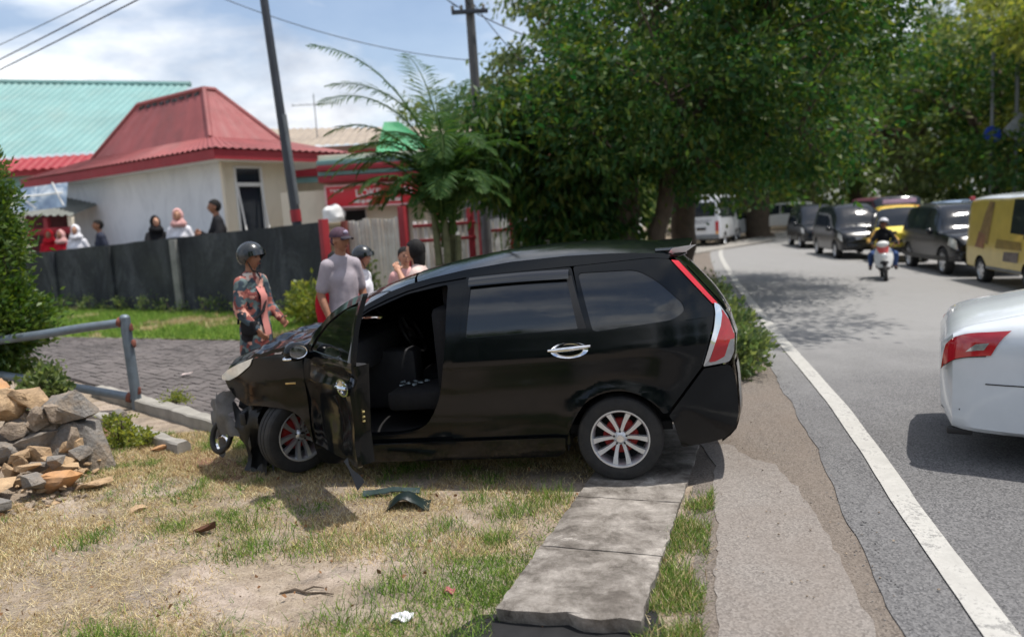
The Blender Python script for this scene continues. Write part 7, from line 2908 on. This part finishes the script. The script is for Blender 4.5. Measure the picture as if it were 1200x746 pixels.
for z, w in ((1.28, .5), (1.18, .38)):
    for k in range(int(w * 2 / .09)):
        mb.box((-2.612, -w + .09 * k + .04, z), (.012, .06 * (.6 + .4 * ((k * 7) % 3) / 2), .06))
o = mb.build('rear_lettering', M('grey_letters', srgb(120, 124, 132), .6), v.t, smooth=0)
o['kind'] = 'stuff'
minivan('white_van', 'white van parked ahead of the white minibus', (12.9, 44.6, .0), R(60), PSI)
minivan('white_parked_car', 'small white car parked at the far bend beside the thick tree trunk', (19.2, 53.5, .0), R(150), PSI)

# ---- scooter with rider and pillion
SC = thing('scooter', 'white and pinkish red fronted scooter with a round headlamp, ridden towards the camera', 'scooter', (9.25, 18.9, -.11), R(-112), rot=(R(4), 0, R(-112)))
def sw(x):
    w = bpy.data.objects.new('wheel', None)
    COL.objects.link(w)
    w.parent = SC
    w.location = (x, 0, .25)
    T = TR((0, 0, 0), (PI / 2, 0, 0))
    a = MB()
    a.lathe([(.19, -.035), (.235, -.045), (.25, -.02), (.25, .02), (.235, .045), (.19, .035)], 28, T, close=True)
    a.build('tyre', MT['tyre'], w)
    a = MB()
    a.lathe([(.19, -.03), (.17, -.02), (.17, .02), (.19, .03)], 28, T, close=True)
    for k in range(5):
        a.tube([(0, 0, 0), (.18 * math.cos(k * 1.257), 0, .18 * math.sin(k * 1.257))], .014, 6)
    a.build('rim', MT['alloy'], w)
sw(.62)
sw(-.62)
mb = MB()
rows = []
for i in range(11):
    t = i / 10
    z = .40 + .62 * t
    w = .17 + .10 * math.sin(PI * min(1, t * 1.05)) - .06 * t
    rows.append([(.58 - .22 * t + .10 * (1 - (q / 6) ** 2) , w * q / 6, z) for q in range(-6, 7)])
mb.grid(rows)
mb.grid([[(x - .06, y * .95, z) for x, y, z in reversed(r_)] for r_ in rows])
mb.build('front_shield', MT['white'], SC)
mb = MB()
rows = [[(.585 + .105 - .215 * t - .09 * (q / 6) ** 2 + .012, .15 * q / 6, .40 + .62 * t) for q in range(-6, 7)] for t in (.62, .7, .78, .86, .92)]
mb.grid(rows)
mb.build('red_panel', M('pinkish_red', srgb(226, 96, 92), .35, coat=.5), SC)
mb = MB()
mb.ell((.66, 0, .53), (.10, .11, .05), 16, 10)
mb.tube([(.62, .05, .25), (.58, .05, .6), (.46, .03, .95)], .022, 8)
mb.tube([(.62, -.05, .25), (.58, -.05, .6), (.46, -.03, .95)], .022, 8)
mb.build('front_fork', MT['black'], SC)
mb = MB()
mb.ell((.50, 0, 1.02), (.12, .16, .09), 16, 10)
mb.build('handlebar_cowl', MT['white'], SC)
mb = MB()
mb.ell((.72, 0, .70), (.05, .09, .085), 18, 12)
mb.build('headlamp', M('headlamp_glass', (.85, .88, .88), .1, metal=.2, coat=1), SC)
SC.scale = (.88, .88, .88)
mb = MB()
mb.tube([(.38, .36, 1.06), (.44, .16, 1.05), (.46, 0, 1.04), (.44, -.16, 1.05), (.38, -.36, 1.06)], .015, 8)
mb.build('handlebar', MT['black'], SC)
for sd in (1, -1):
    mb = MB()
    mb.tube([(.44, .2 * sd, 1.05), (.40, .30 * sd, 1.26)], .008, 6)
    mb.ell((.40, .32 * sd, 1.29), (.02, .065, .045), 12, 8)
    mb.build('mirror', MT['black'], SC)
mb = MB()
mb.cbox((.15, 0, .34), (.55, .28, .08), .02)
mb.cbox((-.40, 0, .52), (.75, .24, .34), .06)
mb.build('body', MT['black'], SC)
mb = MB()
mb.cbox((-.35, 0, .75), (.78, .26, .10), .045)
mb.build('saddle', MT['seat'], SC)
RP = Vector((9.25, 18.9, -.11))
rd_ = Vector((math.cos(R(-112)), math.sin(R(-112)), 0))
person('scooter rider in a white helmet, black top and light blue jeans, facing the camera', tuple(RP + rd_ * -.18 + Vector((0, 0, .0))), R(-112), 1.48, 'c_black', 'c_blue', 'helmet', 'skin', sleeve=1.2, head_extra='c_white', hips=.84, hem=.86,
       arms=(((.22, .32, 1.12), (.52, .34, 1.10)), ((.22, -.32, 1.12), (.52, -.34, 1.10))), legs=(((.34, .20, .70), (.30, .17, .42)), ((.34, -.20, .70), (.30, -.17, .42))))
person('scooter pillion passenger in an ochre jacket and blue jeans behind the rider', tuple(RP + rd_ * -.55), R(-112), 1.42, 'c_yellow', 'c_blue', 'long', 'skin', sleeve=1.2, hips=.88, hem=.86, build=1.15, fem=True,
       arms=(((.1, .40, 1.16), (.34, .30, 1.05)), ((.1, -.40, 1.16), (.34, -.30, 1.05))), legs=(((.32, .34, .72), (.22, .34, .34)), ((.32, -.34, .72), (.22, -.34, .34))))
# ---- signs beyond the queue
t = thing('road_sign', 'grey diamond shaped road sign seen from behind on a tall grey post', 'road sign', (24.1, 36.6, -.3))
mb = MB()
mb.tube([(0, 0, 0), (0, 0, 8.0)], .09, 10)
mb.build('post', MT['grey_metal'], t)
mb = MB()
T = TR((.1, -.12, 4.9), (0, R(45), 0))
mb.cbox((0, 0, 0), (1.15, .04, 1.15), .01, T)
mb.build('plate', M('sign_back', srgb(150, 154, 160), .6), t)
t = thing('road_sign', 'blue road sign on a grey post left of the diamond sign', 'road sign', (23.2, 37.0, -.3))
mb = MB()
mb.tube([(0, 0, 0), (0, 0, 8.6)], .08, 10)
mb.build('post', MT['grey_metal'], t)
mb = MB()
mb.lathe([(0, .02), (.42, .02), (.42, -.02), (0, -.02)], 24, TR((-.05, -.12, 4.75), (PI / 2, 0, 0)))
mb.build('plate', M('sign_blue', srgb(42, 72, 176), .5), t)
# ------------------------------------------------------------------ broken stone wall and loose stones
bwl = thing('broken_stone_wall', 'broken end of a mortared stone wall, grey faces and tan broken cores', 'stone wall', (-4.08, 6.40, -.08))
LS = [  # centre (x, y, z), size, rot z, material
    ((.26, .10, .26), (.46, .30, .50), .30, 'stone_grey'), ((.14, .22, .63), (.52, .34, .26), .22, 'stone_grey'), ((-.22, .16, .50), (.34, .30, .26), -.1, 'stone_grey'),
    ((-.42, .10, .72), (.46, .36, .28), .15, 'stone_tan'), ((-.18, .20, .74), (.30, .28, .18), .4, 'stone_tan'), ((-.30, -.05, .32), (.38, .28, .22), .1, 'stone_grey'),
    ((-.06, .02, .38), (.26, .26, .20), -.35, 'stone_grey'), ((-.55, -.06, .44), (.30, .28, .26), .3, 'stone_orange'), ((-.62, .05, .20), (.36, .34, .30), .1, 'stone_tan'),
    ((-.30, -.02, .13), (.40, .30, .24), -.2, 'stone_grey'), ((-.74, .2, .62), (.32, .3, .34), 0, 'stone_grey'), ((.02, -.06, .14), (.30, .24, .22), .15, 'stone_grey'), ((-.85, .0, .40), (.36, .36, .40), .2, 'stone_tan'),
    ((-1.15, .2, .35), (.5, .4, .6), .2, 'stone_grey'), ((-.6, .35, .80), (.34, .28, .16), .2, 'stone_orange'),
]
for i, (c, d, rz, m) in enumerate(LS):
    mb = MB()
    mb.chunk((0, 0, 0), tuple(q * 1.12 for q in d), 40 + i, TR(c, (RNG.uniform(-.2, .2), RNG.uniform(-.2, .2), rz)), n=(10 if m == 'stone_grey' else 14), boxy=(.97 if m == 'stone_grey' else .75), fine=3)
    mb.build('stone', MT[m], bwl, smooth=28)
mb = MB()
for i in range(26):
    mb.chunk((RNG.uniform(-1.0, .30), RNG.uniform(-.02, .30), RNG.uniform(.05, .66)), (RNG.uniform(.1, .26), RNG.uniform(.1, .22), RNG.uniform(.08, .2)), 200 + i)
o = mb.build('mortar', MT['mortar'], bwl, smooth=0)
o['kind'] = 'stuff'
LOOSE = [
    ('flat orange brown stone block lying at the foot of the broken wall', (-3.70, 5.92, .10), (.34, .24, .20), .1, 'stone_orange'),
    ('tilted flat tan stone plate at the left edge below the broken wall', (-4.15, 5.72, .16), (.44, .30, .09), .5, 'stone_tan'),
    ('small grey patched stone slab, lowest of the stones at the left edge', (-3.98, 5.52, .07), (.34, .26, .11), -.3, 'stone_grey'),
    ('dark round boulder by the weeds at the end of the drain lip', (-3.98, 7.55, .17), (.26, .24, .30), 0, 'stone_grey'),
    ('thin broken tan stone flake right of the orange block', (-3.45, 5.98, .04), (.30, .16, .06), .2, 'stone_tan'),
    ('pale tan stone chip lying on the dry grass', (-2.82, 5.42, .02), (.12, .09, .04), .7, 'stone_tan'),
    ('reddish flat stone fragment near the drain lip', (-3.35, 7.0, .03), (.24, .12, .05), .4, 'stone_orange'),
    ('grey stone on the far side of the broken wall beneath the pipe rail', (-4.85, 7.0, .5), (.36, .3, .18), .1, 'stone_grey'),
]
for i, (lab, c, d, rz, m) in enumerate(LOOSE):
    mb = MB()
    mb.chunk((0, 0, 0), d, 90 + i, n=12, boxy=.9, fine=3)
    o = mb.build('loose_stone', MT[m], smooth=28)
    o.location = c
    o.rotation_euler = (RNG.uniform(-.2, .2), RNG.uniform(-.2, .2), rz)
    tag(o, lab, 'stone', 'loose stones by the broken wall')
mb = MB()
r = random.Random(31)
for i in range(170):
    a = r.uniform(0, 2 * PI)
    q = r.random() ** .6
    x, y = -4.1 + .70 * q * math.cos(a), 5.85 + .42 * q * math.sin(a)
    s = r.uniform(.02, .075) * (1.1 - .4 * q)
    mb.chunk((x, y, s * .3), (s * 1.4, s * 1.1, s), 400 + i, n=10)
kind(mb.build('stone_rubble', MT['mortar'], smooth=0), 'stuff')
mb = MB()
for i in range(46):
    mb.chunk((r.uniform(-5.0, -3.8), r.uniform(5.95, 6.5), r.uniform(.02, .26)), (r.uniform(.12, .34), r.uniform(.1, .24), r.uniform(.07, .18)), 700 + i, TR((0, 0, 0)), n=11, boxy=.6)
kind(mb.build('stone_rubble', MT['stone_tan'], smooth=0), 'stuff')
mb = MB()
for i in range(26):
    mb.chunk((r.uniform(-5.0, -3.75), r.uniform(5.8, 6.4), r.uniform(.02, .22)), (r.uniform(.12, .30), r.uniform(.1, .22), r.uniform(.07, .16)), 800 + i, TR((0, 0, 0)), n=11, boxy=.6)
kind(mb.build('stone_rubble', MT['stone_grey'], smooth=0), 'stuff')
mb = MB()
rows = []
for i in range(25):
    row = []
    for j in range(15):
        x, y = -5.3 + 1.75 * i / 24, 5.55 + 1.25 * j / 14
        e = max(0, 1 - abs(i - 9) / 15.5) * math.sin(PI * min(1, j / 14)) ** .8
        z = -.03 + .30 * e * (.75 + .5 * noise.noise(Vector((x * 4, y * 4, 2)))) + .05 * noise.noise(Vector((x * 12, y * 12, 4))) * (e > .05)
        row.append((x, y, z))
    rows.append(row)
mb.grid(rows)
kind(mb.build('rubble_mound', MT['mortar'], smooth=30), 'structure')
mb = MB()
for i in range(260):
    x, y = r.uniform(-5.0, -3.55), r.uniform(5.5, 6.5)
    s = r.uniform(.02, .06)
    mb.chunk((x, y, r.uniform(.01, .12) if y > 5.8 else .01), (s * 1.5, s * 1.1, s * .8), 1400 + i, n=8)
kind(mb.build('stone_chips', MT['stone_tan'], smooth=0), 'stuff')
# litter
debris('paper_tissue', 'crumpled white tissue on the grass at the bottom edge', 'litter', (-.64, 3.62, .0), lambda s, t: (-.055 + .11 * s, -.03 + .06 * t, .012 + .018 * math.sin(7 * s) * math.cos(5 * t) + .012), MT['c_white'], 2, 8)
debris('wrapper', 'small faded pink wrapper on the grass left of the slabs', 'litter', (-.42, 3.86, .0), lambda s, t: (-.03 + .06 * s, -.02 + .04 * t, .025 + .012 * math.sin(6 * s)), M('pink_wrapper', srgb(168, 92, 98), .6), 5, 6)
debris('paper_scrap', 'small white and red scrap lying on the block paving by the barrier', 'litter', (-4.6, 10.6, .045), lambda s, t: (-.07 + .14 * s, -.05 + .10 * t, .02 + .03 * s), M('scrap', srgb(214, 196, 190), .6), 7, 5)
mb = MB()
mb.tube([(-1.36, 3.98, .006), (-1.28, 4.0, .014), (-1.2, 3.95, .012), (-1.13, 3.96, .006), (-1.05, 3.92, .012)], [.005, .008, .007, .005, .003], 6)
mb.tube([(-1.24, 3.97, .012), (-1.18, 4.01, .018), (-1.12, 4.0, .012)], [.006, .005, .003], 6)
tag(mb.build('twig', MT['bark']), 'dead brown twig on the pale bare patch of earth', 'twig')
mb = MB()
rows = []
for i in range(9):
    q = i / 8
    w = .045 * math.sin(PI * (q * .92 + .05))
    rows.append([(-2.20 + .15 * q, 4.9 + w * j / 3, .012 + .022 * (j / 3) ** 2 * (1 + q) + .03 * q * q) for j in range(-3, 4)])
mb.grid(rows)
mb.tube([(-2.24, 4.9, .004), (-2.20, 4.9, .012), (-2.05, 4.9, .045)], [.003, .003, .0015], 5)
tag(mb.build('dead_leaf', M('curled_leaf', srgb(92, 62, 44), .9)), 'curled dark dead leaf on the dry grass left of the pale patch', 'leaf')
bpy.context.view_layer.update()
